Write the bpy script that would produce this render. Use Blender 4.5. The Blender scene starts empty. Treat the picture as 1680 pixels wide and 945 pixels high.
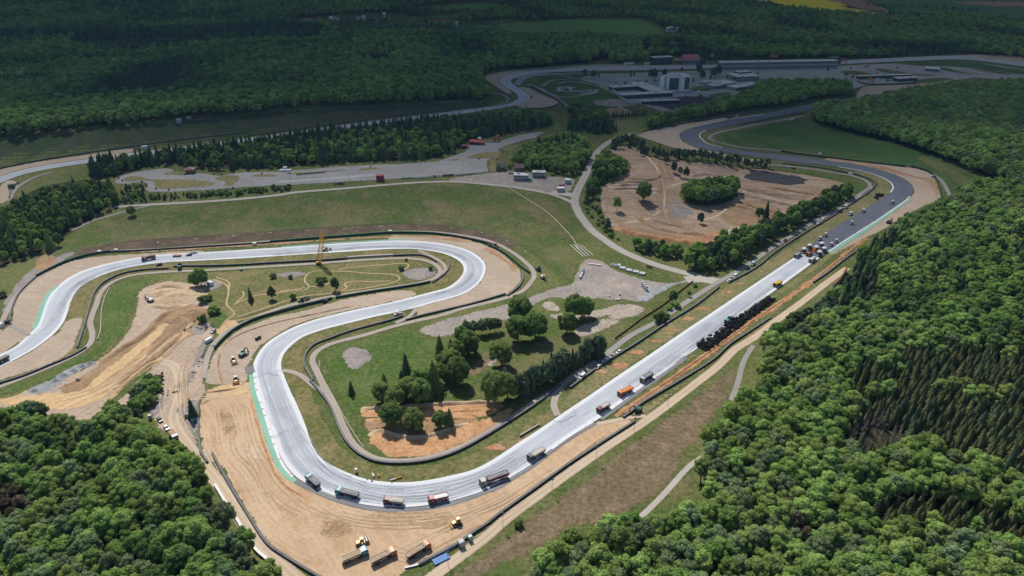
EXPOSURE = 0.0
HAZE = 0.00004
import bpy, math, random
import numpy as np
from mathutils import Vector, noise as mnoise
from mathutils.geometry import delaunay_2d_cdt
R = math.radians
rng = random.Random(7)
nrs = np.random.RandomState(11)
scene = bpy.context.scene
COL = scene.collection

# ---------------------------------------------------------------- camera
CAM_H, PITCH, F = 209.0, R(27.1), 1120.0
cd = bpy.data.cameras.new('camera'); cam = bpy.data.objects.new('camera', cd); COL.objects.link(cam)
cam.location = (0, 0, CAM_H); cam.rotation_euler = (math.pi / 2 - PITCH, 0, 0)
cd.sensor_width = 36; cd.lens = 24; cd.clip_start = 1; cd.clip_end = 30000
scene.camera = cam

# ---------------------------------------------------------------- terrain
def S(t):
    t = np.clip(t, 0, 1); return t * t * (3 - 2 * t)
def H(x, y):
    x = np.asarray(x, float); y = np.asarray(y, float)
    yf = 505 + 300 * S((x - 120) / 220.)
    h = 10 * S((y - yf) / 115.)
    yb = 637 + (x + 496) * 0.625
    h = h + 14 * S((y - yb - 22) / 95.) * (1 - S((x + 60) / 140.))
    far = S((y - 1250) / 1700.)
    h = h + far * (55 + 14 * np.sin(x / 310. + y / 520.) + 11 * np.sin(y / 190. - x / 450. + 1.) + 8 * np.sin(x / 170. + 2.3))
    lf = S((-x + 60) / 500.) * S((y - 950) / 900.)
    h = h + lf * (22 + 9 * np.sin(y / 120. + x / 260.))
    rt = S((x - 170 - (y - 200) * 0.2) / 260.) * (1 - S((y - 620) / 300.))
    h = h + rt * (9 + 4 * np.sin(x / 45. + y / 80.))
    return h
CP, SP = math.cos(PITCH), math.sin(PITCH)
_T = np.concatenate([[40.], np.geomspace(120, 9000, 260)])
def PROJ(pts, dz=0.):
    """pixel positions in the photo (1680 x 945) -> points on the terrain (or dz above it)"""
    p = np.asarray(pts, float).reshape(-1, 2)
    u = (p[:, 0] - 840) / F; v = (p[:, 1] - 472.5) / F
    d = np.stack([u, CP - v * SP, -SP - v * CP], 1)
    t = _T[None, :]
    X = d[:, :1] * t; Y = d[:, 1:2] * t; Z = CAM_H + d[:, 2:3] * t
    below = (Z - H(X, Y) - dz) < 0
    i = np.where(below.any(1), below.argmax(1), len(_T) - 1)
    lo = _T[np.maximum(i - 1, 0)].copy(); hi = _T[i].copy()
    for _ in range(26):
        m = (lo + hi) / 2
        b = (CAM_H + d[:, 2] * m - H(d[:, 0] * m, d[:, 1] * m) - dz) < 0
        hi = np.where(b, m, hi); lo = np.where(b, lo, m)
    x = d[:, 0] * hi; y = d[:, 1] * hi
    return np.stack([x, y, H(x, y)], 1)
def P(px, py, dz=0.):
    return Vector(PROJ([(px, py)], dz)[0])

def arc(p):
    return np.concatenate([[0], np.cumsum(np.linalg.norm(np.diff(p, axis=0), axis=1))])
def resample(p, step, closed=False):
    p = np.asarray(p, float)
    if closed: p = np.vstack([p, p[:1]])
    a = arc(p); n = max(2, int(round(a[-1] / step)) + 1)
    s = np.linspace(0, a[-1], n)
    q = np.stack([np.interp(s, a, p[:, k]) for k in range(p.shape[1])], 1)
    return q[:-1] if closed else q
def smooth(p, closed=False, sub=6):
    """centripetal-ish Catmull-Rom through the points"""
    p = np.asarray(p, float); n = len(p); out = []
    rngn = range(n if closed else n - 1)
    for i in rngn:
        if closed: a, b, c, d = p[(i - 1) % n], p[i], p[(i + 1) % n], p[(i + 2) % n]
        else: a, b, c, d = p[max(i - 1, 0)], p[i], p[i + 1], p[min(i + 2, n - 1)]
        l = np.linalg.norm(c - b) + 1e-9
        m1 = (c - a); m1 = m1 / (np.linalg.norm(m1) + 1e-9) * l
        m2 = (d - b); m2 = m2 / (np.linalg.norm(m2) + 1e-9) * l
        for k in range(sub):
            t = k / sub
            out.append((2*t**3-3*t*t+1)*b + (t**3-2*t*t+t)*m1 + (-2*t**3+3*t*t)*c + (t**3-t*t)*m2)
    if not closed: out.append(p[-1])
    return np.array(out)
def gpath(px, step=3., closed=False, sm=True):
    q = PROJ(px)[:, :2]
    if sm: q = smooth(q, closed)
    return resample(q, step, closed)
def inside(poly, pts):
    x, y = pts[:, 0], pts[:, 1]; r = np.zeros(len(pts), bool)
    n = len(poly); j = n - 1
    for i in range(n):
        xi, yi = poly[i]; xj, yj = poly[j]
        c = ((yi > y) != (yj > y)) & (x < (xj - xi) * (y - yi) / (yj - yi + 1e-12) + xi)
        r ^= c; j = i
    return r
_LC = {}
def level(l):
    _LC[l] = _LC.get(l, -1) + 1
    return l + (_LC[l] % 11) * .085
def lift(x, y, lvl):
    return H(x, y) + lvl * 0.02 * (1 + (np.maximum(np.asarray(y, float), 0) / 520.) ** 2)

# ---------------------------------------------------------------- tagging
def tag(o, label=None, cat=None, group=None, kind=None):
    if label: o['label'] = label
    if cat: o['category'] = cat
    if group: o['group'] = group
    if kind: o['kind'] = kind
    return o
def empty(name, loc, rz=0., label=None, cat=None, group=None):
    o = bpy.data.objects.new(name, None); COL.objects.link(o)
    o.empty_display_size = 0.5
    o.location = loc; o.rotation_euler = (0, 0, rz)
    return tag(o, label, cat, group)
def mesh_obj(name, verts, faces, mats, parent=None, mi=None, smooth_=False):
    me = bpy.data.meshes.new(name); me.from_pydata([tuple(v) for v in verts], [], [tuple(f) for f in faces])
    for m in (mats if isinstance(mats, (list, tuple)) else [mats]): me.materials.append(m)
    if mi is not None: me.polygons.foreach_set('material_index', mi)
    if smooth_: me.polygons.foreach_set('use_smooth', [True] * len(me.polygons))
    me.update()
    o = bpy.data.objects.new(name, me); COL.objects.link(o)
    if parent: o.parent = parent
    return o
class MB:
    def __init__(s): s.v = []; s.f = []; s.m = []; s.cur = 0
    def add(s, vs, fs):
        b = len(s.v); s.v += [tuple(v) for v in vs]
        for f in fs: s.f.append(tuple(b + i for i in f)); s.m.append(s.cur)
        return s
    def box(s, c, d, rz=0., ry=0.):
        cx, cy, cz = c; a, b, e = d[0] / 2, d[1] / 2, d[2] / 2; vs = []
        co, si = math.cos(rz), math.sin(rz); cy_, sy_ = math.cos(ry), math.sin(ry)
        for sx in (-1, 1):
            for sy in (-1, 1):
                for sz in (-1, 1):
                    x, y, z = sx * a, sy * b, sz * e
                    x, z = x * cy_ + z * sy_, -x * sy_ + z * cy_
                    vs.append((cx + x * co - y * si, cy + x * si + y * co, cz + z))
        return s.add(vs, [(0, 1, 3, 2), (4, 6, 7, 5), (0, 4, 5, 1), (2, 3, 7, 6), (0, 2, 6, 4), (1, 5, 7, 3)])
    def prism(s, prof, y0, y1, in0=0., in1=0.):
        """profile in x,z extruded along y"""
        n = len(prof)
        vs = [(x, y0, z) for x, z in prof] + [(x, y1, z) for x, z in prof]
        fs = [tuple(range(n)), tuple(range(2 * n - 1, n - 1, -1))]
        fs += [(i, i + n, (i + 1) % n + n, (i + 1) % n) for i in range(n)]
        return s.add(vs, fs)
    def frust(s, c, d0, d1, h, off=(0, 0)):
        """box tapering from d0 at the bottom to d1 at the top"""
        cx, cy, cz = c; vs = []
        for (dx, dy), z, o in ((d0, 0, (0, 0)), (d1, h, off)):
            for a, b in ((-1, -1), (1, -1), (1, 1), (-1, 1)):
                vs.append((cx + o[0] + a * dx / 2, cy + o[1] + b * dy / 2, cz + z))
        return s.add(vs, [(3, 2, 1, 0), (4, 5, 6, 7), (0, 1, 5, 4), (1, 2, 6, 5), (2, 3, 7, 6), (3, 0, 4, 7)])
    def tube(s, p0, p1, r0, r1=None, n=8, cap=True):
        p0, p1 = Vector(p0), Vector(p1); r1 = r0 if r1 is None else r1
        d = (p1 - p0).normalized(); a = d.orthogonal().normalized(); b = d.cross(a); vs = []
        for p, r in ((p0, r0), (p1, r1)):
            for k in range(n):
                t = 2 * math.pi * k / n; vs.append(p + (a * math.cos(t) + b * math.sin(t)) * r)
        fs = [(k, (k + 1) % n, n + (k + 1) % n, n + k) for k in range(n)]
        if cap: fs += [tuple(range(n - 1, -1, -1)), tuple(range(n, 2 * n))]
        return s.add(vs, fs)
    def ico(s, c, r, sq=(1, 1, 1), sub=1, jit=0., rg=rng):
        vs, fs = ICO[sub]; o = []
        for v in vs:
            k = r * (1 + rg.uniform(-jit, jit)); o.append((c[0] + v[0] * k * sq[0], c[1] + v[1] * k * sq[1], c[2] + v[2] * k * sq[2]))
        return s.add(o, fs)
    def build(s, name, mats, parent=None, sm=False):
        return mesh_obj(name, s.v, s.f, mats, parent, s.m, sm)
def _ico():
    t = (1 + 5 ** .5) / 2
    v = [Vector(q).normalized() for q in [(-1,t,0),(1,t,0),(-1,-t,0),(1,-t,0),(0,-1,t),(0,1,t),(0,-1,-t),(0,1,-t),(t,0,-1),(t,0,1),(-t,0,-1),(-t,0,1)]]
    f = [(0,11,5),(0,5,1),(0,1,7),(0,7,10),(0,10,11),(1,5,9),(5,11,4),(11,10,2),(10,7,6),(7,1,8),(3,9,4),(3,4,2),(3,2,6),(3,6,8),(3,8,9),(4,9,5),(2,4,11),(6,2,10),(8,6,7),(9,8,1)]
    out = [(v, f)]
    for _ in range(2):
        v2 = list(v); f2 = []; c = {}
        def mid(i, j):
            k = (min(i, j), max(i, j))
            if k not in c: c[k] = len(v2); v2.append((v2[i] + v2[j]).normalized())
            return c[k]
        for a, b, d in f:
            x, y, z = mid(a, b), mid(b, d), mid(d, a); f2 += [(a, x, z), (b, y, x), (d, z, y), (x, y, z)]
        v, f = v2, f2; out.append((v, f))
    return out
ICO = _ico()

# ---------------------------------------------------------------- node materials
def newmat(name):
    m = bpy.data.materials.new(name); m.use_nodes = True
    nt = m.node_tree; nt.nodes.clear()
    return m, nt, nt.nodes, nt.links
def rgba(c): return (c[0], c[1], c[2], 1.)
def mixc(nt, fac, a, b, mode='MIX'):
    n = nt.nodes.new('ShaderNodeMix'); n.data_type = 'RGBA'; n.blend_type = mode
    for sock, val in ((n.inputs[0], fac), (n.inputs[6], a), (n.inputs[7], b)):
        if hasattr(val, 'is_output'): nt.links.new(val, sock)
        elif isinstance(val, (tuple, list)): sock.default_value = rgba(val)
        else: sock.default_value = val
    return n.outputs[2]
def mth(nt, op, a, b=0., c=None, clamp=False):
    n = nt.nodes.new('ShaderNodeMath'); n.operation = op; n.use_clamp = clamp
    for i, val in enumerate((a, b) if c is None else (a, b, c)):
        if hasattr(val, 'is_output'): nt.links.new(val, n.inputs[i])
        else: n.inputs[i].default_value = val
    return n.outputs[0]
def nz(nt, vec, scale, detail=5., rough=.6, out=0):
    n = nt.nodes.new('ShaderNodeTexNoise'); n.inputs['Scale'].default_value = scale
    n.inputs['Detail'].default_value = detail; n.inputs['Roughness'].default_value = rough
    nt.links.new(vec, n.inputs['Vector']); return n.outputs[out]
def ramp(nt, val, lo, hi, a=0., b=1.):
    n = nt.nodes.new('ShaderNodeMapRange'); n.interpolation_type = 'SMOOTHSTEP'
    nt.links.new(val, n.inputs[0])
    for i, q in enumerate((lo, hi, a, b)): n.inputs[i + 1].default_value = q
    return n.outputs[0]
def vmul(nt, vec, s):
    n = nt.nodes.new('ShaderNodeMapping'); n.inputs['Scale'].default_value = s
    nt.links.new(vec, n.inputs[0]); return n.outputs[0]
def rot_map(nt, vec, rz, s):
    n = nt.nodes.new('ShaderNodeMapping'); n.inputs['Rotation'].default_value = (0, 0, rz)
    nt.links.new(vec, n.inputs[0]); return vmul(nt, n.outputs[0], s)
def attr(nt, name):
    n = nt.nodes.new('ShaderNodeAttribute'); n.attribute_name = name; return n
def finish(nt, col, rough=.9, bump=None, alpha=None, spec=.25, metal=0.):
    b = nt.nodes.new('ShaderNodeBsdfPrincipled'); o = nt.nodes.new('ShaderNodeOutputMaterial')
    if hasattr(col, 'is_output'): nt.links.new(col, b.inputs['Base Color'])
    else: b.inputs['Base Color'].default_value = rgba(col)
    b.inputs['Roughness'].default_value = rough; b.inputs['Metallic'].default_value = metal
    b.inputs['Specular IOR Level'].default_value = spec
    if bump:
        n = nt.nodes.new('ShaderNodeBump'); n.inputs['Strength'].default_value = bump[1]; n.inputs['Distance'].default_value = bump[2]
        nt.links.new(bump[0], n.inputs['Height']); nt.links.new(n.outputs[0], b.inputs['Normal'])
    if alpha is None: nt.links.new(b.outputs[0], o.inputs[0])
    else:
        t = nt.nodes.new('ShaderNodeBsdfTransparent'); x = nt.nodes.new('ShaderNodeMixShader')
        nt.links.new(alpha, x.inputs[0]); nt.links.new(t.outputs[0], x.inputs[1]); nt.links.new(b.outputs[0], x.inputs[2])
        nt.links.new(x.outputs[0], o.inputs[0])
    return b
def wpos(nt):
    return nt.nodes.new('ShaderNodeNewGeometry').outputs['Position']
PMC = {}
def pm(name, c, rough=.55, var=.25, scale=1.3, metal=0., spec=.4, dirt=0.12):
    """painted / plain object material: base colour with soft wear and dust"""
    if name in PMC: return PMC[name]
    m, nt, N, L = newmat(name)
    tc = nt.nodes.new('ShaderNodeTexCoord').outputs['Object']
    a = nz(nt, tc, scale, 5); b = nz(nt, tc, scale * 7, 3)
    k = 1 - var
    col = mixc(nt, ramp(nt, a, .3, .7), tuple(q * k for q in c), c)
    col = mixc(nt, ramp(nt, b, .52, .75, 0, dirt * 2.5), col, (.32, .27, .21))
    finish(nt, col, rough, None, None, spec, metal)
    PMC[name] = m; return m
def ground_mat(name, c1, c2, c3=None, big=30., mid=6., fine=.7, amt=.5, grain=.25, soft=True, streak=None, bumpd=.15, c4=None, cut=(.42, .62), edge_noise=.9, edge_scale=.35, blend=.28, mott=.22):
    m, nt, N, L = newmat(name); pos = wpos(nt)
    n1 = nz(nt, pos, 1 / big, 5); n2 = nz(nt, pos, 1 / mid, 6, .65); n3 = nz(nt, pos, 1 / fine, 3, .7)
    col = mixc(nt, ramp(nt, n1, cut[0], cut[1]), c1, c2)
    if c3: col = mixc(nt, ramp(nt, n2, .47, .68, 0, amt), col, c3)
    if c4:
        n4 = nz(nt, pos, 1 / (mid * .35), 6, .7); col = mixc(nt, ramp(nt, n4, .58, .7, 0, .8), col, c4)
    n6 = nz(nt, pos, 1 / 2.1, 4, .75)
    mm = mth(nt, 'MULTIPLY_ADD', ramp(nt, n6, .3, .7), mott * 2, 1 - mott)
    m6 = nt.nodes.new('ShaderNodeCombineColor')
    for i in range(3): L.new(mm, m6.inputs[i])
    col = mixc(nt, 1., col, m6.outputs[0], 'MULTIPLY')
    if streak:
        ang, w, l, cs, am = streak
        sv = rot_map(nt, pos, ang, (1 / l, 1 / w, .01)); sn = nz(nt, sv, 1., 4, .6)
        col = mixc(nt, ramp(nt, sn, .45, .62, 0, am), col, cs)
        sv2 = rot_map(nt, pos, ang + .06, (1 / (l * .6), 1 / (w * .3), .01)); sn2 = nz(nt, sv2, 1., 3, .6)
        col = mixc(nt, ramp(nt, sn2, .52, .66, 0, am * .7), col, tuple(q * .62 for q in cs))
    g = mth(nt, 'MULTIPLY_ADD', n3, grain * 2, 1 - grain)
    gg = nt.nodes.new('ShaderNodeCombineColor')
    for i in range(3): L.new(g, gg.inputs[i])
    col = mixc(nt, 1., col, gg.outputs[0], 'MULTIPLY')
    alpha = None
    if soft:
        e = attr(nt, 'edge').outputs['Fac']; en = nz(nt, pos, edge_scale, 6, .7)
        k = mth(nt, 'MULTIPLY_ADD', mth(nt, 'SUBTRACT', en, .5), edge_noise * 2, e)
        hf = nz(nt, pos, 1.3, 2, .8)                    # tufts and crumbs: the edge breaks up instead of fading
        k = mth(nt, 'MULTIPLY_ADD', mth(nt, 'SUBTRACT', hf, .5), blend * 3.6, k)
        alpha = ramp(nt, k, .40, .46)
    finish(nt, col, .95, (mth(nt, 'ADD', n2, mth(nt, 'MULTIPLY', n3, .35)), .6, bumpd), alpha, .1)
    return m

# ---------------------------------------------------------------- sheets and strips laid on the terrain
def add_edge(me, vals):
    a = me.attributes.new('edge', 'FLOAT', 'POINT'); a.data.foreach_set('value', np.asarray(vals, np.float32))
def sheet(name, px, mat, lvl, feather=3., jit=0., step=3., sm=True, label=None, kind='structure', world=None, gap=None):
    lvl = level(lvl)
    q = gpath(px, step, True, sm) if world is None else resample(np.asarray(world), step, True)
    if jit:
        d = np.roll(q, -1, 0) - np.roll(q, 1, 0); d /= (np.linalg.norm(d, axis=1)[:, None] + 1e-9)
        nrm = np.stack([-d[:, 1], d[:, 0]], 1)
        k = np.array([mnoise.noise((x / 9., y / 9., lvl)) + .6 * mnoise.noise((x / 3.3, y / 3.3, lvl + 5)) for x, y in q])
        q = q + nrm * (k * jit)[:, None]
    sp = gap or max(2.5, min(14., feather * .7 if feather else 10.))
    x0, y0 = q.min(0); x1, y1 = q.max(0)
    while (x1 - x0) * (y1 - y0) / sp / sp > 14000: sp *= 1.25
    gx, gy = np.meshgrid(np.arange(x0, x1, sp), np.arange(y0, y1, sp)); g = np.stack([gx.ravel(), gy.ravel()], 1)
    g = g + nrs.uniform(-.2, .2, g.shape) * sp
    g = g[inside(q, g)]
    if len(g):
        dm = np.empty(len(g))
        for i in range(0, len(g), 500):
            dm[i:i + 500] = np.sqrt(((g[i:i + 500, None, :] - q[None]) ** 2).sum(2)).min(1)
        k = dm > min(sp * .35, 1.5); g = g[k]; dm = dm[k]
    else: dm = np.zeros(0)
    allp = np.vstack([q, g]); n = len(q)
    r = delaunay_2d_cdt([Vector((float(a), float(b))) for a, b in allp], [], [list(range(n))], 1, 1e-4)
    vs = np.array([(v.x, v.y) for v in r[0]])
    src = r[3]
    ed = np.zeros(len(vs))
    for i, o in enumerate(src):
        if o and o[0] >= n: ed[i] = min(1., dm[o[0] - n] / max(feather, .01))
    z = lift(vs[:, 0], vs[:, 1], lvl)
    fs = []
    for f in r[2]:
        a, b, c = vs[f[0]], vs[f[1]], vs[f[2]]
        fs.append(tuple(f) if (b[0]-a[0])*(c[1]-a[1]) - (b[1]-a[1])*(c[0]-a[0]) > 0 else tuple(f)[::-1])
    o = mesh_obj(name, np.column_stack([vs, z]), fs, mat)
    add_edge(o.data, ed)
    return tag(o, label, None, None, kind)
def strip_mesh(name, A, B, mat, lvl, cross=(0, .5, 1), edges=None, parent=None, kind='structure', extra=0.):
    """ribbon between two ground curves; uv = metres along, 0..1 across"""
    lvl = level(lvl)
    n = len(A); mid = (A + B) / 2; u = arc(mid); k = len(cross); vs = []; uv = []; ed = []
    for i in range(n):
        for j, c in enumerate(cross):
            p = A[i] * (1 - c) + B[i] * c; vs.append((p[0], p[1], 0)); uv.append((u[i], c)); ed.append(1. if edges is None else edges[j])
    vs = np.array(vs); vs[:, 2] = lift(vs[:, 0], vs[:, 1], lvl) + extra
    fs = []
    for i in range(n - 1):
        for j in range(k - 1):
            a = i * k + j; fs.append((a, a + 1, a + 1 + k, a + k))
    p, q, r_ = vs[fs[0][0]], vs[fs[0][1]], vs[fs[0][2]]
    if np.cross(q - p, r_ - p)[2] < 0: fs = [f[::-1] for f in fs]
    o = mesh_obj(name, vs, fs, mat, parent)
    l = o.data.uv_layers.new(name='UVMap'); idx = np.empty(len(o.data.loops), np.int32); o.data.loops.foreach_get('vertex_index', idx)
    l.data.foreach_set('uv', np.array(uv, np.float32)[idx].ravel()); add_edge(o.data, ed)
    if kind: o['kind'] = kind
    return o
def offset(c, d):
    t = np.gradient(c, axis=0); t /= np.linalg.norm(t, axis=1)[:, None] + 1e-9
    return c + np.stack([-t[:, 1], t[:, 0]], 1) * d
def road(name, px, w, mat, lvl, step=4., soft=.18):
    c = gpath(px, step)
    return strip_mesh(name, offset(c, w / 2), offset(c, -w / 2), mat, lvl, (0, soft, .5, 1 - soft, 1), (0, 1, 1, 1, 0))
def match(A, B):
    """B resampled so that each point faces the point of A, never running backwards"""
    out = []; last = 0; m = len(B)
    for a in A:
        w = B[last:min(m, last + 60)]; j = last + int(((w - a) ** 2).sum(1).argmin()); last = j; out.append(B[j])
    out[-1] = B[-1]
    return np.array(out)
# ---------------------------------------------------------------- world, sun, cloud
SUN_EL, SUN_AZ = R(52), R(-22)      # azimuth measured from +Y (ahead of the camera), negative = left
sdir = Vector((math.sin(SUN_AZ) * math.cos(SUN_EL), math.cos(SUN_AZ) * math.cos(SUN_EL), math.sin(SUN_EL)))
w = bpy.data.worlds.new('World'); scene.world = w; w.use_nodes = True
nt = w.node_tree; bgn = nt.nodes['Background']; sky = nt.nodes.new('ShaderNodeTexSky'); sky.sky_type = 'NISHITA'
sky.sun_disc = False; sky.sun_elevation = SUN_EL; sky.sun_rotation = SUN_AZ; sky.altitude = 400; sky.dust_density = 1.2
nt.links.new(sky.outputs[0], bgn.inputs[0]); bgn.inputs[1].default_value = 0.105
ld = bpy.data.lights.new('sun', 'SUN'); ld.energy = 4.6; ld.angle = R(.53); ld.color = (1, .955, .89)
lo_ = bpy.data.objects.new('sun', ld); COL.objects.link(lo_); lo_.rotation_euler = sdir.to_track_quat('Z', 'Y').to_euler(); lo_.location = (0, 0, 600)
vs_ = scene.view_settings; vs_.view_transform = 'Standard'; vs_.look = 'None'; vs_.gamma = 1; vs_.exposure = EXPOSURE
scene.render.film_transparent = False
scene.cycles.max_bounces = 5; scene.cycles.diffuse_bounces = 2; scene.cycles.glossy_bounces = 1; scene.cycles.transmission_bounces = 2
scene.cycles.transparent_max_bounces = 16; scene.cycles.volume_bounces = 0; scene.cycles.use_denoising = True
scene.cycles.caustics_reflective = False; scene.cycles.caustics_refractive = False

def build_shade_cloud():
    """unseen overcast above the view, its opacity shaped to darken the far half"""
    cz = 1000.; t = cz / sdir.z; ox, oy = sdir.x * t, sdir.y * t
    xs = np.linspace(-4200, 4200, 60); ys = np.linspace(140, 7200, 56)
    vs = []; fs = []
    nx, ny = len(xs), len(ys)
    def edge(i, j):
        u = min(i, nx - 1 - i) / 6.; v = min(j, ny - 1 - j) / 5.
        return float(S(min(u, v, 1.)))
    for top in (0, 1):
        for j in range(ny):
            for i in range(nx):
                e = edge(i, j); x = xs[i] + ox; y = ys[j] + oy
                n = mnoise.noise((x / 420, y / 420, top)) + .5 * mnoise.noise((x / 160, y / 160, top + 3))
                z = cz + (e * (170 + 130 * n) if top else -e * (30 + 14 * n))
                vs.append((x, y, z))
    B = nx * ny
    for j in range(ny - 1):
        for i in range(nx - 1):
            a = j * nx + i; fs.append((a, a + nx, a + nx + 1, a + 1)); b = a + B; fs.append((b, b + 1, b + nx + 1, b + nx))
    m, nt, N, L = newmat('shade_cloud_opacity'); pos = wpos(nt)
    sx = nt.nodes.new('ShaderNodeSeparateXYZ'); L.new(pos, sx.inputs[0])
    # unseen cover: opacity set per ground point along sunlight to darken the far half
    yy = mth(nt, 'SUBTRACT', sx.outputs[1], mth(nt, 'MULTIPLY', sx.outputs[2], sdir.y / sdir.z))
    xx = mth(nt, 'SUBTRACT', sx.outputs[0], mth(nt, 'MULTIPLY', sx.outputs[2], sdir.x / sdir.z))
    cx = nt.nodes.new('ShaderNodeCombineXYZ'); L.new(xx, cx.inputs[0]); L.new(yy, cx.inputs[1])
    n1 = nz(nt, cx.outputs[0], 1 / 420., 3, .5)
    d = mth(nt, 'MULTIPLY_ADD', mth(nt, 'MAXIMUM', xx, 0.), .10, yy)
    d = mth(nt, 'MULTIPLY_ADD', mth(nt, 'SUBTRACT', n1, .5), 260., d)
    fac = mth(nt, 'ADD', ramp(nt, d, 410., 660., 0., .32), mth(nt, 'MULTIPLY', ramp(nt, d, 620., 930., 0., .54), ramp(nt, xx, 700., -100., .72, 1.)))
    df = nt.nodes.new('ShaderNodeBsdfDiffuse'); df.inputs[0].default_value = (.85, .86, .88, 1)
    tr = nt.nodes.new('ShaderNodeBsdfTransparent'); mx = nt.nodes.new('ShaderNodeMixShader'); o = nt.nodes.new('ShaderNodeOutputMaterial')
    L.new(fac, mx.inputs[0]); L.new(tr.outputs[0], mx.inputs[1]); L.new(df.outputs[0], mx.inputs[2]); L.new(mx.outputs[0], o.inputs[0])
    c = mesh_obj('shade_cloud', vs, fs, m, None, None, True); c['kind'] = 'structure'
build_shade_cloud()

# ---------------------------------------------------------------- ground materials
M = {}
M['grass'] = ground_mat('grass_meadow', (.085, .115, .032), (.135, .145, .052), (.185, .155, .082), 55, 9, .8, .5, .34, mott=.4, soft=False, c4=(.05, .085, .018))
M['dry'] = ground_mat('grass_dry', (.165, .165, .07), (.225, .195, .092), (.27, .19, .11), 22, 5, .6, .55, .3, c4=(.09, .11, .033), mott=.36)
M['verge'] = ground_mat('grass_verge', (.13, .135, .046), (.20, .17, .075), (.26, .19, .105), 16, 4, .6, .5, .28, soft=False, c4=(.07, .10, .025), mott=.36)
M['verge2'] = ground_mat('grass_worn', (.12, .135, .045), (.185, .165, .07), (.25, .18, .10), 30, 7, .7, .6, .3, c4=(.08, .115, .03), mott=.36)
M['lush'] = ground_mat('grass_lush', (.07, .118, .025), (.105, .14, .042), (.15, .16, .065), 26, 7, .8, .55, .3, c4=(.035, .085, .012), mott=.36)
M['slope'] = ground_mat('grass_slope', (.078, .115, .03), (.14, .138, .055), (.21, .15, .095), 40, 12, 1.2, .55, .28, c4=(.06, .095, .02), mott=.36)
M['meadow'] = ground_mat('grass_light_meadow', (.12, .17, .055), (.17, .19, .075), (.20, .18, .09), 40, 10, 1., .5, .28, c4=(.08, .13, .035))
M['deep'] = ground_mat('grass_deep', (.05, .11, .028), (.085, .13, .04), (.10, .105, .045), 50, 10, 1.1, .5, .25)
M['brown_slope'] = ground_mat('brown_slope', (.145, .115, .065), (.195, .145, .09), (.28, .19, .13), 34, 9, 1., .6, .3, c4=(.09, .10, .035), cut=(.38, .66), blend=.42, mott=.36)
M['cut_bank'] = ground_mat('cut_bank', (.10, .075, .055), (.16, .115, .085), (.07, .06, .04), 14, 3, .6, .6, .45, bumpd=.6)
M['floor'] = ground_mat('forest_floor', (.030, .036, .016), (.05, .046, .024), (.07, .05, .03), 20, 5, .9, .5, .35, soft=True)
M['field'] = ground_mat('field_green', (.11, .25, .06), (.14, .28, .07), None, 160, 20, 3, .3, .12, streak=(.5, 9, 300, (.16, .28, .08), .5))
M['field_dark'] = ground_mat('field_dark', (.05, .13, .05), (.07, .15, .055), None, 120, 20, 3, .3, .12)
M['rape'] = ground_mat('field_rapeseed', (.62, .55, .03), (.55, .50, .04), None, 90, 20, 3, .3, .1)
M['plough'] = ground_mat('field_ploughed', (.24, .16, .12), (.29, .2, .15), None, 120, 20, 3, .3, .12)
M['gravel'] = ground_mat('gravel_bed', (.41, .325, .245), (.46, .365, .275), (.36, .285, .215), 26, 5, .5, .5, .16, bumpd=.1, edge_noise=.45, mott=.12, c4=(.47, .39, .30), streak=(.2, 3.5, 50, (.37, .29, .215), .35))
M['gravel_rust'] = ground_mat('gravel_rust', (.36, .22, .13), (.44, .29, .18), (.30, .17, .10), 12, 4, .5, .6, .3)
M['dirt'] = ground_mat('dirt_tan', (.48, .325, .195), (.55, .39, .245), (.40, .255, .15), 24, 8, .6, .55, .17, streak=(R(52), 2.2, 60, (.56, .42, .28), .5), bumpd=.12, edge_noise=.6, mott=.12)
M['dirt_pale'] = ground_mat('dirt_pale', (.55, .42, .28), (.60, .47, .33), (.47, .33, .2), 14, 6, .6, .5, .15, edge_noise=.55, streak=(R(52), 1.4, 40, (.62, .5, .36), .5), blend=.42)
M['dirt_brown'] = ground_mat('dirt_brown', (.285, .185, .105), (.345, .23, .135), (.215, .13, .07), 14, 5, .6, .6, .25, edge_noise=.55, streak=(R(-52), 1.1, 50, (.43, .30, .18), .5), bumpd=.5, blend=.42)
M['dirt_gold'] = ground_mat('dirt_gold', (.52, .345, .18), (.58, .395, .22), (.42, .27, .14), 18, 4, .6, .5, .2, edge_noise=.9, streak=(R(-52), 1.0, 60, (.66, .48, .28), .7), bumpd=.3)
M['sand_damp'] = ground_mat('sand_damp', (.37, .25, .135), (.42, .285, .16), None, 8, 3, .4, .4, .14, edge_noise=.5)
M['sand'] = ground_mat('sand_pile', (.50, .375, .24), (.56, .43, .285), (.42, .29, .17), 12, 5, .7, .55, .2, edge_noise=.6, bumpd=1.2, streak=(R(20), 1.2, 16, (.45, .32, .2), .5))
M['yard'] = ground_mat('dirt_yard', (.40, .30, .225), (.47, .36, .27), (.34, .25, .19), 20, 6, .6, .5, .18, edge_noise=1., streak=(R(-75), 1.3, 40, (.5, .40, .31), .55))
M['moto'] = ground_mat('dirt_motocross', (.29, .20, .135), (.375, .27, .185), (.20, .13, .085), 34, 9, 1., .65, .2, edge_noise=1., streak=(R(12), 2.4, 60, (.48, .38, .29), .55), bumpd=.5)
M['orange'] = ground_mat('dirt_orange', (.46, .255, .125), (.53, .31, .165), (.36, .18, .085), 12, 3.4, .5, .6, .25, edge_noise=.9, bumpd=.4)
M['rust'] = ground_mat('dirt_rust', (.40, .20, .10), (.46, .27, .15), (.27, .15, .08), 8, 2.4, .5, .7, .3, edge_noise=1.1, bumpd=.3)
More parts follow.
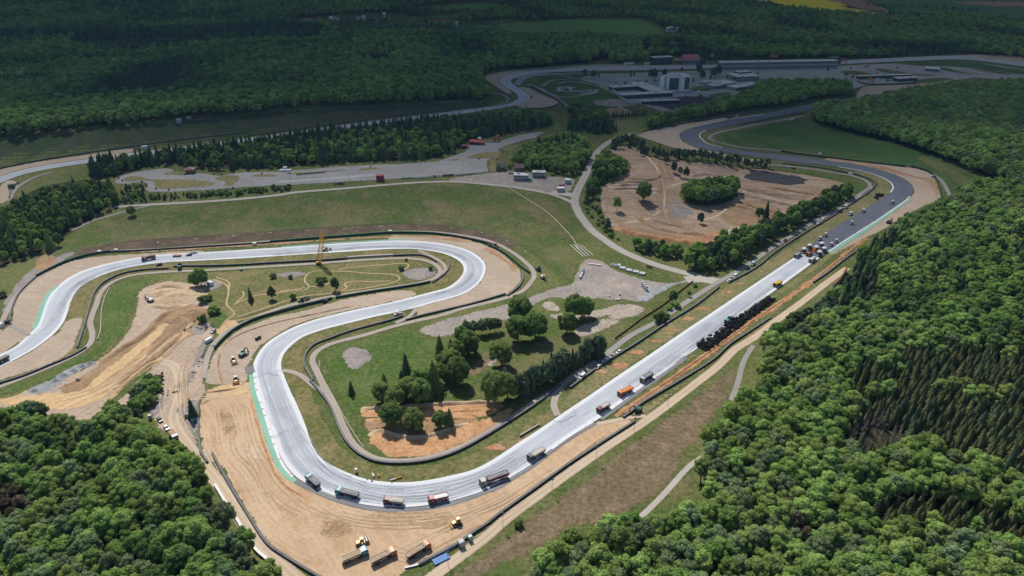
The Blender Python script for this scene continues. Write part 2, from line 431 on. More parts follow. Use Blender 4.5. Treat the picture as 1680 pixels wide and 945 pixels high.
M['lot'] = ground_mat('gravel_lot', (.27, .235, .21), (.33, .285, .25), (.40, .35, .30), 20, 6, .6, .5, .2, edge_noise=1., c4=(.22, .19, .17))
M['lot_pale'] = ground_mat('gravel_lot_pale', (.36, .30, .25), (.42, .36, .29), (.27, .235, .20), 9, 3, .6, .6, .25, edge_noise=.55, blend=.42)
M['lot_grey'] = ground_mat('gravel_grey', (.25, .225, .215), (.30, .265, .25), (.21, .185, .17), 12, 4, .5, .5, .2, edge_noise=1.)
M['tarmac'] = ground_mat('tarmac_old', (.27, .265, .255), (.31, .305, .295), (.24, .235, .225), 30, 8, .7, .4, .1, edge_noise=.1, bumpd=.02, streak=(R(4), 1.5, 90, (.33, .325, .315), .4))
M['tarmac_light'] = ground_mat('tarmac_light', (.36, .36, .36), (.40, .40, .40), None, 30, 8, .7, .4, .08, edge_noise=.1, bumpd=.02)
M['tarmac_dark'] = ground_mat('tarmac_dark', (.09, .09, .095), (.12, .12, .12), (.15, .145, .14), 14, 4, .6, .5, .3, edge_noise=.6, bumpd=.05)
M['patches'] = ground_mat('asphalt_millings', (.045, .045, .05), (.07, .07, .075), (.1, .1, .1), 6, 1.6, .5, .6, .5, edge_noise=.7, bumpd=.8)
M['paddock'] = ground_mat('paddock_paving', (.30, .30, .29), (.36, .35, .335), (.25, .24, .22), 50, 14, 1.5, .5, .12, edge_noise=.3, bumpd=.02)
M['stone'] = ground_mat('crushed_stone', (.27, .28, .28), (.33, .34, .34), (.22, .22, .215), 8, 2, .4, .5, .3, edge_noise=.7, bumpd=.5)

def strip_mat(name, c1, c2, cs=None, am=.5, wid=14., ln=.012, grain=.12, wear=None, soft=False, edge=None, skid=0., rough=.9):
    """road surface whose wear runs along it (uv: metres along, 0..1 across)"""
    m, nt, N, L = newmat(name); pos = wpos(nt)
    uv = nt.nodes.new('ShaderNodeUVMap'); uv.uv_map = 'UVMap'; U = uv.outputs[0]
    n1 = nz(nt, pos, 1 / 18., 5); n3 = nz(nt, pos, 1.8, 3, .7)
    col = mixc(nt, ramp(nt, n1, .38, .64), c1, c2)
    sx = nt.nodes.new('ShaderNodeSeparateXYZ'); L.new(U, sx.inputs[0]); v = sx.outputs[1]
    if cs:
        a = nz(nt, vmul(nt, U, (ln, wid, 1)), 1., 4, .62); col = mixc(nt, ramp(nt, a, .44, .64, 0, am), col, cs)
        b = nz(nt, vmul(nt, U, (ln * .5, wid * 2.6, 1)), 1., 3, .6); col = mixc(nt, ramp(nt, b, .5, .68, 0, am * .8), col, tuple(q * .8 for q in cs))
    if edge:                        # dusty, unswept margins
        e = mth(nt, 'ABSOLUTE', mth(nt, 'SUBTRACT', v, .5)); en = nz(nt, vmul(nt, U, (.02, 3, 1)), 1., 4)
        e = mth(nt, 'MULTIPLY_ADD', mth(nt, 'SUBTRACT', en, .5), .12, e)
        col = mixc(nt, ramp(nt, e, .30, .41, 0, edge[1]), col, edge[0])
    if wear:                        # two wheel tracks
        for vc in (.32, .68):
            d = mth(nt, 'ABSOLUTE', mth(nt, 'SUBTRACT', v, vc)); col = mixc(nt, ramp(nt, d, .13, .02, 0, .6), col, wear)
    if skid:                        # curved tyre marks
        wp = nz(nt, pos, .035, 2, .5, 1); mm = nt.nodes.new('ShaderNodeVectorMath'); mm.operation = 'MULTIPLY_ADD'
        L.new(wp, mm.inputs[0]); mm.inputs[1].default_value = (26, 26, 0); L.new(pos, mm.inputs[2])
        k = nz(nt, mm.outputs[0], .22, 2, .5); line = ramp(nt, mth(nt, 'ABSOLUTE', mth(nt, 'SUBTRACT', k, .5)), .012, .002)
        where = ramp(nt, nz(nt, pos, .022, 2), .54, .66)
        col = mixc(nt, mth(nt, 'MULTIPLY', mth(nt, 'MULTIPLY', line, where), skid), col, tuple(q * .5 for q in c1))
    g = mth(nt, 'MULTIPLY_ADD', n3, grain * 2, 1 - grain); gg = nt.nodes.new('ShaderNodeCombineColor')
    for i in range(3): L.new(g, gg.inputs[i])
    col = mixc(nt, 1., col, gg.outputs[0], 'MULTIPLY')
    alpha = None
    if soft:
        e = attr(nt, 'edge').outputs['Fac']; en = nz(nt, pos, .45, 5, .7)
        hf = nz(nt, pos, 1.5, 2, .8)
        e = mth(nt, 'MULTIPLY_ADD', mth(nt, 'SUBTRACT', hf, .5), .9, e)
        alpha = ramp(nt, mth(nt, 'MULTIPLY_ADD', mth(nt, 'SUBTRACT', en, .5), .7, e), .40, .46)
    finish(nt, col, rough, (n3, .4, .03), alpha, .15); return m
M['milled'] = strip_mat('milled_asphalt', (.445, .47, .51), (.51, .535, .57), (.36, .385, .425), .65, 8, .007, .07, None, False, ((.69, .70, .71), .85), .6)
M['milled_far'] = strip_mat('worn_asphalt', (.37, .395, .42), (.42, .44, .46), (.33, .35, .37), .4, 8, .006, .05, None, False, ((.5, .51, .52), .4))
M['fresh'] = strip_mat('fresh_asphalt', (.115, .13, .16), (.135, .15, .18), (.10, .112, .14), .5, 5, .006, .08, rough=.75)
M['track_grey'] = strip_mat('grey_asphalt', (.27, .28, .30), (.31, .32, .34), (.25, .26, .28), .5, 6, .006, .06)
M['service'] = strip_mat('service_asphalt', (.33, .275, .235), (.385, .325, .28), None, .4, 5, .02, .12, (.43, .37, .325), True)
M['service_grey'] = strip_mat('service_grey', (.24, .225, .215), (.29, .27, .255), None, .4, 5, .02, .12, (.35, .325, .30), True)
M['track_dirt'] = strip_mat('dirt_road', (.46, .355, .25), (.52, .41, .30), (.40, .30, .20), .4, 4, .03, .15, (.58, .475, .36), True)
M['road_main'] = strip_mat('old_road', (.345, .315, .275), (.40, .37, .325), (.29, .265, .23), .5, 6, .01, .12, (.47, .44, .39), True)
M['road_pale'] = strip_mat('pale_road', (.38, .345, .295), (.43, .39, .34), None, .5, 6, .01, .12, (.46, .42, .365), True)
M['path_dirt'] = strip_mat('dirt_path', (.42, .30, .175), (.50, .36, .215), None, .5, 4, .03, .2, None, True)
M['shoulder'] = strip_mat('shoulder_asphalt', (.20, .20, .205), (.25, .25, .255), (.16, .16, .165), .5, 4, .01, .1)
M['kerb_green'] = strip_mat('kerb_green_paint', (.21, .44, .33), (.27, .49, .38), (.17, .38, .29), .5, 3, .02, .08)
def kerb_mat():
    m, nt, N, L = newmat('kerb_paint'); uv = nt.nodes.new('ShaderNodeUVMap'); uv.uv_map = 'UVMap'
    sx = nt.nodes.new('ShaderNodeSeparateXYZ'); L.new(uv.outputs[0], sx.inputs[0])
    f = mth(nt, 'FRACT', mth(nt, 'MULTIPLY', sx.outputs[0], 1 / 6.)); k = mth(nt, 'GREATER_THAN', f, .78)
    n = nz(nt, wpos(nt), .35, 4); k = mth(nt, 'MULTIPLY', k, ramp(nt, n, .42, .6))
    finish(nt, mixc(nt, k, (.70, .70, .70), (.48, .20, .17)), .7); return m
M['kerb'] = kerb_mat()

# ---------------------------------------------------------------- ground: one sheet to the horizon
def build_ground():
    xs = np.concatenate([-np.geomspace(420, 9000, 60)[::-1], np.arange(-410, 411, 10.), np.geomspace(420, 9000, 60)])
    ys = np.concatenate([[-1500, -700, -300, -100], np.arange(0, 960, 9.), np.geomspace(968, 14000, 110)])
    X, Y = np.meshgrid(xs, ys); Z = H(X, Y); n, m_ = X.shape
    i = np.arange(n * m_).reshape(n, m_); fs = np.stack([i[:-1, :-1], i[:-1, 1:], i[1:, 1:], i[1:, :-1]], -1).reshape(-1, 4)
    o = mesh_obj('ground', np.stack([X, Y, Z], -1).reshape(-1, 3), fs.tolist(), M['grass'], None, None, True); o['kind'] = 'structure'
build_ground()

# ---------------------------------------------------------------- race track
EA = [(-150,658),(-40,603),(0,582),(25,569),(42,554),(55,542),(62,534),(67,520),(73.6,500),(83.6,482),(93.6,471),(108.7,458.6),(130,447),(159,437),(184,431),(214,425),(253.5,419),(283.6,417),(350.5,413.4),(417,409),(461,406.4),(523.6,401.8),(590.5,397.6),(649,394.8),(680,395.5),(713,398),(747,404),(772,412.7),(787,422),(795.4,432),(797,442),(793.7,453.6),(787,463.7),(773.6,475.4),(755,484.6),(730,492),(705,498.5),(682.5,505),(645.7,513.4),(607,521.8),(573.8,530),(540,538.5),(515,546),(495,554.4),(478.5,567),(466.8,580),(461.5,593.7),(461.7,603.7),(467,618.4),(475,638.5),(487,663.5),(502,700),(510,725),(519,742),(529,754),(547,765),(567,774.4),(588.7,782.8),(613.8,788.6),(647,791.6),(680.7,790.6),(714,786),(739,780.5),(770,773),(795,762),(820,747),(845.4,730),(870.5,714),(896,697),(925,677),(967,649),(1008.7,620),(1053.8,590),(1120,545),(1170,511.7),(1220,478),(1301.7,423.3),(1313,414)]
EB = [(-150,682),(-40,622),(0,602),(25,592),(50,577),(75,560),(93.6,545),(103.7,531.7),(108.7,520.5),(113.7,503.7),(118.7,488.7),(128.8,473.6),(142,463.6),(167,452),(192,443.5),(217,437.7),(267,431),(317,428.5),(384,425),(440,421.5),(507,417),(573.8,413),(640.7,408.8),(680.8,409),(705,411.5),(730,417),(750,426),(759.4,435),(761,444.4),(757,453.6),(747,463.7),(730,473.7),(705,479.6),(682.5,486),(632,498.4),(582,508.4),(540,518.5),(500,529),(462.5,546),(440.7,560),(425.7,572),(416,584),(413,595),(414.8,608.7),(418,627),(427.4,656),(439,693.6),(450.8,727),(461,757),(477,776.7),(490,788),(513.4,800),(538.5,811),(563.6,820.5),(597,829.5),(630.5,833.2),(664,833.2),(697.4,830.5),(730.8,824.5),(760,817.5),(787,807.5),(820,795),(845.4,779),(870.5,763),(904,738),(937,715),(976,691.5),(1017,662),(1050,637.5),(1084,614),(1105,598),(1138.5,575.5),(1170,553),(1230.5,505),(1264,482),(1322.5,439.5),(1345,423)]
DA = [(1313,414),(1340,395),(1359,380),(1392,360),(1420.7,342.5),(1440,330),(1453.6,320),(1460,316),(1464.5,311),(1464,305),(1458.7,298.6),(1443.6,291),(1423.5,284.4),(1401.8,279.4),(1376.7,275),(1347,271),(1322,268.6),(1287,264.4),(1247,258.6),(1213.4,253.6),(1180,249.6),(1152,244.4),(1130.6,237),(1119,228.5),(1115.5,221.8),(1119,216.8),(1127,212.6),(1144,207.6),(1177,200),(1211,194),(1253,187.5),(1287,180),(1327,173),(1400,161),(1500,150)]
DB = [(1345,423),(1359,413),(1387,394),(1420.7,372.6),(1454,351.7),(1482.5,331.7),(1493.8,322),(1498.8,313.6),(1495.5,305),(1485.4,296),(1468.7,287.7),(1443.6,279.4),(1418.5,273),(1393.4,268.5),(1360,264.3),(1313.8,257.8),(1280,254.4),(1247,250),(1213,246),(1185.8,243.4),(1164,237.7),(1152.3,230),(1147.3,223.5),(1149.8,219.3),(1159,215),(1185.8,209.3),(1220,203),(1253,195.4),(1287,188.7),(1322,182.5),(1400,168),(1500,157)]
FA = [(-150,345),(-40,302),(0,290),(25,282),(58.5,274),(100,267.6),(142,261.8),(184,256),(214,251.6),(300,241.5),(400,228),(480,217.5),(560,206),(660,193.5),(760,181.7),(813,175),(838,169),(850,162),(848,155),(836,147),(822,137),(819,131.5),(827,126),(850,120),(893,115),(960,111.7),(1043,110.6),(1120,108.5),(1250,104.5),(1374,101.5),(1400,99.3),(1497,94.6),(1584,92.3),(1634,98),(1690,104)]
FB = [(-150,366),(-40,318),(0,303),(16.7,293.8),(41.8,285.5),(75,278.5),(117,271.5),(167,265),(214,258.5),(300,247.5),(400,233.5),(480,223),(560,211.5),(660,199),(760,187),(826.7,177.2),(858,170),(872,163),(868,155.5),(856,148),(842,139),(837,133),(843,129),(866.7,123),(910,119),(976.7,117),(1043,116),(1120,114),(1250,110),(1374,107),(1400,105),(1497,100.5),(1584,98.5),(1634,104),(1690,111)]
def track(name, ea, eb, mat, lvl, step=2.5):
    a = gpath(ea, step); b = gpath(eb, .6); b = match(a, b)
    k = np.ones(7) / 7; bb = b.copy()
    for c in range(2): bb[3:-3, c] = np.convolve(b[:, c], k, 'valid')
    return a, bb, strip_mesh(name, a, bb, mat, lvl, (0, .25, .5, .75, 1))
WA, WB, _ = track('race_track', EA, EB, M['milled'], 6)
track('race_track_fresh_asphalt', DA, DB, M['fresh'], 6)
track('race_track_far_straight', FA, FB, M['milled_far'], 6, 5.)

def ribbon(name, px, w, mat, lvl, extra=0., step=3.):
    c = gpath(px, step); return strip_mesh(name, offset(c, w / 2), offset(c, -w / 2), mat, lvl, (0, 1), None, None, 'structure', extra)
# kerbs: green painted run-off strips, white kerb stones, asphalt shoulder
ribbon('kerb_green_strip', [(53,541),(58,534),(65,517),(72,497),(82,480),(92,470.5)], 2.6, M['kerb_green'], 8)
ribbon('kerb_green_strip', [(412.2,614),(415.7,641.8),(422,663),(429.5,688),(441,722),(454,755),(466,775),(484,790)], 2.5, M['kerb_green'], 8)
ribbon('kerb_green_strip', [(1361,414.5),(1392,394.5),(1421.7,376),(1460,349),(1493,327)], 3.6, M['kerb_green'], 8)
ribbon('kerb_green_strip', [(462,405.6),(523,400.8),(590,396.6),(649,393.8),(671,393.9)], 1.5, M['kerb_green'], 8)
ribbon('shoulder_strip', [(408.6,601),(411.5,612.5)], 4.6, M['shoulder'], 8)
ribbon('shoulder_strip', [(485,789.5),(502,799),(538,815),(563,824),(597,832.6),(630,836.6),(664,836.6),(697,834),(731,828),(760,821),(787,811),(820,798.5),(845,782.5),(871,766.5),(904,741),(937,718),(976,694.5)], 2.2, M['shoulder'], 8)
ribbon('shoulder_strip', [(985,688),(1017,665.5),(1050,641),(1084,617.5),(1105,602),(1126,586.5)], 2.6, M['shoulder'], 8)
ribbon('kerb_stones', [(416.5,612),(421,640),(433,677),(444,712),(455,744),(464,763),(480,782.5)], 1.0, M['kerb'], 9)
ribbon('kerb_stones', [(905,737),(937,714),(976,690),(1017,661),(1050,636.5),(1084,613),(1108,596)], 1.0, M['kerb'], 9)
ribbon('kerb_stones', [(1360,412.5),(1387,394.5),(1421,373),(1454,352),(1482,332.5),(1493,322.5)], 1.1, M['kerb'], 9)
ribbon('kerb_stones', [(1376,274.5),(1401,278.8),(1423,283.8),(1443,290.3),(1458.5,298),(1464.3,305),(1464.5,311),(1460,316.5)], 1.4, M['kerb'], 9)
ribbon('kerb_stones', [(1144,207.8),(1177,200.2),(1211,194.2),(1253,188)], 1.2, M['kerb'], 9)
ribbon('kerb_stones', [(1159,215.2),(1150,219),(1147.5,223.5),(1152.5,230),(1164,237.3),(1186,243.4)], 1.2, M['kerb'], 9)

# ---------------------------------------------------------------- grass and earth areas
def G(name, pts, mat, lvl=1, feather=4., jit=1.5, **k): return sheet(name, pts, M[mat], lvl, feather, jit, **k)
# big hillside
G('grass_slope', [(85,398),(130,372),(190,352),(260,342),(390,333),(480,323),(570,313),(680,304),(760,304),(850,316),(915,330),(935,350),(950,380),(945,405),(950,440),(930,465),(905,455),(880,430),(850,405),(800,388),(720,376),(620,372),(520,376),(420,384),(300,395),(200,405),(130,418),(90,430),(75,420)], 'slope', 1, 8)
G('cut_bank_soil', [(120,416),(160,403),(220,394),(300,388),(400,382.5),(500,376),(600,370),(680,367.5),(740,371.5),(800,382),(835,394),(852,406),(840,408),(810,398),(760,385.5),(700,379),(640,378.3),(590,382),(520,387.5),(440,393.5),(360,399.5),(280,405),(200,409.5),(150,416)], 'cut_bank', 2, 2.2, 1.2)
G('bank_soil', [(600,690),(700,688),(790,685),(790,690),(740,702),(712,710),(690,716),(645,712),(622,703),(606,712)], 'dirt_brown', 3, 2, 1)
G('grass_field', [(1172,228),(1180,221),(1220,213),(1280,200),(1322,194),(1345,196),(1400,212),(1470,228),(1540,250),(1600,277),(1645,300),(1600,320),(1565,330),(1552,320),(1545,300),(1525,283),(1480,273),(1420,264),(1340,252),(1280,245),(1220,240),(1185,235)], 'deep', 1, 4)
M['far_slope'] = ground_mat('far_slope_heath', (.05, .075, .03), (.088, .085, .05), (.035, .065, .022), 26, 9, 1.2, .75, .3, mott=.3)
G('far_dark_slope', [(-60,245),(0,233),(67,223),(150,211),(250,202),(333,195),(467,182),(560,177),(700,170),(790,167),(806,172),(760,179),(660,190),(560,202),(480,213),(400,224),(300,237),(214,247),(142,257),(60,268),(0,284),(-60,298)], 'far_slope', 1, 6)
G('grass_lush', [(526,585),(545,567),(600,553),(660,540),(700,556),(780,548),(840,560),(850,600),(840,650),(760,658),(660,660),(600,668),(590,690),(612,715),(596,722),(572,695),(556,660),(540,620)], 'lush', 1, 5)
G('grass_park', [(700,556),(760,552),(830,540),(900,520),(960,500),(1050,500),(1100,480),(1120,470),(1080,515),(1020,560),(960,605),(910,640),(860,665),(830,665),(780,658),(760,640),(790,600),(760,575)], 'slope', 1, 7)
G('brown_slope', [(712,950),(760,925),(830,870),(900,822),(960,780),(1010,738),(1090,682),(1160,630),(1200,600),(1215,600),(1195,660),(1160,715),(1130,745),(1110,790),(1060,830),(1020,850),(950,870),(880,915),(820,950)], 'brown_slope', 1, 6)
G('grass_fringe', [(712,975),(780,935),(860,895),(930,872),(1000,850),(1060,815),(1100,775),(1128,745),(1160,720),(1150,770),(1140,830),(1060,862),(950,890),(880,935),(840,980),(760,1000)], 'slope', 2, 8)
G('verge_dry', [(905,690),(935,640),(985,603),(1044,567),(1094,533),(1140,505),(1190,470),(1240,440),(1300,400),(1340,372),(1385,342),(1425,318),(1437,303),(1430,294),(1400,283),(1400,279),(1440,289),(1466,303),(1462,318),(1420,344),(1340,397),(1301,424),(1220,479),(1120,546),(1008,621),(925,678)], 'dry', 1, 2)
G('verge_dry', [(760,776),(800,760),(846,730),(906,690),(925,650),(905,668),(850,705),(800,735),(760,752),(700,765),(640,768),(600,760),(575,745),(552,722),(525,672),(505,635),(490,610),(466,604),(475,638),(502,700),(512,728),(530,755),(567,775),(614,789),(680,791),(740,781)], 'verge', 1, 2)
G('verge_dry', [(462,600),(468,580),(496,554),(540,538),(608,522),(656,511),(670,516),(640,527),(590,543),(540,558),(518,570),(506,582),(503,600),(510,620),(490,608)], 'verge', 1, 2)
G('verge_dry', [(1105,600),(1140,577),(1190,545),(1240,500),(1270,482),(1330,436),(1360,415),(1395,396),(1370,420),(1310,465),(1270,492),(1200,545),(1150,580),(1090,622),(1030,665),(1010,672)], 'dry', 1, 2)
G('verge_dry', [(100,560),(106,530),(118,490),(142,464),(192,444),(250,434),(320,429),(440,422),(640,409),(700,411),(730,418),(755,431),(762,444),(748,464),(720,477),(683,486),(670,475),(700,468),(722,452),(715,436),(690,423),(640,420),(560,425),(440,432),(300,441),(220,448),(180,460),(160,480),(150,510),(140,540),(125,580),(112,585)], 'verge', 1, 2)
G('infield_scrub', [(160,520),(165,485),(190,466),(260,452),(350,446),(450,440),(560,431),(650,427),(690,431),(715,445),(710,457),(670,465),(560,481),(470,500),(400,522),(360,545),(340,530),(330,480),(250,470),(215,500),(200,555),(165,585)], 'verge2', 1, 3)
G('grass_bank', [(160,520),(166,490),(190,468),(250,456),(228,480),(220,505),(215,525),(198,555),(150,590),(100,618),(60,632),(0,652),(-40,662),(-40,650),(0,640),(60,618),(110,596),(152,572),(160,545)], 'lush', 2, 4)
G('purple_gravel', [(3,505),(14,480),(35,455),(60,435),(90,420),(125,413),(110,425),(75,445),(45,470),(28,495),(10,520)], 'lot_grey', 1, 3)
G('dirt_bare', [(55,430),(75,417),(95,420),(85,440),(60,445)], 'dirt_brown', 1, 4)
# gravel traps
G('gravel_trap', [(7,540),(16.7,532),(21.7,500),(33.4,480),(55,460),(80,445),(117,428.5),(167,420),(234,416),(330,411),(340,414),(253,419.6),(214,426),(159,438),(130,448),(93,472),(73,501),(62,539),(42,555),(0,583),(-40,604),(-40,565)], 'gravel', 3, 1.2, .5)
G('gravel_trap', [(-40,622),(0,601),(50,576.5),(94,544),(110,525.5),(135,521.7),(132,540),(124,565),(117,577),(100,589),(58.5,606),(0,625),(-40,640)], 'gravel', 3, 1.2, .5)
G('gravel_trap', [(640,387),(680,386),(730,388),(780,397),(800,403.5),(822,414.5),(839,429),(853,441),(857,449),(853,464),(839,478.7),(829,483.7),(780,496),(730,508),(690,517),(682,517),(684,504.5),(705,498),(730,491.6),(755,484),(773,475),(786,463.5),(793,453.6),(796.5,442),(795,432),(787,422.5),(772,413),(747,404.5),(713,398.5),(680,396),(640,396)], 'gravel', 3, 1., .4)
G('gravel_trap', [(667,475),(607,482.5),(557,491.5),(545,496),(520,503),(490,511),(450,519),(425.7,528),(387,544),(362,566),(350,578),(342,604),(337,628),(362,632),(404,627),(406,610),(408,600),(413,595),(416,584),(426,571.5),(441,559.5),(462,545.5),(500,528.5),(540,518),(582,508),(632,498),(683,485.5)], 'gravel', 3, 1.4, .6)
G('gravel_trap', [(1352,261),(1400,263.5),(1440,268.5),(1477,273.5),(1502,276.5),(1520.5,282),(1532,290),(1540,308),(1544,320),(1540,329),(1510,341),(1485,357.5),(1455,374),(1420,392),(1380,412),(1362,418),(1359,413),(1390,393),(1454,351.7),(1493.8,322),(1498.8,313.6),(1495.5,305),(1485,295.7),(1468.7,287.3),(1443.6,279),(1400,269)], 'gravel', 3, 1.2, .6)
G('gravel_trap', [(1045,221),(1100,208),(1150,199.5),(1190,193),(1197,195),(1177,200.4),(1144,208),(1119,217),(1115.5,222),(1119,229),(1131,237.5),(1152,245),(1186,251.5),(1250,262),(1240,266),(1200,261),(1150,252),(1105,243),(1075,233),(1055,226)], 'gravel', 3, 2, 1)
G('gravel_trap', [(1404,158),(1410,147),(1420,142),(1500,138),(1560,133),(1550,146),(1480,158),(1420,166)], 'gravel', 3, 2, 1)
G('gravel_trap', [(795,128),(800,124.5),(850,117),(960,108),(1060,107.5),(1120,106.5),(1120,108.5),(1043,110.6),(960,111.7),(893,115),(850,120),(827,126),(819,131.5),(822,137),(836,147),(838,155),(820,147),(805,137)], 'gravel', 3, 2, 1)
G('gravel_trap', [(845,172),(862,165),(873,160),(860,150),(850,143),(868,145),(900,160),(917,168),(905,174),(880,178),(860,178)], 'gravel', 3, 2, .6)
G('gravel_trap', [(1560,92),(1634,90),(1700,98),(1700,105),(1634,98),(1584,92.4)], 'gravel', 3, 2, .6)
G('gravel_trap', [(-40,286),(0,278),(60,266),(142,254),(214,244),(214,251),(142,261),(58,273.5),(25,281.5),(0,289.5),(-40,302)], 'gravel', 3, 2, .6)
G('gravel_trap', [(0,305),(15,296),(30,300),(25,315),(12,330),(0,335)], 'gravel', 3, 2, .6)
G('gravel_rust', [(200,412),(300,405),(400,400),(480,396),(560,391.5),(640,387),(730,387.5),(780,396),(760,398),(720,391),(660,389.5),(560,394.5),(470,401),(400,405),(300,411),(220,415)], 'gravel_rust', 4, 1.5, 1.)
G('gravel_rust', [(795,405),(815,412),(835,428),(850,440),(846,446),(830,436),(812,421),(790,409)], 'gravel_rust', 4, 2.5, 1.5)
G('gravel_rust', [(1360,259),(1420,266),(1480,282),(1510,291),(1530,292),(1541,315),(1537,322),(1526,305),(1512,295),(1480,287),(1420,271),(1360,262)], 'gravel_rust', 4, 2, 1.)
# the big run-off being rebuilt
G('runoff_dirt', [(327,661),(326,700),(329,741),(339,757),(357,760),(384,807),(409,847),(439,892),(474,917),(500,935),(540,955),(620,985),(660,945),(687,929),(752,894),(800,860),(813.6,848.5),(867,810),(929,765),(954,748.5),(1000,718),(1042,693),(1030,685),(1017,688.7),(993,691),(975,695),(937,717.5),(904,740.5),(870,766),(845,782),(820,798),(787,811),(753,822),(720,829),(664,836),(597,832),(563,823.5),(538,814),(502,798),(485,790),(470,777),(454,757),(438,715),(424,672),(410,622),(395,630),(362,632),(345,640),(335,650)], 'dirt', 3, 1.2, .5)
G('dirt_patch', [(345,672),(370,668),(392,685),(400,715),(392,738),(375,730),(358,705)], 'dirt_brown', 4, 7, 2)
G('dirt_patch', [(385,705),(405,700),(425,725),(440,765),(420,775),(395,745)], 'dirt_pale', 4, 7, 2)
G('dirt_patch', [(510,860),(570,845),(600,870),(560,895),(520,885)], 'dirt_brown', 4, 9, 2)
G('dirt_patch', [(500,885),(540,878),(600,905),(580,920),(530,905)], 'dirt_pale', 4, 8, 2)
G('damp_sand', [(607,842),(622,838),(700,838),(745,842),(740,850),(690,858),(660,862),(640,864),(618,862),(608,853)], 'sand_damp', 5, 1.2, .8)
G('damp_sand', [(684,867),(700,858),(735,848),(755,845),(750,855),(730,864),(705,870),(690,872)], 'sand_damp', 6, 1, .6)
G('damp_sand', [(711,874),(720,866),(742,860),(752,864),(740,872),(725,878),(714,879)], 'sand_damp', 6, 1, .6)
G('dirt_patch', [(800,838),(830,812),(880,785),(930,745),(960,728),(950,742),(900,780),(850,812),(820,835)], 'dirt_pale', 4, 5, 2)
G('dirt_patch', [(362,632),(400,626),(410,640),(400,650),(370,655),(335,652),(340,640)], 'dirt_gold', 4, 3, 1.5)
# earth along the straight
G('orange_earth', [(1003,682),(1050,650),(1100,614),(1147,583),(1197,548),(1239,517),(1267,500),(1297,479),(1331,455),(1360,436),(1387,411),(1421,389),(1425,394),(1392,418),(1366,442),(1335,466),(1300,490),(1268,513),(1240,530),(1200,560),(1150,596),(1100,632),(1055,664),(1020,682)], 'rust', 4, 2.4, 1.)
G('verge_earth', [(1022,690),(1100,640),(1171,592),(1230,547),(1270,520),(1240,548),(1180,590),(1100,650),(1045,690)], 'dry', 4, 1.5, 1)
for px, r in [((1008,646),3),((964,657),3.2),((905,704),2.6),((860,723),3),((815,735),4),((985,610),3.4),((1018,600),4),((1046,578),3.6),((1076,560),3),((1100,542),3.2),((1128,523),3.2),((1155,506),3),((1195,479),3),((1215,466),2.6),((1248,445),2.6),((1282,420),2.4),((1098,547),2.4),((1150,507),2.5),((1010,697),2),((866,730),3.4),((1365,410),2.4),((1330,388),2)]:
    c = P(*px); a = np.linspace(0, 2 * math.pi, 14)[:-1]
    ring = [(c.x + math.cos(t) * r * 1.5 * rng.uniform(.7, 1.2), c.y + math.sin(t) * r * .9 * rng.uniform(.7, 1.2)) for t in a]
    sheet('earth_heap_soil', None, M['rust'], 5, 1.3, .5, world=ring)
# dirt works on the left
G('dirt_yard', [(230,477),(253,466),(283,461),(322,467),(345,500),(343,530),(356,540),(340,566),(334,620),(340,640),(327,662),(326,742),(340,760),(336,772),(320,760),(300,725),(262,705),(235,668),(190,672),(150,692),(90,685),(0,672),(-40,668),(-40,658),(0,656),(40,641),(67,629),(110,616),(157,593),(200,556),(217,523),(223,502)], 'yard', 2, 2.5, 1.2)
G('dirt_brown_band', [(292,505),(315,498),(335,505),(345,520),(330,545),(300,560),(262,590),(220,615),(180,640),(130,655),(90,640),(120,625),(165,595),(205,568),(235,550),(262,522)], 'dirt_brown', 3, 3, 1.5)
G('dirt_gold_band', [(305,545),(318,548),(290,562),(262,578),(230,600),(205,622),(190,640),(170,655),(120,672),(40,668),(0,664),(-30,660),(60,645),(130,640),(170,620),(210,590),(250,565),(280,550)], 'dirt_gold', 4, 3, 1.2)
G('dirt_pale_band', [(268,530),(280,532),(255,560),(225,590),(180,625),(140,640),(165,612),(205,580),(240,552)], 'dirt_gold', 5, 3, 1.2)
G('dirt_brown_band', [(282,566),(262,580),(225,608),(200,632),(185,648),(200,642),(240,610),(275,585)], 'dirt_brown', 5, 2, 1.2)
G('grass_strip', [(255,585),(235,602),(212,625),(190,648),(178,660),(200,655),(225,628),(250,605)], 'slope', 6, 2, 1.)
G('lot_grey_strip', [(332,555),(342,560),(330,590),(320,620),(300,642),(280,640),(305,620),(318,590)], 'lot_grey', 4, 2.5, 1.)
G('rubble_ground', [(316,534),(330,530),(345,528),(342,540),(325,552),(315,548)], 'lot_grey', 5, 2, 1.)
G('rubble_ground', [(258,640),(275,648),(262,680),(252,690),(240,670),(245,650)], 'lot_grey', 4, 3, 1.)
G('rubble_ground', [(290,668),(322,655),(326,700),(326,735),(312,715),(300,690)], 'lot_grey', 4, 3, 1.)
G('stone_heap_ground', [(45,640),(85,622),(110,605),(135,595),(155,595),(135,607),(110,622),(85,640),(60,648)], 'stone', 4, 1.5, 1.)
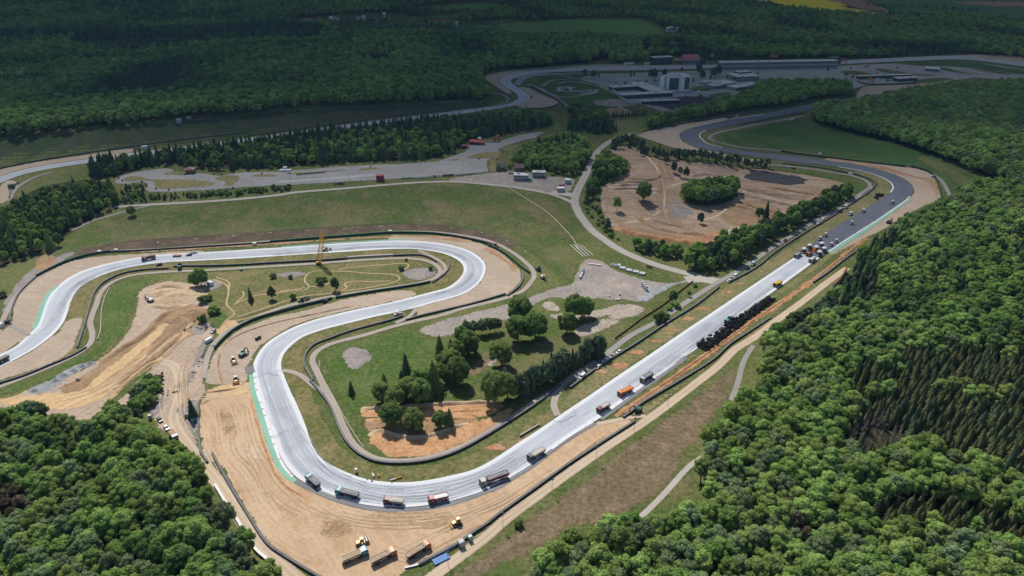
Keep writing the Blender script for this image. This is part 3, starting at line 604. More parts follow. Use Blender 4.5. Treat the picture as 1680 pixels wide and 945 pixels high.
# infield motocross paths and dirt
for p in ([(360,540),(372,525),(385,515),(372,500),(375,480),(372,468),(350,458)], [(384,500),(400,492),(420,485),(450,482),(470,478),(500,472)], [(460,478),(480,476),(500,476),(507,470),(500,462),(503,452),(515,445),(540,445),(575,446),(610,449),(640,450),(653,453),(655,459),(640,465),(600,473),(565,478)], [(560,478),(569,472),(565,466),(575,462),(610,462),(640,461)], [(507,470),(530,469),(545,462)], [(555,442),(600,437),(650,433),(668,433),(668,440),(652,446)], [(390,520),(430,507),(475,492),(500,486),(560,480)], [(385,545),(372,530),(400,524),(450,508),(490,498)], [(355,455),(375,463),(375,480)], [(387,497),(400,485),(398,478)]):
    road('dirt_path', p, 1.5, M['path_dirt'], 4, 3., .3)
G('dirt_patch', [(350,540),(372,525),(390,528),(385,545),(365,552)], 'dirt_gold', 3, 3, 1)
G('gravel_patch', [(452,450),(470,446),(495,446),(500,452),(480,456),(460,456)], 'lot_grey', 3, 2, 1.)
G('gravel_patch', [(660,447),(680,440),(705,440),(718,448),(700,458),(680,460),(665,455)], 'lot_grey', 3, 2, 1.)
G('gravel_patch', [(325,462),(345,458),(368,463),(355,475),(335,478)], 'lot_grey', 3, 2, 1.)
G('grass_tuft', [(340,520),(365,512),(376,525),(360,540),(345,538)], 'lush', 4, 2, 1.)
# orange bank in the park
G('orange_bank', [(603,718),(622,704),(640,712),(660,715),(690,717),(712,711),(735,703),(770,692),(800,685),(830,668),(842,668),(835,686),(800,708),(760,730),(720,745),(680,752),(640,752),(615,735)], 'orange', 3, 1.4, .8)
G('orange_bank', [(590,676),(600,669.5),(640,668.5),(700,664),(770,660),(812,659),(830,667),(800,683),(760,686),(700,688),(640,687),(594,685)], 'orange', 3, 1., .6)
G('bare_patch', [(560,577),(585,569.5),(614,582),(600,598.7),(577,608),(564,594)], 'lot_grey', 3, 1.6, 1.)
for p in ([(940,540),(975,525),(1010,522),(1020,528),(985,545),(950,555)], [(800,592),(815,588),(810,603),(796,602)], [(880,605),(900,612),(885,625)], [(890,500),(905,494),(916,500),(915,511),(892,507)], [(900,520),(950,512),(1000,505),(1010,515),(960,525)], [(1000,500),(1060,505),(1040,520),(1000,525)], [(820,600),(840,608),(836,625),(815,618)]):
    G('bare_patch', p, 'lot_pale', 3, 4 if p[0] != (890,500) else .6, 1.5)
G('brown_patch', [(760,600),(790,585),(830,565),(860,560),(850,580),(800,605),(780,620)], 'brown_slope', 2, 5, 2)
# gravel lot with the white tanks and its approach
G('gravel_lot', [(955,428.5),(970,424),(987,428.5),(1017,446),(1059,458.6),(1100,464.4),(1127,458),(1140,462),(1109,468),(1084,482),(1055,495),(1017,492),(950,492),(900,490),(880,500),(855,515),(824,528),(760,542),(740,551),(707,553.6),(687,541),(757,516.8),(830,498.4),(866,488),(910,472),(937,466),(945,450)], 'lot', 3, 2, 1.)
G('lot_patch', [(1005,468),(1030,463),(1045,470),(1030,476),(1010,475)], 'lot_pale', 4, 3, 1.5)
G('lot_patch', [(1040,488),(1070,470),(1110,464),(1080,485),(1060,498)], 'stone', 4, 5, 1.5)
# motocross ground on the right
G('motocross_ground', [(1000,247),(1030,239),(1075,259),(1120,265),(1180,270),(1240,277),(1300,284),(1350,292),(1392,303),(1400,312),(1375,326),(1340,342),(1300,358),(1262,376),(1210,388),(1165,404),(1125,400),(1070,391),(1030,385),(1005,374),(988,352),(985,325),(990,304),(1012,292),(1033,280),(1026,262)], 'moto', 3, 2.5, 1.5)
G('motocross_soil', [(1010,376),(1040,383),(1090,390),(1125,398),(1160,402),(1200,388),(1185,380),(1130,386),(1060,378),(1020,368)], 'rust', 4, 3, 1.5)
G('motocross_soil', [(1180,345),(1230,330),(1280,340),(1270,360),(1220,372),(1185,365)], 'dirt_brown', 4, 8, 2)
G('motocross_soil', [(1040,290),(1080,300),(1090,312),(1060,305),(1035,300)], 'dirt_brown', 4, 5, 2)
G('motocross_soil', [(1100,330),(1125,335),(1140,352),(1110,360),(1095,345)], 'lot_grey', 4, 5, 2)
G('grass_islet', [(1113,322),(1125,312),(1200,312),(1212,322),(1190,334),(1140,338)], 'lush', 4, 2, 1)
G('grass_islet', [(1250,272),(1300,277),(1360,287),(1400,296),(1424,310),(1405,318),(1393,302),(1350,291),(1300,283),(1260,277)], 'lush', 4, 2, .5)
G('asphalt_millings', [(1217,290),(1226,284),(1232,279.5),(1260,282),(1300,287),(1330,295),(1318,302),(1295,305),(1255,300),(1225,294)], 'patches', 5, 1.5, 3.2, sm=False)
for p in ([(1005,303),(1040,300),(1080,303),(1085,310)], [(1000,308),(1040,306),(1085,312)], [(998,313),(1040,312),(1080,318)], [(1060,255),(1080,280),(1090,310),(1090,345),(1110,375),(1160,385),(1220,372)], [(1085,310),(1120,300),(1180,290),(1215,292)], [(1225,310),(1280,330),(1330,335),(1370,318)], [(1200,322),(1250,345),(1310,350)], [(1010,368),(1060,360),(1090,345),(1120,350),(1160,360),(1200,335),(1225,310)]):
    road('motocross_path', p, 3.4, M['path_dirt'] if rng.random() < .3 else M['track_dirt'], 4, 4., .35)
# kart track paving with its islands
G('kart_track', [(186.7,297.7),(198,288.5),(222,282.7),(255,277.7),(275,276),(287,278.5),(284,282),(270,286),(304,287),(319,284.3),(334,284.3),(362,288.5),(381,285),(400,282.7),(450,282),(484,279.3),(550,273.8),(617,270),(667,268.6),(717,265),(750,253.5),(764,248.5),(761,241),(776,235),(792,231),(812,233.4),(834,226.8),(851,221.7),(880,216.7),(896,217),(880,226),(859,231),(834,238.5),(819,245),(822,255),(816,259),(801,262),(800,267),(802,282),(784,284.4),(717,289.5),(617,296),(567,298.6),(484,303.6),(400,307.8),(347,312),(280,315.3),(243.5,315.6),(237.7,312),(239.4,302),(233.5,298.6),(210,302.7),(190,302)], 'tarmac', 3, 1.5, 0, sm=False)
G('kart_track_lane', [(453.5,297),(530,292),(617,284.5),(617,289),(540,296),(453.5,301)], 'tarmac_light', 4, .4, 0, sm=False)
for p in ([(203,297.7),(217,289),(247,293.5),(314,295),(347,298.6),(354,302),(344,306),(297,309.4),(260,310),(253.6,305),(252,298.6),(230,297)], [(352,292),(391,288.5),(384,303.6),(369,306),(368,298.6)], [(410,289.4),(427.5,286),(456,288.5),(431,290.5)], [(467,285),(517,282),(572,278.5),(550,282),(500,285)], [(587,279),(619,275),(619,277.7)], [(765.5,258.5),(800.6,249),(822,252),(814,258.5),(776,261)], [(822,245),(847,237.6),(851,242),(834,247.7)], [(737,264),(749,260.5),(755,263.5)], [(801,262),(812,260),(815,266),(805,268)], [(803,268),(815,268),(815,282),(804,282)], [(790,230),(808,230),(822,232),(812,234.5),(795,234)], [(270,286),(285,281),(310,284),(306,287)]):
    G('kart_track_grass', p, 'dry', 5, .8, .3)
G('forecourt', [(735,294),(784,286),(807,283.6),(843,281),(897,289),(940,293),(941,304),(930,318),(897,317),(847,309),(797,301.5),(750,300)], 'lot', 3, 2, .8)
# roads
road('service_road', [(640,1000),(680,968),(712,945),(737,926),(771.7,900.7),(800,879),(833.7,849),(887,810),(937,773.6),(1000,730),(1050.5,697),(1092,667),(1134,635),(1180,599),(1205,574),(1239,553),(1269,530),(1310,500),(1354,466),(1390,440)], 5.6, M['track_dirt'], 5)
road('service_road', [(800,735.0),(832,690),(882.5,657),(920,633.4),(947,613.8),(977,595),(1010.5,568.6),(1035.6,550),(1077,528.5),(1130,493.5),(1172,466.8),(1218.8,440),(1262,410),(1303.6,383.5),(1337,363.5),(1379,341.7),(1397,330),(1414,317),(1426,308),(1427,303),(1417,295),(1393,287.7),(1360,282.7),(1330,277.5),(1280,272),(1245,270)][2:], 4.6, M['service_grey'], 5)
road('service_road', [(893,650),(882.5,657),(832,690),(790.5,715.4),(748.7,737),(707,750.5),(665,756.5),(622,754.3),(597,743.5),(580,729),(567,708),(547,662),(533.8,640),(523,617),(515,600),(512,590),(518.6,578),(533.6,568),(557,560),(590.5,552),(640.7,537),(682.5,526.5),(720,518.5),(757,507),(832,488.4),(857,477.5),(868,467),(876,455),(875,445),(866,434),(847,418.5),(822,403.5),(797,394),(755,386),(713,381.4),(680,380.2),(640.7,381),(590.5,384.7),(523.6,390),(480,393.4),(367,401.4),(267,408.4),(200,411.8),(150.5,418.5),(108.7,429),(75,447),(42,470),(22,493),(10,514),(3,530),(-10,560)], 4., M['service'], 5)
road('service_road', [(-40,650),(0,634.6),(50,615),(100,594),(133.8,577),(149,562),(151.5,547),(148,531),(153,512),(157,503.7),(165.5,480.3),(180.6,465.3),(209,453.6),(251,447.7),(342,443.2),(409,439.4),(480,435),(523.6,432.2),(590.5,427.2),(657.4,423.9),(690.8,426),(711,432.5),(722,442),(721,450),(705,460),(674,467),(607,477),(557,484.6),(507,493.8),(465,503.8),(440,513),(412,525),(379,540),(357,557),(343.7,577),(337,598.6),(333.7,620)], 3.9, M['service'], 5)
road('service_road', [(686.7,411),(708.4,421),(724,430),(731,440),(728,450)], 3., M['service'], 5)
road('access_path', [(463,607.5),(487,612.5),(502,622.5),(515.4,634),(532,643)], 3.6, M['service'], 6)
road('access_path', [(684,505),(671,520),(649,530)], 3.4, M['lot'] if False else M['service'], 6)
road('access_path', [(921,636),(911,652),(909,668),(916,682)], 4.2, M['service'], 6)
road('access_path', [(7,531),(25,538),(49,551)], 2.6, M['service_grey'], 6)
road('access_path', [(980,696),(1010,690),(1040,684),(1060,683)], 3.2, M['track_dirt'], 6)
road('main_road', [(1040,219),(1010,228),(995.7,235.5),(980.7,248.5),(972,263.5),(964,280),(955.6,297),(947,313.7),(943,330.4),(948,347),(957,361),(973.6,380),(993.6,395),(1020.4,411.8),(1059,428.5),(1100.7,441.9),(1142.5,452),(1180,461)], 8.6, M['road_main'], 5)
road('main_road', [(1125,459),(1150,458),(1175,462)], 12, M['road_pale'], 5)
road('hillside_road', [(188,340),(247,336),(313.8,332.3),(380.7,327.8),(460,320),(483.6,316),(567,309.4),(640,303),(700,299),(750.5,298.7),(800.6,302.8),(850.8,308.7),(897,317),(922,325),(940,333)], 4.6, M['road_pale'], 5)
road('hillside_road', [(247,337),(210.7,345.4),(184,353),(150.5,363),(118,378)], 3.2, M['service_grey'], 4)
road('hillside_road', [(905,316),(925,318),(946,322)], 9, M['road_pale'], 5)
road('forest_road', [(1236,567),(1226,582),(1218,598),(1210,630),(1200,657)], 3.4, M['service_grey'], 5)
road('forest_road', [(1160,745),(1130,766),(1093,806.7),(1060,840),(1037,860)], 3., M['road_pale'], 5)
road('dirt_road', [(327,745),(338.5,768),(367,802),(392,843.6),(417,880),(442,909),(480,945),(520,980)], 7., M['track_dirt'], 5)
road('dirt_road', [(250,590),(285,600),(295,640),(285,690),(312,735),(330,755)], 9., M['yard'] if False else M['track_dirt'], 4, 4, .45)
road('grass_track', [(832,307),(870,330),(900,350),(935,385),(950,410)], 1.1, M['rut_moto'] if 'rut_moto' in M else M['track_dirt'], 4, 4, .45)
road('far_ring_road', [(858,133),(850,128),(870,124),(905,122),(940,128)], 6, M['tarmac_dark'] if False else M['service_grey'], 7)
road('far_ring_road', [(848,140),(852,134),(862,128),(880,124),(930,121),(1000,122)], 9, M['track_grey'], 5)
road('far_ring_road', [(867,141),(872,139),(885,146),(905,156),(922,168),(930,175)], 5, M['service_grey'], 7)
road('far_service_road', [(806,152),(825,156),(834,163),(826,170),(800,176),(740,183)], 4, M['service_grey'], 5)
road('far_service_road', [(15,330),(25,312),(40,300),(60,290),(85,283)], 4, M['service_grey'], 5)
road('field_track', [(1162,226),(1172,232),(1200,239),(1250,245),(1285,249)], 4, M['service_grey'], 5)
road('field_track', [(1285,249),(1340,252)], .6, M['service_grey'], 4)
road('field_track', [(1163,226),(1170,221),(1200,213),(1250,203),(1320,190)], 4, M['service_grey'], 5)
road('field_track', [(1530,285),(1545,297),(1553,310),(1560,325)], 4, M['service_grey'], 5)
# paddock on the plateau
G('paddock_paving', [(955,125),(1000,121),(1120,117),(1250,112),(1374,108),(1420,106),(1500,103),(1590,101),(1640,108),(1690,116),(1690,135),(1600,128),(1560,133),(1500,137),(1420,141),(1400,147),(1330,150),(1240,160),(1215,172),(1170,176),(1130,180),(1090,185),(1060,175),(1030,165),(1000,148),(975,138),(950,132)], 'paddock', 3, 4, 0, sm=False)
G('paddock_grass', [(1470,104),(1590,102),(1640,110),(1690,118),(1690,124),(1620,115),(1560,110),(1500,108)], 'deep', 4, 5, 1)
for p in ([(1440,113),(1500,121),(1535,124),(1500,124),(1450,119)], [(1540,111),(1590,118),(1605,122),(1580,121),(1545,115)], [(1580,109),(1640,118),(1660,122),(1630,121),(1590,113)], [(1395,116),(1440,124),(1420,125),(1380,120)], [(1505,131),(1560,129),(1545,134),(1505,137)], [(1135,144),(1165,142),(1168,148),(1140,150)], [(1055,166),(1110,163),(1112,168),(1058,170)], [(1165,155),(1200,153),(1190,160),(1168,162)]):
    G('paddock_grass', p, 'slope', 5, 3, 1)
road('paddock_lane', [(1555,112),(1575,117),(1602,122)], 5, M['milled_far'], 6)
road('paddock_lane', [(1590,112),(1620,118),(1640,122)], 4, M['service'], 6)
road('paddock_lane', [(1210,150),(1200,158),(1205,168),(1215,160),(1235,150)], 7, M['service'], 6)
G('black_millings', [(1052,170),(1090,163),(1130,158),(1165,160),(1180,168),(1150,178),(1120,185),(1085,176)], 'patches', 5, 4, 2)
G('kart_infield', [(880,132),(920,124),(1000,124),(1040,132),(1060,150),(1040,172),(1020,178),(960,174),(930,166),(900,150)], 'deep', 2, 5, 1)
for p in ([(890,142),(910,132),(960,130),(1000,134),(1010,140),(985,142),(940,134),(915,138)], [(912,150),(940,143),(935,148),(960,152),(975,150),(970,155),(930,155)], [(886,145),(905,155),(925,160),(950,158),(975,153)]):
    road('kart_lane', p, 6, M['service_grey'], 6)
for p in ([(938,147),(930,143),(917,145),(922,150),(955,150),(978,148),(970,153),(952,154)],):
    road('kart_lane', p, 4, M['kerb_green'] if False else M['milled_far'], 7)
G('bare_patch', [(975,165),(1030,163),(1045,172),(1010,176),(980,172)], 'lot', 3, 5, 2)
G('bare_patch', [(970,180),(1020,178),(1040,186),(1000,190),(975,188)], 'dirt_brown', 3, 4, 2)
road('paddock_road', [(985,142),(1010,155),(1030,165)], 6, M['service'], 6)
road('paddock_road', [(960,173),(990,172),(1000,166),(1020,178),(1032,184)], 5, M['service'], 6)
G('meadow', [(915,187),(935,176),(960,185),(985,200),(1010,222),(1060,206),(1110,198),(1150,196),(1100,190),(1060,193),(1000,198),(975,196),(950,180),(920,180),(905,200),(900,212),(925,214)], 'meadow', 1, 6, 2)
G('meadow', [(1000,225),(1070,205),(1110,196),(1160,192),(1120,205),(1060,220),(1030,230)], 'meadow', 2, 6, 2)
# wheel ruts and graders' lines on the earth works, tyre marks on the planed track
M['rut_dark'] = strip_mat('rut_dark', (.36, .245, .15), (.42, .29, .185), None, .5, 4, .03, .2, None, True)
M['rut_pale'] = strip_mat('rut_pale', (.58, .45, .31), (.64, .51, .37), None, .5, 4, .03, .15, None, True)
M['rut_moto'] = strip_mat('rut_moto', (.27, .18, .12), (.33, .225, .15), None, .5, 4, .03, .2, None, True)
M['tyre_mark'] = strip_mat('tyre_mark', (.34, .36, .39), (.41, .43, .46), None, .5, 4, .03, .2, None, True)
M['dust_mark'] = strip_mat('dust_mark', (.70, .70, .69), (.76, .75, .73), None, .5, 4, .03, .1, None, True)
def ruts(px, n, spread, w_, mats, lvl=6, pair=1.9):
    base = gpath(px, 4.)
    for i in range(n):
        m = M[rng.choice(mats)]; o_ = rng.uniform(-spread, spread); a = rng.uniform(0, .35); z_ = rng.uniform(.6, 1.)
        c0 = offset(base, o_); c0 = c0[int(len(c0) * a):max(int(len(c0) * z_), int(len(c0) * a) + 4)]
        wob = np.array([mnoise.noise((q[0] / 22., q[1] / 22., i * 3.1)) for q in c0]) * spread * .35
        c0 = c0 + np.stack([-np.gradient(c0[:, 1]), np.gradient(c0[:, 0])], 1) / 4. * wob[:, None]
        for s_ in ((-pair / 2, pair / 2) if pair else (0,)):
            c1 = offset(c0, s_); strip_mesh('wheel_ruts', offset(c1, w_ / 2), offset(c1, -w_ / 2), m, lvl, (0, .3, .7, 1), (0, .56, .56, 0))
ruts([(345,668),(350,720),(372,770),(410,820),(450,870),(510,910),(580,930)], 6, 9, .55, ['rut_dark', 'rut_pale', 'rut_pale'])
ruts([(400,650),(415,710),(440,770),(480,815),(540,845),(600,862)], 6, 8, .5, ['rut_dark', 'rut_pale'])
ruts([(480,800),(560,842),(640,855),(720,850),(800,825),(870,785),(940,740)], 5, 4, .5, ['rut_dark', 'rut_pale'])
ruts([(560,935),(640,925),(700,900),(760,870),(830,835),(900,785)], 5, 5, .5, ['rut_dark', 'rut_pale'])
ruts([(640,905),(670,915),(700,905),(720,880)], 3, 5, .45, ['rut_dark'])
ruts([(320,515),(270,560),(210,610),(150,645),(60,664)], 16, 7, .7, ['rut_dark', 'rut_pale', 'rut_dark'], 7, 0)
ruts([(330,530),(280,575),(230,618),(170,655)], 12, 5, .6, ['rut_dark', 'rut_pale'], 7, 0)
ruts([(330,560),(300,590),(288,630),(290,680),(315,735)], 9, 6, .5, ['rut_pale', 'rut_dark'], 6)
ruts([(400,640),(350,648),(300,655),(270,670)], 4, 3, .5, ['rut_pale', 'rut_dark'], 6)
ruts([(1085,250),(1092,290),(1090,340),(1120,375),(1180,388),(1240,372)], 7, 5, .9, ['rut_moto'], 6, 2.2)
ruts([(1200,300),(1250,315),(1320,325),(1370,318)], 6, 6, 1., ['rut_moto'], 6, 2.2)
ruts([(1000,350),(1040,375),(1100,385),(1170,390)], 6, 5, .9, ['rut_moto'], 6, 2.2)
ruts([(1180,330),(1240,350),(1280,352)], 7, 9, .9, ['rut_moto'], 6, 2.2)
ruts([(1010,300),(1050,325),(1060,350),(1100,370)], 5, 8, .9, ['rut_moto'], 6, 2.2)
for q in ([(425,640),(440,660),(470,700),(510,760),(560,795),(640,812),(740,805)], [(440,600),(455,660),(490,730),(540,785),(610,805)], [(560,798),(660,815),(760,800),(850,755),(950,685)]): ruts(q, 7, 5, .32, ['tyre_mark'], 9, 1.8)
ruts([(300,425),(480,414),(640,403),(740,412),(780,440),(760,470),(690,492),(560,522)], 6, 4, .4, ['tyre_mark'], 9, 1.8)
ruts([(960,680),(1080,600),(1200,510),(1300,435)], 8, 5, .35, ['tyre_mark'], 9, 1.8)
ruts([(60,560),(95,510),(130,465),(200,438),(300,424)], 6, 4, .4, ['tyre_mark'], 9, 1.8)
for (x, y) in ((470,705),(440,612),(1105,580),(1180,533),(930,690),(945,682),(655,512),(1150,545),(1240,490)):
    for k in range(4):
        a = rng.uniform(0, 6.28); cc = P(x, y); r0 = rng.uniform(5, 9); a1 = a + rng.uniform(.7, 1.5) * rng.choice((-1, 1)); ox, oy = rng.uniform(-3, 3), rng.uniform(-3, 3)
        pts = np.array([(cc.x + ox - r0 * math.cos(a) + r0 * math.cos(a + (a1 - a) * t), cc.y + oy - r0 * math.sin(a) + r0 * math.sin(a + (a1 - a) * t)) for t in np.linspace(0, 1, 12)])
        strip_mesh('tyre_mark', offset(pts, .16), offset(pts, -.16), M['tyre_mark'], 10, (0, .3, .7, 1), (0, .6, .6, 0))
# earth berms: real ridges with a steep and a gentle side
def berm(px, w_, h, mat, label=None, step=2.2, name='earth_berm', lump=.35):
    c0 = gpath(px, step); t = np.gradient(c0, axis=0); t /= np.linalg.norm(t, axis=1)[:, None] + 1e-9; nrm = np.stack([-t[:, 1], t[:, 0]], 1); vs = []; n = len(c0); prof = ((-.5, -.03), (-.28, .55), (-.1, .95), (.08, 1.), (.3, .5), (.5, -.03)); k = len(prof)
    for i in range(n):
        e = min(1., i / 4., (n - 1 - i) / 4.); q = 1 + lump * mnoise.noise((c0[i, 0] / 5., c0[i, 1] / 5., h)) * 1.6
        for u, v in prof:
            x, y = c0[i] + nrm[i] * w_ * u * (1 + .25 * mnoise.noise((c0[i, 0] / 3., c0[i, 1] / 3., u * 4))); vs.append((x, y, float(H(x, y)) + h * v * q * e + (.02 if v > 0 else 0)))
    fs = []
    for i in range(n - 1):
        for j in range(k - 1): a = i * k + j; fs.append((a, a + 1, a + 1 + k, a + k))
    p0, q0, r0 = (np.array(vs[j]) for j in fs[len(fs) // 2][:3])
    if np.cross(q0 - p0, r0 - p0)[2] < 0: fs = [f[::-1] for f in fs]
    o = mesh_obj(name, vs, fs, M[mat], None, None, True); add_edge(o.data, [1] * len(vs)); o['kind'] = 'structure'; return o
for q, w_, h, m in (([(592,671),(640,669),(700,665),(770,661),(815,660)], 3.2, 1.3, 'sand'), ([(605,716),(622,706),(650,714),(690,718),(712,712),(740,703),(770,694)], 3., 1.2, 'sand'), ([(600,690),(660,688),(720,687),(780,686)], 3., .8, 'orange'), ([(640,679),(720,676),(800,672)], 2.4, .6, 'orange'),
    ([(1005,302),(1030,299),(1060,300),(1082,304)], 5, 1.7, 'moto'), ([(1000,307),(1035,304),(1070,306),(1084,309)], 4.5, 1.5, 'moto'), ([(997,312),(1035,310),(1075,313)], 4.5, 1.4, 'moto'), ([(1020,290),(1050,296),(1075,294),(1086,286)], 5, 1.6, 'dirt_brown'), ([(1085,268),(1095,285),(1105,300)], 5, 1.2, 'moto'),
    ([(1195,305),(1250,316),(1310,326)], 6, 2., 'moto'), ([(1205,316),(1260,330),(1310,340)], 6, 2., 'moto'), ([(1250,306),(1310,316),(1350,322)], 5, 1.6, 'dirt_brown'), ([(1318,335),(1345,318),(1350,312)], 5, 1.5, 'moto'), ([(1195,335),(1235,345),(1262,358)], 6, 1.8, 'dirt_brown'), ([(1100,335),(1125,342),(1145,345)], 5, 1.4, 'moto'),
    ([(1040,350),(1065,370),(1110,382),(1160,385)], 6, 1.5, 'dirt_brown'), ([(1055,345),(1085,365),(1130,374)], 5, 1.3, 'moto'), ([(1008,374),(1035,384),(1075,391),(1125,398),(1160,401)], 6, 2.2, 'rust'), ([(1130,290),(1160,286),(1190,290)], 5, 1.2, 'moto'), ([(990,330),(996,350),(1010,366)], 5, 1.3, 'moto'), ([(1100,258),(1130,268),(1180,275)], 4, .9, 'moto'),
    ([(290,503),(262,523),(235,551),(205,569),(165,596)], 5, 1.4, 'dirt_brown'), ([(300,545),(262,582),(225,608),(195,632)], 4, 1.1, 'dirt_brown'), ([(315,520),(280,548),(240,585)], 4, .9, 'dirt_brown'), ([(250,560),(205,600),(150,640)], 3.5, .8, 'dirt_gold'), ([(270,585),(235,606),(205,632),(180,655)], 3, 1.2, 'dirt_gold'),
    ([(244,478),(275,470),(310,473)], 6, 1.6, 'sand'), ([(240,500),(275,505),(310,500)], 5, 1.2, 'sand'),
    ([(362,573),(375,560),(400,546),(450,530),(510,517),(590,500)], 1.2, .5, 'gravel_rust'), ([(362,575),(358,600),(364,625),(366,634)], 1.3, .5, 'gravel_rust'), ([(330,645),(360,642),(395,636)], 2., .8, 'dirt_brown'), ([(345,655),(330,665)], 2.4, .9, 'dirt_brown'),
    ([(410,650),(421,692),(437,742),(462,790),(512,824)], 1.4, .4, 'orange'), ([(690,392),(730,393),(770,400)], 1.6, .5, 'gravel_rust'), ([(795,408),(830,428),(848,441)], 2., .6, 'rust'),
    ([(1400,268),(1470,283),(1505,291),(1528,293)], 2., .7, 'rust'), ([(1512,297),(1532,303),(1538,322)], 1.8, .6, 'rust'), ([(820,838),(880,798),(940,752),(1000,708)], 2., .5, 'dirt'), ([(1010,683),(1100,622),(1197,553),(1290,488)], 2.2, .6, 'rust'), ([(1340,455),(1390,415),(1424,391)], 2.2, .6, 'rust')):
    berm(q, w_, h, m)
# fields towards the horizon
G('green_field', [(767,43),(810,39),(860,35),(927,31),(1000,31),(1053,33),(1073,42),(1093,50),(1080,60),(1030,62),(960,60),(893,58),(830,52)], 'field', 2, 10, 3, step=10, gap=40)
G('dark_field', [(560,45),(640,40),(700,44),(767,43),(830,52),(893,59),(800,62),(700,58),(600,54)], 'field_dark', 2, 10, 3, step=10, gap=40)
G('green_field', [(683,18),(720,9),(790,4),(830,12),(780,18),(720,20)], 'field', 2, 10, 3, step=10, gap=40)
G('green_field', [(690,30),(740,24),(800,23),(800,27),(740,30)], 'field', 2, 10, 3, step=10, gap=40)
G('rapeseed_field', [(1245,-2),(1350,-2),(1410,15),(1460,24),(1425,26),(1387,23),(1303,15)], 'rape', 3, 10, 3, step=10, gap=40)
G('ploughed_field', [(1350,-2),(1413,-2),(1440,8),(1462,18),(1458,24),(1410,15)], 'plough', 3, 10, 3, step=10, gap=40)
G('dark_field', [(1413,-3),(1600,-4),(1760,-4),(1760,40),(1640,34),(1560,26),(1470,24),(1450,12)], 'field_dark', 2, 10, 3, step=10, gap=40)
G('ploughed_field', [(1560,4),(1680,3),(1760,6),(1760,14),(1680,12),(1620,11)], 'plough', 3, 10, 3, step=10, gap=40)
G('green_field', [(1600,38),(1680,36),(1760,40),(1760,52),(1680,50)], 'field', 3, 10, 3, step=10, gap=40)
G('rapeseed_field', [(1665,51),(1700,52),(1760,55),(1760,60),(1690,57)], 'rape', 4, 10, 3, step=10, gap=40)
G('dark_field', [(130,72),(200,68),(330,66),(350,69),(250,76),(150,80)], 'field_dark', 2, 10, 3, step=10, gap=40)

# dark soil under the woods
G('forest_soil', [(-420,735),(-90,720),(30,690),(95,702),(150,720),(185,700),(215,676),(240,690),(262,738),(306,748),(345,800),(385,862),(420,912),(470,1000),(470,1150),(-540,1150)], 'floor', 1, 6, 2)
G('forest_soil', [(845,1010),(880,958),(930,922),(1000,893),(1085,880),(1130,866),(1155,850),(1142,790),(1150,755),(1200,695),(1250,655),(1240,628),(1243,598),(1262,568),(1320,530),(1385,470),(1430,412),(1495,368),(1570,332),(1650,312),(1640,300),(1530,256),(1390,217),(1328,193),(1400,176),(1550,152),(1720,143),(1850,150),(1990,320),(2100,945),(2100,1150),(845,1150)], 'floor', 1, 6, 2, gap=14)
G('forest_soil', [(150,278),(300,255),(500,228),(700,204),(850,190),(908,202),(830,220),(757,238),(710,260),(550,268),(390,279),(270,270),(170,295)], 'floor', 1, 5, 1)
G('forest_soil', [(-380,420),(-70,352),(0,340),(75,304),(165,296),(198,325),(160,354),(105,392),(60,420),(-70,455),(-380,540)], 'floor', 1, 5, 1)
G('forest_soil', [(-420,285),(-90,246),(67,222),(250,201),(467,181),(727,167),(806,158),(788,128),(860,113),(1068,94),(1287,96.5),(1590,88.5),(1760,100),(1760,0),(1250,30),(1080,70),(900,66),(560,58),(-90,80),(-420,90)], 'floor', 1, 12, 1, step=12, gap=45)
# ---------------------------------------------------------------- foliage
def leaf_mat(name, dark, light, trans=.46):
    m, nt, N, L = newmat(name)
    oi = nt.nodes.new('ShaderNodeObjectInfo'); t = attr(nt, 'tint').outputs['Fac']
    k = mth(nt, 'ADD', mth(nt, 'MULTIPLY', oi.outputs['Random'], .68), mth(nt, 'MULTIPLY', t, .32))
    col = mixc(nt, k, dark, light)
    hv = nt.nodes.new('ShaderNodeHueSaturation'); L.new(col, hv.inputs['Color'])
    r2 = mth(nt, 'FRACT', mth(nt, 'MULTIPLY', oi.outputs['Random'], 17.3))
    L.new(mth(nt, 'MULTIPLY_ADD', r2, .03, .456), hv.inputs['Hue'])
    L.new(mth(nt, 'MULTIPLY_ADD', r2, .46, 1.08), hv.inputs['Value']); hv.inputs['Saturation'].default_value = .84
    col = hv.outputs[0]
    d = nt.nodes.new('ShaderNodeBsdfDiffuse'); tr = nt.nodes.new('ShaderNodeBsdfTranslucent'); x = nt.nodes.new('ShaderNodeMixShader'); o = nt.nodes.new('ShaderNodeOutputMaterial')
    L.new(col, d.inputs[0]); L.new(mixc(nt, .35, col, (.12, .26, .035)), tr.inputs[0]); x.inputs[0].default_value = trans
    L.new(d.outputs[0], x.inputs[1]); L.new(tr.outputs[0], x.inputs[2]); L.new(x.outputs[0], o.inputs[0]); return m
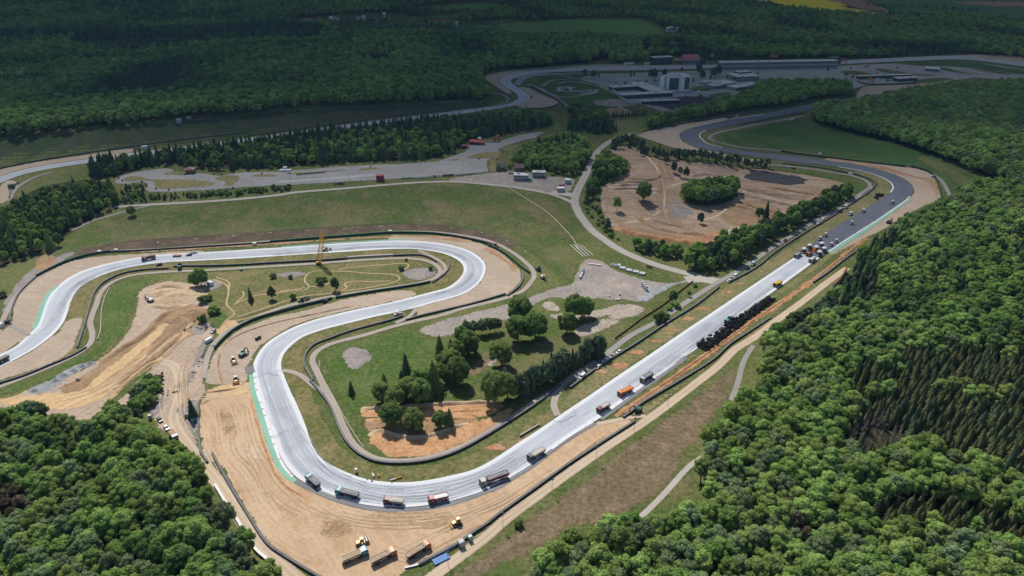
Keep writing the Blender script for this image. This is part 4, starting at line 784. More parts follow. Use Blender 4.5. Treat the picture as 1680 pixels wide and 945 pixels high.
LM = {'oak': leaf_mat('leaf_oak', (0.085, 0.209, 0.030), (0.216, 0.410, 0.055)),
      'beech': leaf_mat('leaf_beech', (0.122, 0.256, 0.042), (0.284, 0.467, 0.084)),
      'dark': leaf_mat('leaf_dark', (0.058, 0.138, 0.031), (0.133, 0.255, 0.055)),
      'grey': leaf_mat('leaf_grey', (0.111, 0.191, 0.076), (0.223, 0.328, 0.133)),
      'park': leaf_mat('leaf_park', (.085, .18, .035), (.19, .33, .065), .5),
      'bright': leaf_mat('leaf_bright', (0.099, 0.222, 0.027), (0.207, 0.367, 0.055)),
      'rusty': leaf_mat('leaf_rusty', (0.114, 0.091, 0.049), (0.175, 0.140, 0.074)),
      'spruce': leaf_mat('needles_spruce', (0.031, 0.068, 0.031), (0.074, 0.128, 0.051), .15),
      'olive': leaf_mat('needles_olive', (0.051, 0.081, 0.026), (0.116, 0.140, 0.044), .15),
      'pine': leaf_mat('needles_pine', (0.042, 0.084, 0.040), (0.098, 0.152, 0.068), .15),
      'larch': leaf_mat('needles_larch', (0.070, 0.161, 0.035), (0.140, 0.262, 0.052), .25),
      'dead': leaf_mat('dead_twigs', (0.158, 0.131, 0.123), (0.280, 0.236, 0.219), .1)}
BARK = pm('bark', (.12, .09, .065), .9, .4, .8, 0, .1); BARK_GREY = pm('bark_grey', (.22, .19, .17), .9, .4, .8, 0, .1)

class Leaves:
    def __init__(s): s.v = []; s.f = []; s.t = []
    def quad(s, p, nrm, size, t, rg, asp=1.):
        n = nrm.normalized(); a = n.orthogonal().normalized(); b = n.cross(a); th = rg.uniform(0, 6.28)
        u = (a * math.cos(th) + b * math.sin(th)) * size * .5; w_ = (b * math.cos(th) - a * math.sin(th)) * size * .5 * asp
        k = len(s.v); bend = n * size * .12
        s.v += [p - u * 1.1, p - w_ + bend, p + u * 1.1, p + w_ + bend]; s.f.append((k, k + 1, k + 2, k + 3)); s.t += [t] * 4
    def tri(s, a, b, c, t):
        k = len(s.v); s.v += [a, b, c]; s.f.append((k, k + 1, k + 2)); s.t += [t] * 3
    def blob(s, c, r, sq, t, sub, jit, rg):
        vs, fs = ICO[sub]; k = len(s.v)
        for v in vs:
            q = r * (1 + rg.uniform(-jit, jit)); s.v.append(Vector((c[0] + v.x * q * sq[0], c[1] + v.y * q * sq[1], c[2] + v.z * q * sq[2]))); s.t.append(t + rg.uniform(-.15, .1))
        s.f += [tuple(k + i for i in f) for f in fs]
def broad(seed, Rr=4.6, z0=3.5, top=15., nl=15, q=46, leaf=1.0, sub=1, lobe=(.34, .5), squash=.85):
    rg = random.Random(seed); L = Leaves(); Hh = (top - z0) / 2; cz = z0 + Hh
    lobes = [(Vector((0, 0, cz + Hh * .45)), Rr * .5)]
    for i in range(nl):
        th = i * 2.39996 + rg.uniform(-.5, .5); zf = 1 - 1.65 * (i + .5) / nl + rg.uniform(-.12, .12); rr = math.sqrt(max(0, 1 - min(1, abs(zf)) ** 2))
        k = rg.uniform(.55, .74); r = Rr * rg.uniform(*lobe)
        lobes.append((Vector((math.cos(th) * rr * Rr * k * 1.05, math.sin(th) * rr * Rr * k * 1.05, cz + zf * Hh * k)), r))
    for c, r in lobes:
        lt = rg.uniform(.25, .75); L.blob(c, r * .86, (1, 1, squash), lt - .38, sub, .16, rg)  # core blobs tinted darker: painted shade in the gaps between leaf clumps
        for _ in range(q):
            d = Vector((rg.gauss(0, 1), rg.gauss(0, 1), rg.gauss(.35, 1))).normalized()
            p = c + Vector((d.x, d.y, d.z * squash)) * r * rg.uniform(.82, 1.12)
            n = (d + Vector((rg.gauss(0, .5), rg.gauss(0, .5), rg.gauss(.2, .5))))
            L.quad(p, n, leaf * rg.uniform(.6, 1.35), lt + rg.uniform(-.25, .3), rg, .8)
    return L
def spruce(seed, Rr=3.6, z0=.6, top=17., tiers=13, per=9, thin=1.):
    """tiers of drooping boughs, each a ragged skirt, with loose sprays of twigs on them"""
    rg = random.Random(seed); L = Leaves()
    for i in range(tiers):
        f = i / (tiers - 1.); z = z0 + (top - z0 - .8) * f ** .92; r = (Rr * (1 - f) ** .8 + .35) * rg.uniform(.86, 1.1); gap = (top - z0) / tiers
        n = max(5, int(per * (1 - .4 * f))); ph = rg.uniform(0, 6.28)
        if thin > .8:
            k = len(L.v); L.v.append(Vector((0, 0, z + gap * 1.25 + .25 * r))); L.t.append(.25)
            for m in range(2 * n):
                a = ph + 6.283 * m / (2 * n) + rg.uniform(-.12, .12); q = r * (rg.uniform(.85, 1.18) if m % 2 == 0 else rg.uniform(.5, .68)); dz = -.22 * q + (.28 if m % 2 else 0) + rg.uniform(-.15, .15)
                L.v.append(Vector((math.cos(a) * q, math.sin(a) * q, z + dz))); L.t.append(rg.uniform(.35, .95) if m % 2 == 0 else .1)
            for m in range(2 * n): L.f.append((k, k + 1 + m, k + 1 + (m + 1) % (2 * n)))
        for m in range(int(n * (1.6 if thin > .8 else 1.))):
            a = rg.uniform(0, 6.28); q = r * rg.uniform(.45, 1.05); d = Vector((math.cos(a), math.sin(a), 0)); s_ = Vector((-d.y, d.x, 0)); w_ = (.26 if thin > .8 else .12) * (.4 + .25 * r); t = rg.uniform(.2, 1.)
            b0 = d * q * .45 + Vector((0, 0, z + gap * .5 + .1 * r)); tip = d * q + Vector((0, 0, z - .16 * q + rg.uniform(0, .35)))
            L.tri(b0, tip - s_ * w_, tip + s_ * w_, t)
    return L
def trunk_mb(h, r, rg, limbs=4, spread=2.):
    mb = MB(); p = Vector((0, 0, -.6)); n = 4
    for i in range(n):
        f0, f1 = i / n, (i + 1) / n; q = Vector((rg.uniform(-.15, .15) * (i + 1), rg.uniform(-.15, .15) * (i + 1), h * f1))
        mb.tube(p, q, r * (1 - f0 * .75), r * (1 - f1 * .75), 7, False); p = q
    for k in range(limbs):
        a = 6.283 * k / max(1, limbs) + rg.uniform(-.4, .4); z = h * rg.uniform(.4, .75)
        mb.tube((0, 0, z), (math.cos(a) * spread, math.sin(a) * spread, z + spread * rg.uniform(.7, 1.2)), r * .38, r * .12, 5, False)
    return mb
def mesh_of(L, name, mat):
    me = bpy.data.meshes.new(name); me.from_pydata([tuple(v) for v in L.v], [], L.f); me.materials.append(mat)
    a = me.attributes.new('tint', 'FLOAT', 'POINT'); a.data.foreach_set('value', np.clip(np.array(L.t, np.float32), 0, 1)); me.update(); return me
def mesh_mb(mb, name, mat):
    me = bpy.data.meshes.new(name); me.from_pydata(mb.v, [], mb.f); me.materials.append(mat); me.update(); return me
def joined(crown, trunk, name):
    """crown and trunk in one mesh, for the far-off mass of the woods"""
    me = bpy.data.meshes.new(name); v0 = [v.co[:] for v in crown.vertices]; v1 = [v.co[:] for v in trunk.vertices]
    f0 = [tuple(p.vertices) for p in crown.polygons]; f1 = [tuple(i + len(v0) for i in p.vertices) for p in trunk.polygons]
    me.from_pydata(v0 + v1, [], f0 + f1); me.materials.append(crown.materials[0]); me.materials.append(trunk.materials[0])
    me.polygons.foreach_set('material_index', [0] * len(f0) + [1] * len(f1))
    t = np.zeros(len(v0) + len(v1), np.float32); tt = np.empty(len(v0), np.float32); crown.attributes['tint'].data.foreach_get('value', tt); t[:len(v0)] = tt
    a = me.attributes.new('tint', 'FLOAT', 'POINT'); a.data.foreach_set('value', t); me.update(); return me

KIND = {}          # key -> list of (crown mesh, trunk mesh, radius, height)
def reg(key, L, mat, tr, Rr, top, bark=None):
    KIND.setdefault(key, []).append((mesh_of(L, 'crown_' + key, LM[mat]), mesh_mb(tr, 'trunk_' + key, bark or BARK), Rr, top))
sd = 1
for key, n, mat in (('oak', 3, 'oak'), ('beech', 3, 'beech'), ('dark', 2, 'dark'), ('grey', 2, 'grey'), ('bright', 2, 'bright'), ('rusty', 1, 'rusty')):
    for i in range(n):
        sd += 1; rg = random.Random(sd); Rr = rg.uniform(3.5, 4.7); top = rg.uniform(13., 16.5)
        reg(key, broad(sd, Rr, rg.uniform(1.6, 3.), top, rg.randint(20, 28), 66, .66, 1, (.22, .38)), mat, trunk_mb(top * .6, .34, rg), Rr, top)
for i in range(3): sd += 1; reg('park', broad(sd, 6.8, .6, 16.0, 38, 80, .72, 1, (.2, .34), 1.), 'park', trunk_mb(8, .42, random.Random(sd)), 6.3, 16.0)
for i in range(2): sd += 1; reg('willow', broad(sd, 3.4, .3, 11.5, 20, 44, .65, 1, (.24, .4), 1.35), 'grey', trunk_mb(8, .16, random.Random(sd), 3, 1.), 3.4, 11.5)
for i in range(3): sd += 1; reg('bush', broad(sd, 2.4, .1, 3.9, 9, 34, .6, 1, (.35, .55)), ('dark', 'grey', 'bright')[i], trunk_mb(1.6, .09, random.Random(sd), 3, .8), 2.4, 3.9)
for i in range(3): sd += 1; reg('spruce', spruce(sd, 3.3, .5, 14.5, 13, 9), 'spruce', trunk_mb(13., .2, random.Random(sd), 0), 3.3, 14.5)
for i in range(3): sd += 1; reg('olive', spruce(sd, 2.9, .8, 13.0, 13, 9), 'olive', trunk_mb(11.5, .18, random.Random(sd), 0), 2.9, 13.)
for i in range(2): sd += 1; reg('larch', spruce(sd, 4.6, .6, 16., 15, 12), 'larch', trunk_mb(14.5, .17, random.Random(sd), 0), 4.6, 16.)
for i in range(2): sd += 1; reg('youngfir', spruce(sd, 1.7, .1, 5.0, 9, 7), 'spruce', trunk_mb(4.2, .08, random.Random(sd), 0), 1.5, 5.)
for i in range(3): sd += 1; reg('pine', broad(sd, 3.5, .5, 11.5, 18, 50, .75, 1, (.24, .4), 1.25), 'pine', trunk_mb(9, .17, random.Random(sd), 5, 1.2), 2.7, 11.5)
for i in range(3): sd += 1; reg('rowpine', spruce(sd, 2.3, .6, 11.5, 11, 8), 'pine', trunk_mb(10, .14, random.Random(sd), 0), 2.3, 11.5)
for i in range(2): sd += 1; reg('dead', spruce(sd, 1.5, 4, 15.5, 12, 7, .7), 'dead', trunk_mb(15.3, .16, random.Random(sd), 0), 1.6, 15.5, BARK_GREY)
# lighter meshes for far woods
FARK = {}
for key, mat, n in (('oak', 'oak', 2), ('beech', 'beech', 2), ('dark', 'dark', 2), ('grey', 'grey', 1)):
    for i in range(n):
        sd += 1; L = broad(sd, 4.9, 1.5, 15.5, 9, 12, 1.9, 0, (.42, .58)); FARK.setdefault(key, []).append(mesh_of(L, 'far_crown_' + key, LM[mat]))
for key, mat in (('spruce', 'spruce'), ('olive', 'olive'), ('larch', 'larch'), ('pine', 'pine')):
    for i in range(2):
        sd += 1; FARK.setdefault(key, []).append(mesh_of(broad(sd, 3.0, .8, 11.5, 8, 14, 1.3, 0, (.3, .48), 1.3) if key == 'pine' else spruce(sd, 3.3, .5, 14.5, 8, 8), 'far_crown_' + key, LM[mat]))
CONIF = {'spruce', 'olive', 'larch', 'pine', 'dead', 'youngfir', 'rowpine'}

TREES = []   # dicts of every tree to plant
def plant(x, y, key, sc=None, zone='', label=None, group=None, name=None, keep=False):
    TREES.append(dict(x=x, y=y, key=key, sc=sc or rng.uniform(.8, 1.2), zone=zone, label=label, group=group, name=name, keep=keep, v=rng.randrange(len(KIND[key])), rz=rng.uniform(0, 6.28)))
def tree_at(px, py, key, hm, label, group=None, name=None):
    p = P(px, py); plant(p.x, p.y, key, hm / KIND[key][0][3], '', label, group, name, True)
def wood(zone, px, spacing, mix, sub=(), sc=(.8, 1.2), clear=()):
    """plants a wood: jittered hexagonal spacing inside the outline; sub = areas with their own mix"""
    q = gpath(px, 8., True); x0, y0 = q.min(0); x1, y1 = q.max(0)
    subs = [(gpath(sp, 6., True), m, s2) for sp, m, s2 in sub]; cl = [gpath(c, 6., True) for c in clear]
    pts = []; r = 0; y = y0
    while y < y1:
        s = spacing * (1 + max(0., y - 700) / 2600.)
        xs = np.arange(x0 + (r % 2) * s * .5, x1, s); pts.append(np.stack([xs, np.full(len(xs), y)], 1)); y += s * .866; r += 1
    pts = np.vstack(pts); pts = pts + nrs.uniform(-.33, .33, pts.shape) * spacing; pts = pts[inside(q, pts)]
    u = 840 + F * pts[:, 0] / (pts[:, 1] * CP + (CAM_H - H(pts[:, 0], pts[:, 1])) * SP); pts = pts[(u > -420) & (u < 2100)]
    for c in cl: pts = pts[~inside(c, pts)]
    ins = [inside(sp, pts) for sp, _, _ in subs]
    for i, (x, y) in enumerate(pts):
        m = mix; s2 = sc
        for k in range(len(subs)):
            if ins[k][i]: m, s2 = subs[k][1], subs[k][2]; break
        ns = 38. if y < 760 else 150.
        n = .5 + (.5 if y < 760 else .8) * mnoise.noise((x / ns, y / ns * (1 if y < 760 else .7), 3.)) + rng.uniform(-.28, .28) * (1 if y < 760 else .6)
        n = min(.999, max(0., n)); tot = sum(q_ for _, q_ in m); a = 0
        for key, q_ in m:
            a += q_ / tot
            if n < a: break
        if key == 'none': continue
        kf = 1. if zone not in ('wood behind the kart track', 'left-hand wood', 'clump by the huts') else (1.02 if key in CONIF else .74)
        plant(x, y, key, kf * rng.uniform(*s2) * (1.0 + .14 * mnoise.noise((x / 60., y / 60., 9.))), zone)
MIXB = [('dark', 2), ('oak', 4), ('grey', 1.2), ('beech', 4), ('bright', 1), ('grey', 1.6), ('oak', 2.5), ('rusty', .12), ('spruce', .5)]
wood('lower left wood', [(-420,730),(-70,720),(-20,700),(30,694),(60,692),(95,705),(150,722),(185,702),(215,678),(240,692),(262,738),(302,750),(322,772),(338,800),(356,832),(373,862),(392,893),(412,920),(440,950),(475,1000),(470,1120),(-520,1120)], 5.6,
     MIXB + [('rusty', .25)], [([(215,675),(245,690),(265,735),(305,755),(318,790),(290,790),(255,745),(225,705)], [('dark', 3), ('oak', 3), ('pine', 3)], (.6, .85)), ([(318,800),(340,835),(375,895),(400,935),(440,985),(400,985),(350,900),(322,840)], [('pine', 4), ('dark', 2), ('oak', 1)], (.75, 1.)),
     ([(60,735),(130,740),(150,780),(110,790),(60,760)], [('dark', 3), ('spruce', 2), ('oak', 1)], (.85, 1.1)), ([(-20,835),(30,825),(58,840),(50,870),(10,872),(-20,865)], [('rusty', 3), ('dark', 1)], (.8, 1.)), ([(95,862),(112,862),(110,885),(94,885)], [('rusty', 3)], (.7, .9)), ([(-40,850),(80,880),(160,950),(160,1050),(-100,1050)], [('grey', 4), ('beech', 2), ('oak', 1)], (.85, 1.1))])
wood('right-hand wood', [(845,1010),(880,958),(930,922),(962,906),(1000,893),(1040,882),(1085,880),(1130,868),(1155,850),(1150,815),(1142,790),(1150,755),(1178,722),(1200,695),(1228,676),(1250,655),(1240,628),(1243,598),(1262,568),(1285,548),(1320,530),(1360,500),(1385,470),(1405,440),(1430,412),(1460,392),(1495,368),(1545,350),(1570,332),(1605,320),(1650,312),(1640,300),(1600,286),(1530,256),(1450,230),(1390,217),(1335,200),(1328,193),(1350,183),(1400,176),(1440,169),(1550,152),(1720,143),(1850,150),(1990,320),(2100,945),(2100,1120),(845,1120)], 5.8, MIXB,
     [      ([(1370,510),(1388,475),(1408,440),(1432,412),(1462,390),(1480,400),(1450,440),(1435,500),(1400,525)], [('spruce', 3), ('pine', 2), ('larch', 2)], (.85, 1.1)),
      ([(1262,568),(1285,545),(1320,525),(1370,500),(1400,522),(1340,545),(1290,572)], [('pine', 4), ('dark', 1)], (.9, 1.15)),
      ([(1140,840),(1180,790),(1240,800),(1330,880),(1300,910),(1200,900),(1120,880)], [('grey', 3), ('beech', 3), ('rusty', .4), ('oak', 2), ('olive', .8)], (.8, 1.15)),
      ([(1560,430),(1720,400),(1760,560),(1640,600),(1560,560),(1520,480)], [('oak', 4), ('dark', 3), ('spruce', 2), ('beech', 2)], (.85, 1.15)),
      ([(1440,500),(1560,490),(1600,540),(1480,545)], [('spruce', 2), ('dark', 3), ('oak', 2)], (.85, 1.1))], (.8, 1.2), ([(1390,640),(1440,605),(1560,590),(1720,620),(1760,840),(1640,800),(1560,760),(1480,735),(1420,690)], [(1410,855),(1490,835),(1580,845),(1690,895),(1760,960),(1640,930),(1560,895),(1470,885)], [(1380,715),(1430,690),(1475,712),(1470,752),(1430,775),(1390,752)]))
wood('conifer stand in the right-hand wood', [(1390,640),(1440,605),(1560,590),(1720,620),(1760,840),(1640,800),(1560,760),(1480,735),(1420,690)], 4.5, [('olive', 5), ('spruce', 1.), ('olive', 3), ('beech', .5), ('olive', 2)], (), (.8, 1.12), ([(1380,715),(1430,690),(1475,712),(1470,752),(1430,775),(1390,752)],))
wood('lower conifer stand in the right-hand wood', [(1410,855),(1490,835),(1580,845),(1690,895),(1760,960),(1640,930),(1560,895),(1470,885)], 4.5, [('olive', 6), ('oak', .4), ('olive', 3)], (), (.75, 1.05))
wood('dead stand in the right-hand wood', [(1380,715),(1430,690),(1475,712),(1470,752),(1430,775),(1390,752)], 4.2, [('dead', 5), ('olive', 2), ('dead', 3), ('rusty', .5)], (), (.75, 1.))
wood('wood behind the kart track', [(150,278),(215,268),(300,255),(400,243),(500,228),(600,216),(700,204),(790,195),(850,190),(890,195),(908,202),(880,212),(830,220),(780,229),(757,238),(745,250),(710,260),(650,263),(600,265),(550,268),(480,273),(430,277),(390,279),(340,279),(290,272),(270,270),(220,278),(190,287),(170,295)], 6.6,
     [('spruce', 4), ('none', .8), ('dark', 2), ('larch', 1.5), ('oak', 2.5), ('none', .8), ('spruce', 3), ('beech', 1.2)], [([(150,278),(215,268),(300,255),(400,243),(500,228),(600,216),(700,204),(700,212),(600,224),(500,238),(400,253),(300,266),(190,280),(160,290)], [('spruce', 6), ('dark', 2), ('pine', 2)], (.85, 1.2))], (.7, 1.15))
wood('left-hand wood', [(-380,420),(-70,366),(0,354),(40,334),(75,320),(110,313),(165,309),(188,314),(198,328),(188,342),(160,354),(120,370),(105,392),(92,412),(60,420),(30,428),(-70,455),(-380,540)], 6.6, [('spruce', 3), ('none', 1), ('dark', 3), ('oak', 3), ('larch', 1), ('beech', 2), ('spruce', 2), ('none', 1)], (), (.75, 1.1))
wood('clump by the huts', [(838,272),(850,258),(868,245),(885,240),(905,234),(940,233),(966,246),(965,264),(955,282),(938,289),(912,284),(890,280),(868,279),(850,276)], 6.2, [('spruce', 3), ('oak', 3), ('beech', 3), ('dark', 2)], (), (.75, 1.1))
wood('grove beyond the meadow', [(935,186),(960,183),(985,190),(1000,205),(1010,217),(985,222),(950,216),(925,214),(945,205)], 6.6, [('spruce', 2), ('dark', 3), ('oak', 3)], (), (.7, 1.))
wood('paddock grove', [(1062,211),(1110,199),(1150,197),(1190,188),(1240,181),(1300,173),(1340,164),(1388,159),(1394,151),(1385,143),(1340,142),(1290,142),(1250,144),(1232,158),(1208,170),(1182,175),(1140,188),(1100,195)], 7.4, [('dark', 3), ('oak', 4), ('beech', 2)], (), (.8, 1.1))
wood('clump beside the motocross ground', [(975,275),(990,261),(1005,263),(1028,280),(1022,292),(1000,298),(985,305),(976,318),(968,332),(960,342),(964,318),(970,298)], 5.2, [('oak', 3), ('spruce', 2), ('dark', 2), ('beech', 2)], (), (.55, .85))
wood('clump in the motocross ground', [(1120,326),(1140,336),(1175,336),(1207,322),(1200,311),(1160,315),(1130,315)], 4.6, [('spruce', 2), ('dark', 2), ('beech', 2), ('oak', 3), ('grey', 1)], (), (.7, 1.15))
wood('belt beside the service road', [(1125,442),(1150,446),(1185,441),(1220,425),(1250,405),(1280,388),(1310,371),(1350,350),(1392,324),(1385,314),(1350,331),(1300,354),(1265,374),(1215,387),(1170,407),(1140,422)], 5.6, [('dark', 3), ('oak', 2), ('pine', 3), ('spruce', 2)], (), (.6, 1.1))
wood('thicket under the motocross bank', [(1038,402),(1060,408),(1090,412),(1115,412),(1125,425),(1100,425),(1060,417),(1035,409)], 4.6, [('dark', 3), ('oak', 3), ('pine', 2)], (), (.5, .7))
wood('scrub around the kart track', [(200,310),(232,304),(243,322),(300,320),(420,312),(480,307),(480,312),(400,319),(300,327),(220,333),(192,338),(200,325)], 4.6, [('none', 2), ('bush', 4), ('youngfir', 3), ('none', 2)], (), (.5, 1.1))
wood('shrubs beside the lower left wood', [(215,655),(238,625),(258,620),(262,650),(240,672),(222,672)], 3.6, [('bush', 5), ('none', 2)], (), (.7, 1.3))
wood('scrub on the motocross side', [(960,345),(968,332),(975,322),(985,340),(990,365),(1010,388),(1040,405),(1020,402),(985,375),(970,360)], 5.5, [('none', 2), ('bush', 3), ('pine', 1)], (), (.5, .9))
wood('far woods', [(-420,285),(-90,246),(0,231),(67,222),(150,210),(207,207),(250,201),(300,196),(333,194),(400,189),(467,181),(560,176),(627,174),(727,167),(790,165),(806,158),(800,148),(793,140),(788,128),(800,119),(860,113),(920,107),(960,105),(975,103),(978,96),(990,93),(1000,99),(1005,104),(1058,101),(1068,94),(1105,93),(1160,99),(1287,96.5),(1420,96.5),(1497,92),(1553,90),(1590,88.5),(1640,93),(1720,99),(1760,100),(2100,118),(2100,-6),(-420,-6)], 8.2,
     [('spruce', 2), ('dark', 3), ('oak', 4), ('beech', 3), ('spruce', 1)], [([(0,190),(300,165),(600,140),(800,125),(800,150),(600,170),(300,188),(0,225)], [('dark', 2), ('oak', 4), ('beech', 3)], (.85, 1.15)), ([(150,60),(500,45),(520,70),(460,72),(170,85)], [('spruce', 4), ('dark', 2)], (.9, 1.2)), ([(1080,95),(1290,97),(1280,85),(1090,84)], [('spruce', 3), ('oak', 2)], (.9, 1.2))], (.8, 1.2),
     ([(760,40),(860,33),(1000,29),(1060,31),(1080,42),(1100,50),(1120,57),(1085,68),(993,63),(893,61),(800,62),(700,60),(550,56),(550,42),(640,36),(700,42)], [(676,18),(720,7),(790,2),(835,12),(785,20),(720,22)], [(685,31),(740,22),(805,21),(805,29),(740,32)], [(1235,-8),(1400,-8),(1700,-8),(1770,-8),(1770,58),(1690,54),(1640,36),(1560,28),(1470,28),(1425,28),(1387,25),(1303,17)], [(120,72),(200,66),(330,64),(355,69),(250,78),(150,82)], [(480,36),(560,24),(640,22),(700,30),(760,34),(740,42),(640,38),(560,44)], [(1056,96),(1066,96),(1066,70),(1058,70)], [(-60,66),(60,63),(140,60),(140,63),(60,68),(-60,72)], [(190,87),(340,82),(530,77),(530,80.5),(340,87),(200,91)], [(-60,108),(100,103),(260,100),(260,103),(100,109),(-60,115)], [(330,113),(520,104),(640,100),(640,102.5),(520,108),(340,117)], [(1080,75),(1250,78),(1450,80),(1680,83),(1680,86),(1450,83.5),(1250,82),(1080,79)], [(560,85),(700,80),(790,78),(790,81),(700,84),(560,89)], [(0,30),(200,26),(420,24),(420,26),(200,29),(0,33)], [(1130,55),(1300,58),(1420,60),(1420,62),(1300,61),(1130,59)]))
for a, b, n in (((1425,10),(1600,20),26), ((1470,25),(1560,28),16), ((1560,28),(1680,36),24), ((1600,3),(1690,6),10), ((1640,44),(1690,50),8), ((560,43),(640,37),20), ((700,26),(770,20),18), ((620,48),(760,42),22), ((900,30),(1050,31),20), ((1110,52),(1180,60),12)):
    for i in range(n):
        t = i / (n - 1); p = P(a[0] + (b[0] - a[0]) * t + rng.uniform(-3, 3), a[1] + (b[1] - a[1]) * t + rng.uniform(-.7, .7)); plant(p.x, p.y, rng.choice(['dark', 'oak']), rng.uniform(.5, .9), 'far woods')

# rows and single trees, each placed where it stands
for i in range(74):
    t = i / 73; xs = [1003, 1022, 1040, 1062, 1085, 1108, 1130, 1158, 1190, 1222, 1262]; ys = [244, 240, 240, 252, 260, 262, 262, 264, 269, 274, 279]
    p = P(float(np.interp(t * 10, range(11), xs)) + rng.uniform(-4, 4), float(np.interp(t * 10, range(11), ys)) + rng.uniform(-4, 3)); plant(p.x, p.y, rng.choice(['pine', 'pine', 'pine', 'rowpine']), rng.uniform(.75, 1.1), 'row above the motocross ground')
for i in range(44):
    t = i / 43; p = P(848 + (985 - 848) * t + rng.uniform(-5, 5), 657 - 72 * t - 3 * math.sin(t * 3) + rng.uniform(-9, 1)); plant(p.x, p.y, 'rowpine' if rng.random() < .6 else 'pine', rng.uniform(.85, 1.28), 'row along the infield road')
for i in range(16):
    p = P(990 + 4.6 * i + rng.uniform(-1, 1), 193 - .28 * i + rng.uniform(-.5, .5)); plant(p.x, p.y, 'spruce', rng.uniform(.5, .65), 'hedge in front of the hotel')
for i in range(12):
    p = P(1065 + 7 * i + rng.uniform(-3, 3), 213 - 1.5 * i + rng.uniform(-2, 2)); plant(p.x, p.y, rng.choice(['bush', 'oak', 'dark']), rng.uniform(.4, .7), 'shrubs along the left-hand bend')
T = tree_at
PK = 'big broadleaf trees in the infield park'
T(853,528,'park',18.7,'dense round broadleaf tree at the top of the park pair beside the gravel lot',PK); T(850,560,'park',17.6,'round broadleaf tree, front left of three beside the gravel lot',PK); T(878,556,'park',18.7,'round broadleaf tree, front right of three beside the gravel lot',PK)
T(822,600,'park',16.5,'single round broadleaf tree in the middle of the park',PK); T(812,660,'park',19.8,'tall broadleaf tree at the left end of the dark pine row',PK); T(832,655,'park',16.5,'broadleaf tree pressed against the left end of the pine row',PK)
T(943,524,'park',18.2,'broad dark green tree beside the pale sand square',PK); T(930,547,'park',14.9,'smaller round tree just below the sand square',PK); T(960,520,'park',14.3,'round tree on the right edge of the sand square clump',PK)
T(770,582,'park',16.0,'leafy broadleaf tree at the right of the upper park cluster',PK); T(750,592,'park',13.8,'low broadleaf tree in the middle of the upper park cluster',PK); T(752,630,'park',17.1,'wide broadleaf tree casting shade at the centre of the park',PK); T(733,612,'park',13.8,'rounded tree behind the wide tree at the park centre',PK)
T(722,585,'larch',14.5,'pointed tree at the upper left of the park cluster',None,'conifer_tree'); T(667,616,'spruce',14.5,'dark pointed conifer standing alone on the lush grass left of the park cluster',None,'conifer_tree')
T(712,642,'larch',19,'tallest pointed light green conifer in the park cluster',None,'conifer_tree'); T(577,646,'spruce',8.5,'small dark conifer beside the curved infield road',None,'conifer_tree')
T(628,660,'park',12.7,'leafy tree at the left edge of the lower park cluster',PK); T(648,668,'park',13.2,'leafy tree behind the orange earth bank on the left',PK); T(668,655,'park',13.8,'leafy tree at the back of the lower park cluster',PK); T(690,662,'park',15.4,'broad tree in the lower park cluster shading the grass',PK)
T(643,698,'park',13.8,'tree growing through the left part of the orange earth bank',PK); T(680,706,'park',13.2,'tree growing in the middle of the orange earth bank',PK); T(655,690,'dark',10,'dark leaved tree between two trees on the orange bank',PK)
T(722,702,'park',9.9,'small bushy tree at the right of the orange bank',PK); T(738,700,'larch',11.5,'pointed tree beside the small bushy tree on the orange bank',None,'conifer_tree')
for i, (x, y, h) in enumerate([(765,547,9.5), (777,548,10), (790,549,11), (800,546,11), (810,545,10.5), (818,543,9)]): T(x, y, 'willow', h, 'slim grey-green tree in the row of six below the gravel lot', 'row of slim grey-green trees')
T(700,652,'larch',14,'pointed tree on the lower right of the lower park cluster',None,'conifer_tree'); T(632,642,'larch',11.5,'pointed tree at the back left of the lower park cluster',None,'conifer_tree'); T(694,640,'park',14.3,'tree between the lower cluster and the tallest conifer',PK); T(742,602,'park',12.1,'tree filling the gap in the upper park cluster',PK); T(757,562,'park',11.6,'tree below the row of slim grey-green trees',PK); T(740,588,'spruce',13,'dark conifer inside the upper park cluster',None,'conifer_tree'); T(660,640,'spruce',12.5,'dark conifer behind the lower park cluster',None,'conifer_tree'); T(725,625,'park',11.0,'low tree beside the tallest conifer of the park',PK)
T(672,700,'bush',4.5,'small greyish bush at the foot of the trees on the orange bank'); T(686,706,'bush',4,'small bright bush at the edge of the orange bank')
T(331,470,'park',13.8,'large bushy tree beside the sand heap'); T(322,470,'park',11.0,'left half of the bushy pair beside the sand heap'); T(333,497,'bush',5.2,'bright green bush below the sand heap tree'); T(343,492,'bush',4,'greyish bush next to the bright green bush'); T(352,514,'bush',5.2,'grey-green round bush above the dirt road'); T(333,528,'bush',4.6,'bright bush at the edge of the rubble heap')
T(412,494,'rowpine',10,'slender upright tree on the motocross hills',None,'conifer_tree'); T(447,491,'pine',9.5,'dark round pine on the motocross hills',None,'conifer_tree'); T(551,477,'pine',10,'dark pine inside the dirt path loop',None,'conifer_tree'); T(449,456,'bush',3.6,'low bush above the dirt path fork'); T(477,457,'bush',2.6,'small round bush on the grey gravel patch'); T(525,466,'bush',4.4,'light bush inside the dirt path loop'); T(533,461,'bush',3,'small bush right of the light bush in the loop'); T(481,491,'bush',3.6,'grey-green bush beside the green tractor')
T(658,443,'bush',3.4,'dark bush at the right end of the motocross path'); T(667,428,'bush',2,'tiny bush on the verge of the upper infield road'); T(707,443,'bush',2.8,'bush on the inside of the tight infield road bend')
T(217,354,'park',9.4,'single round grey-green tree on the hillside road'); T(318,686,'spruce',12,'dark spruce at the corner of the rebuilt run-off',None,'conifer_tree'); T(851,863,'bush',3,'small round bush on the grass below the service road'); T(5,487,'bush',4.5,'small bush at the left edge of the picture')
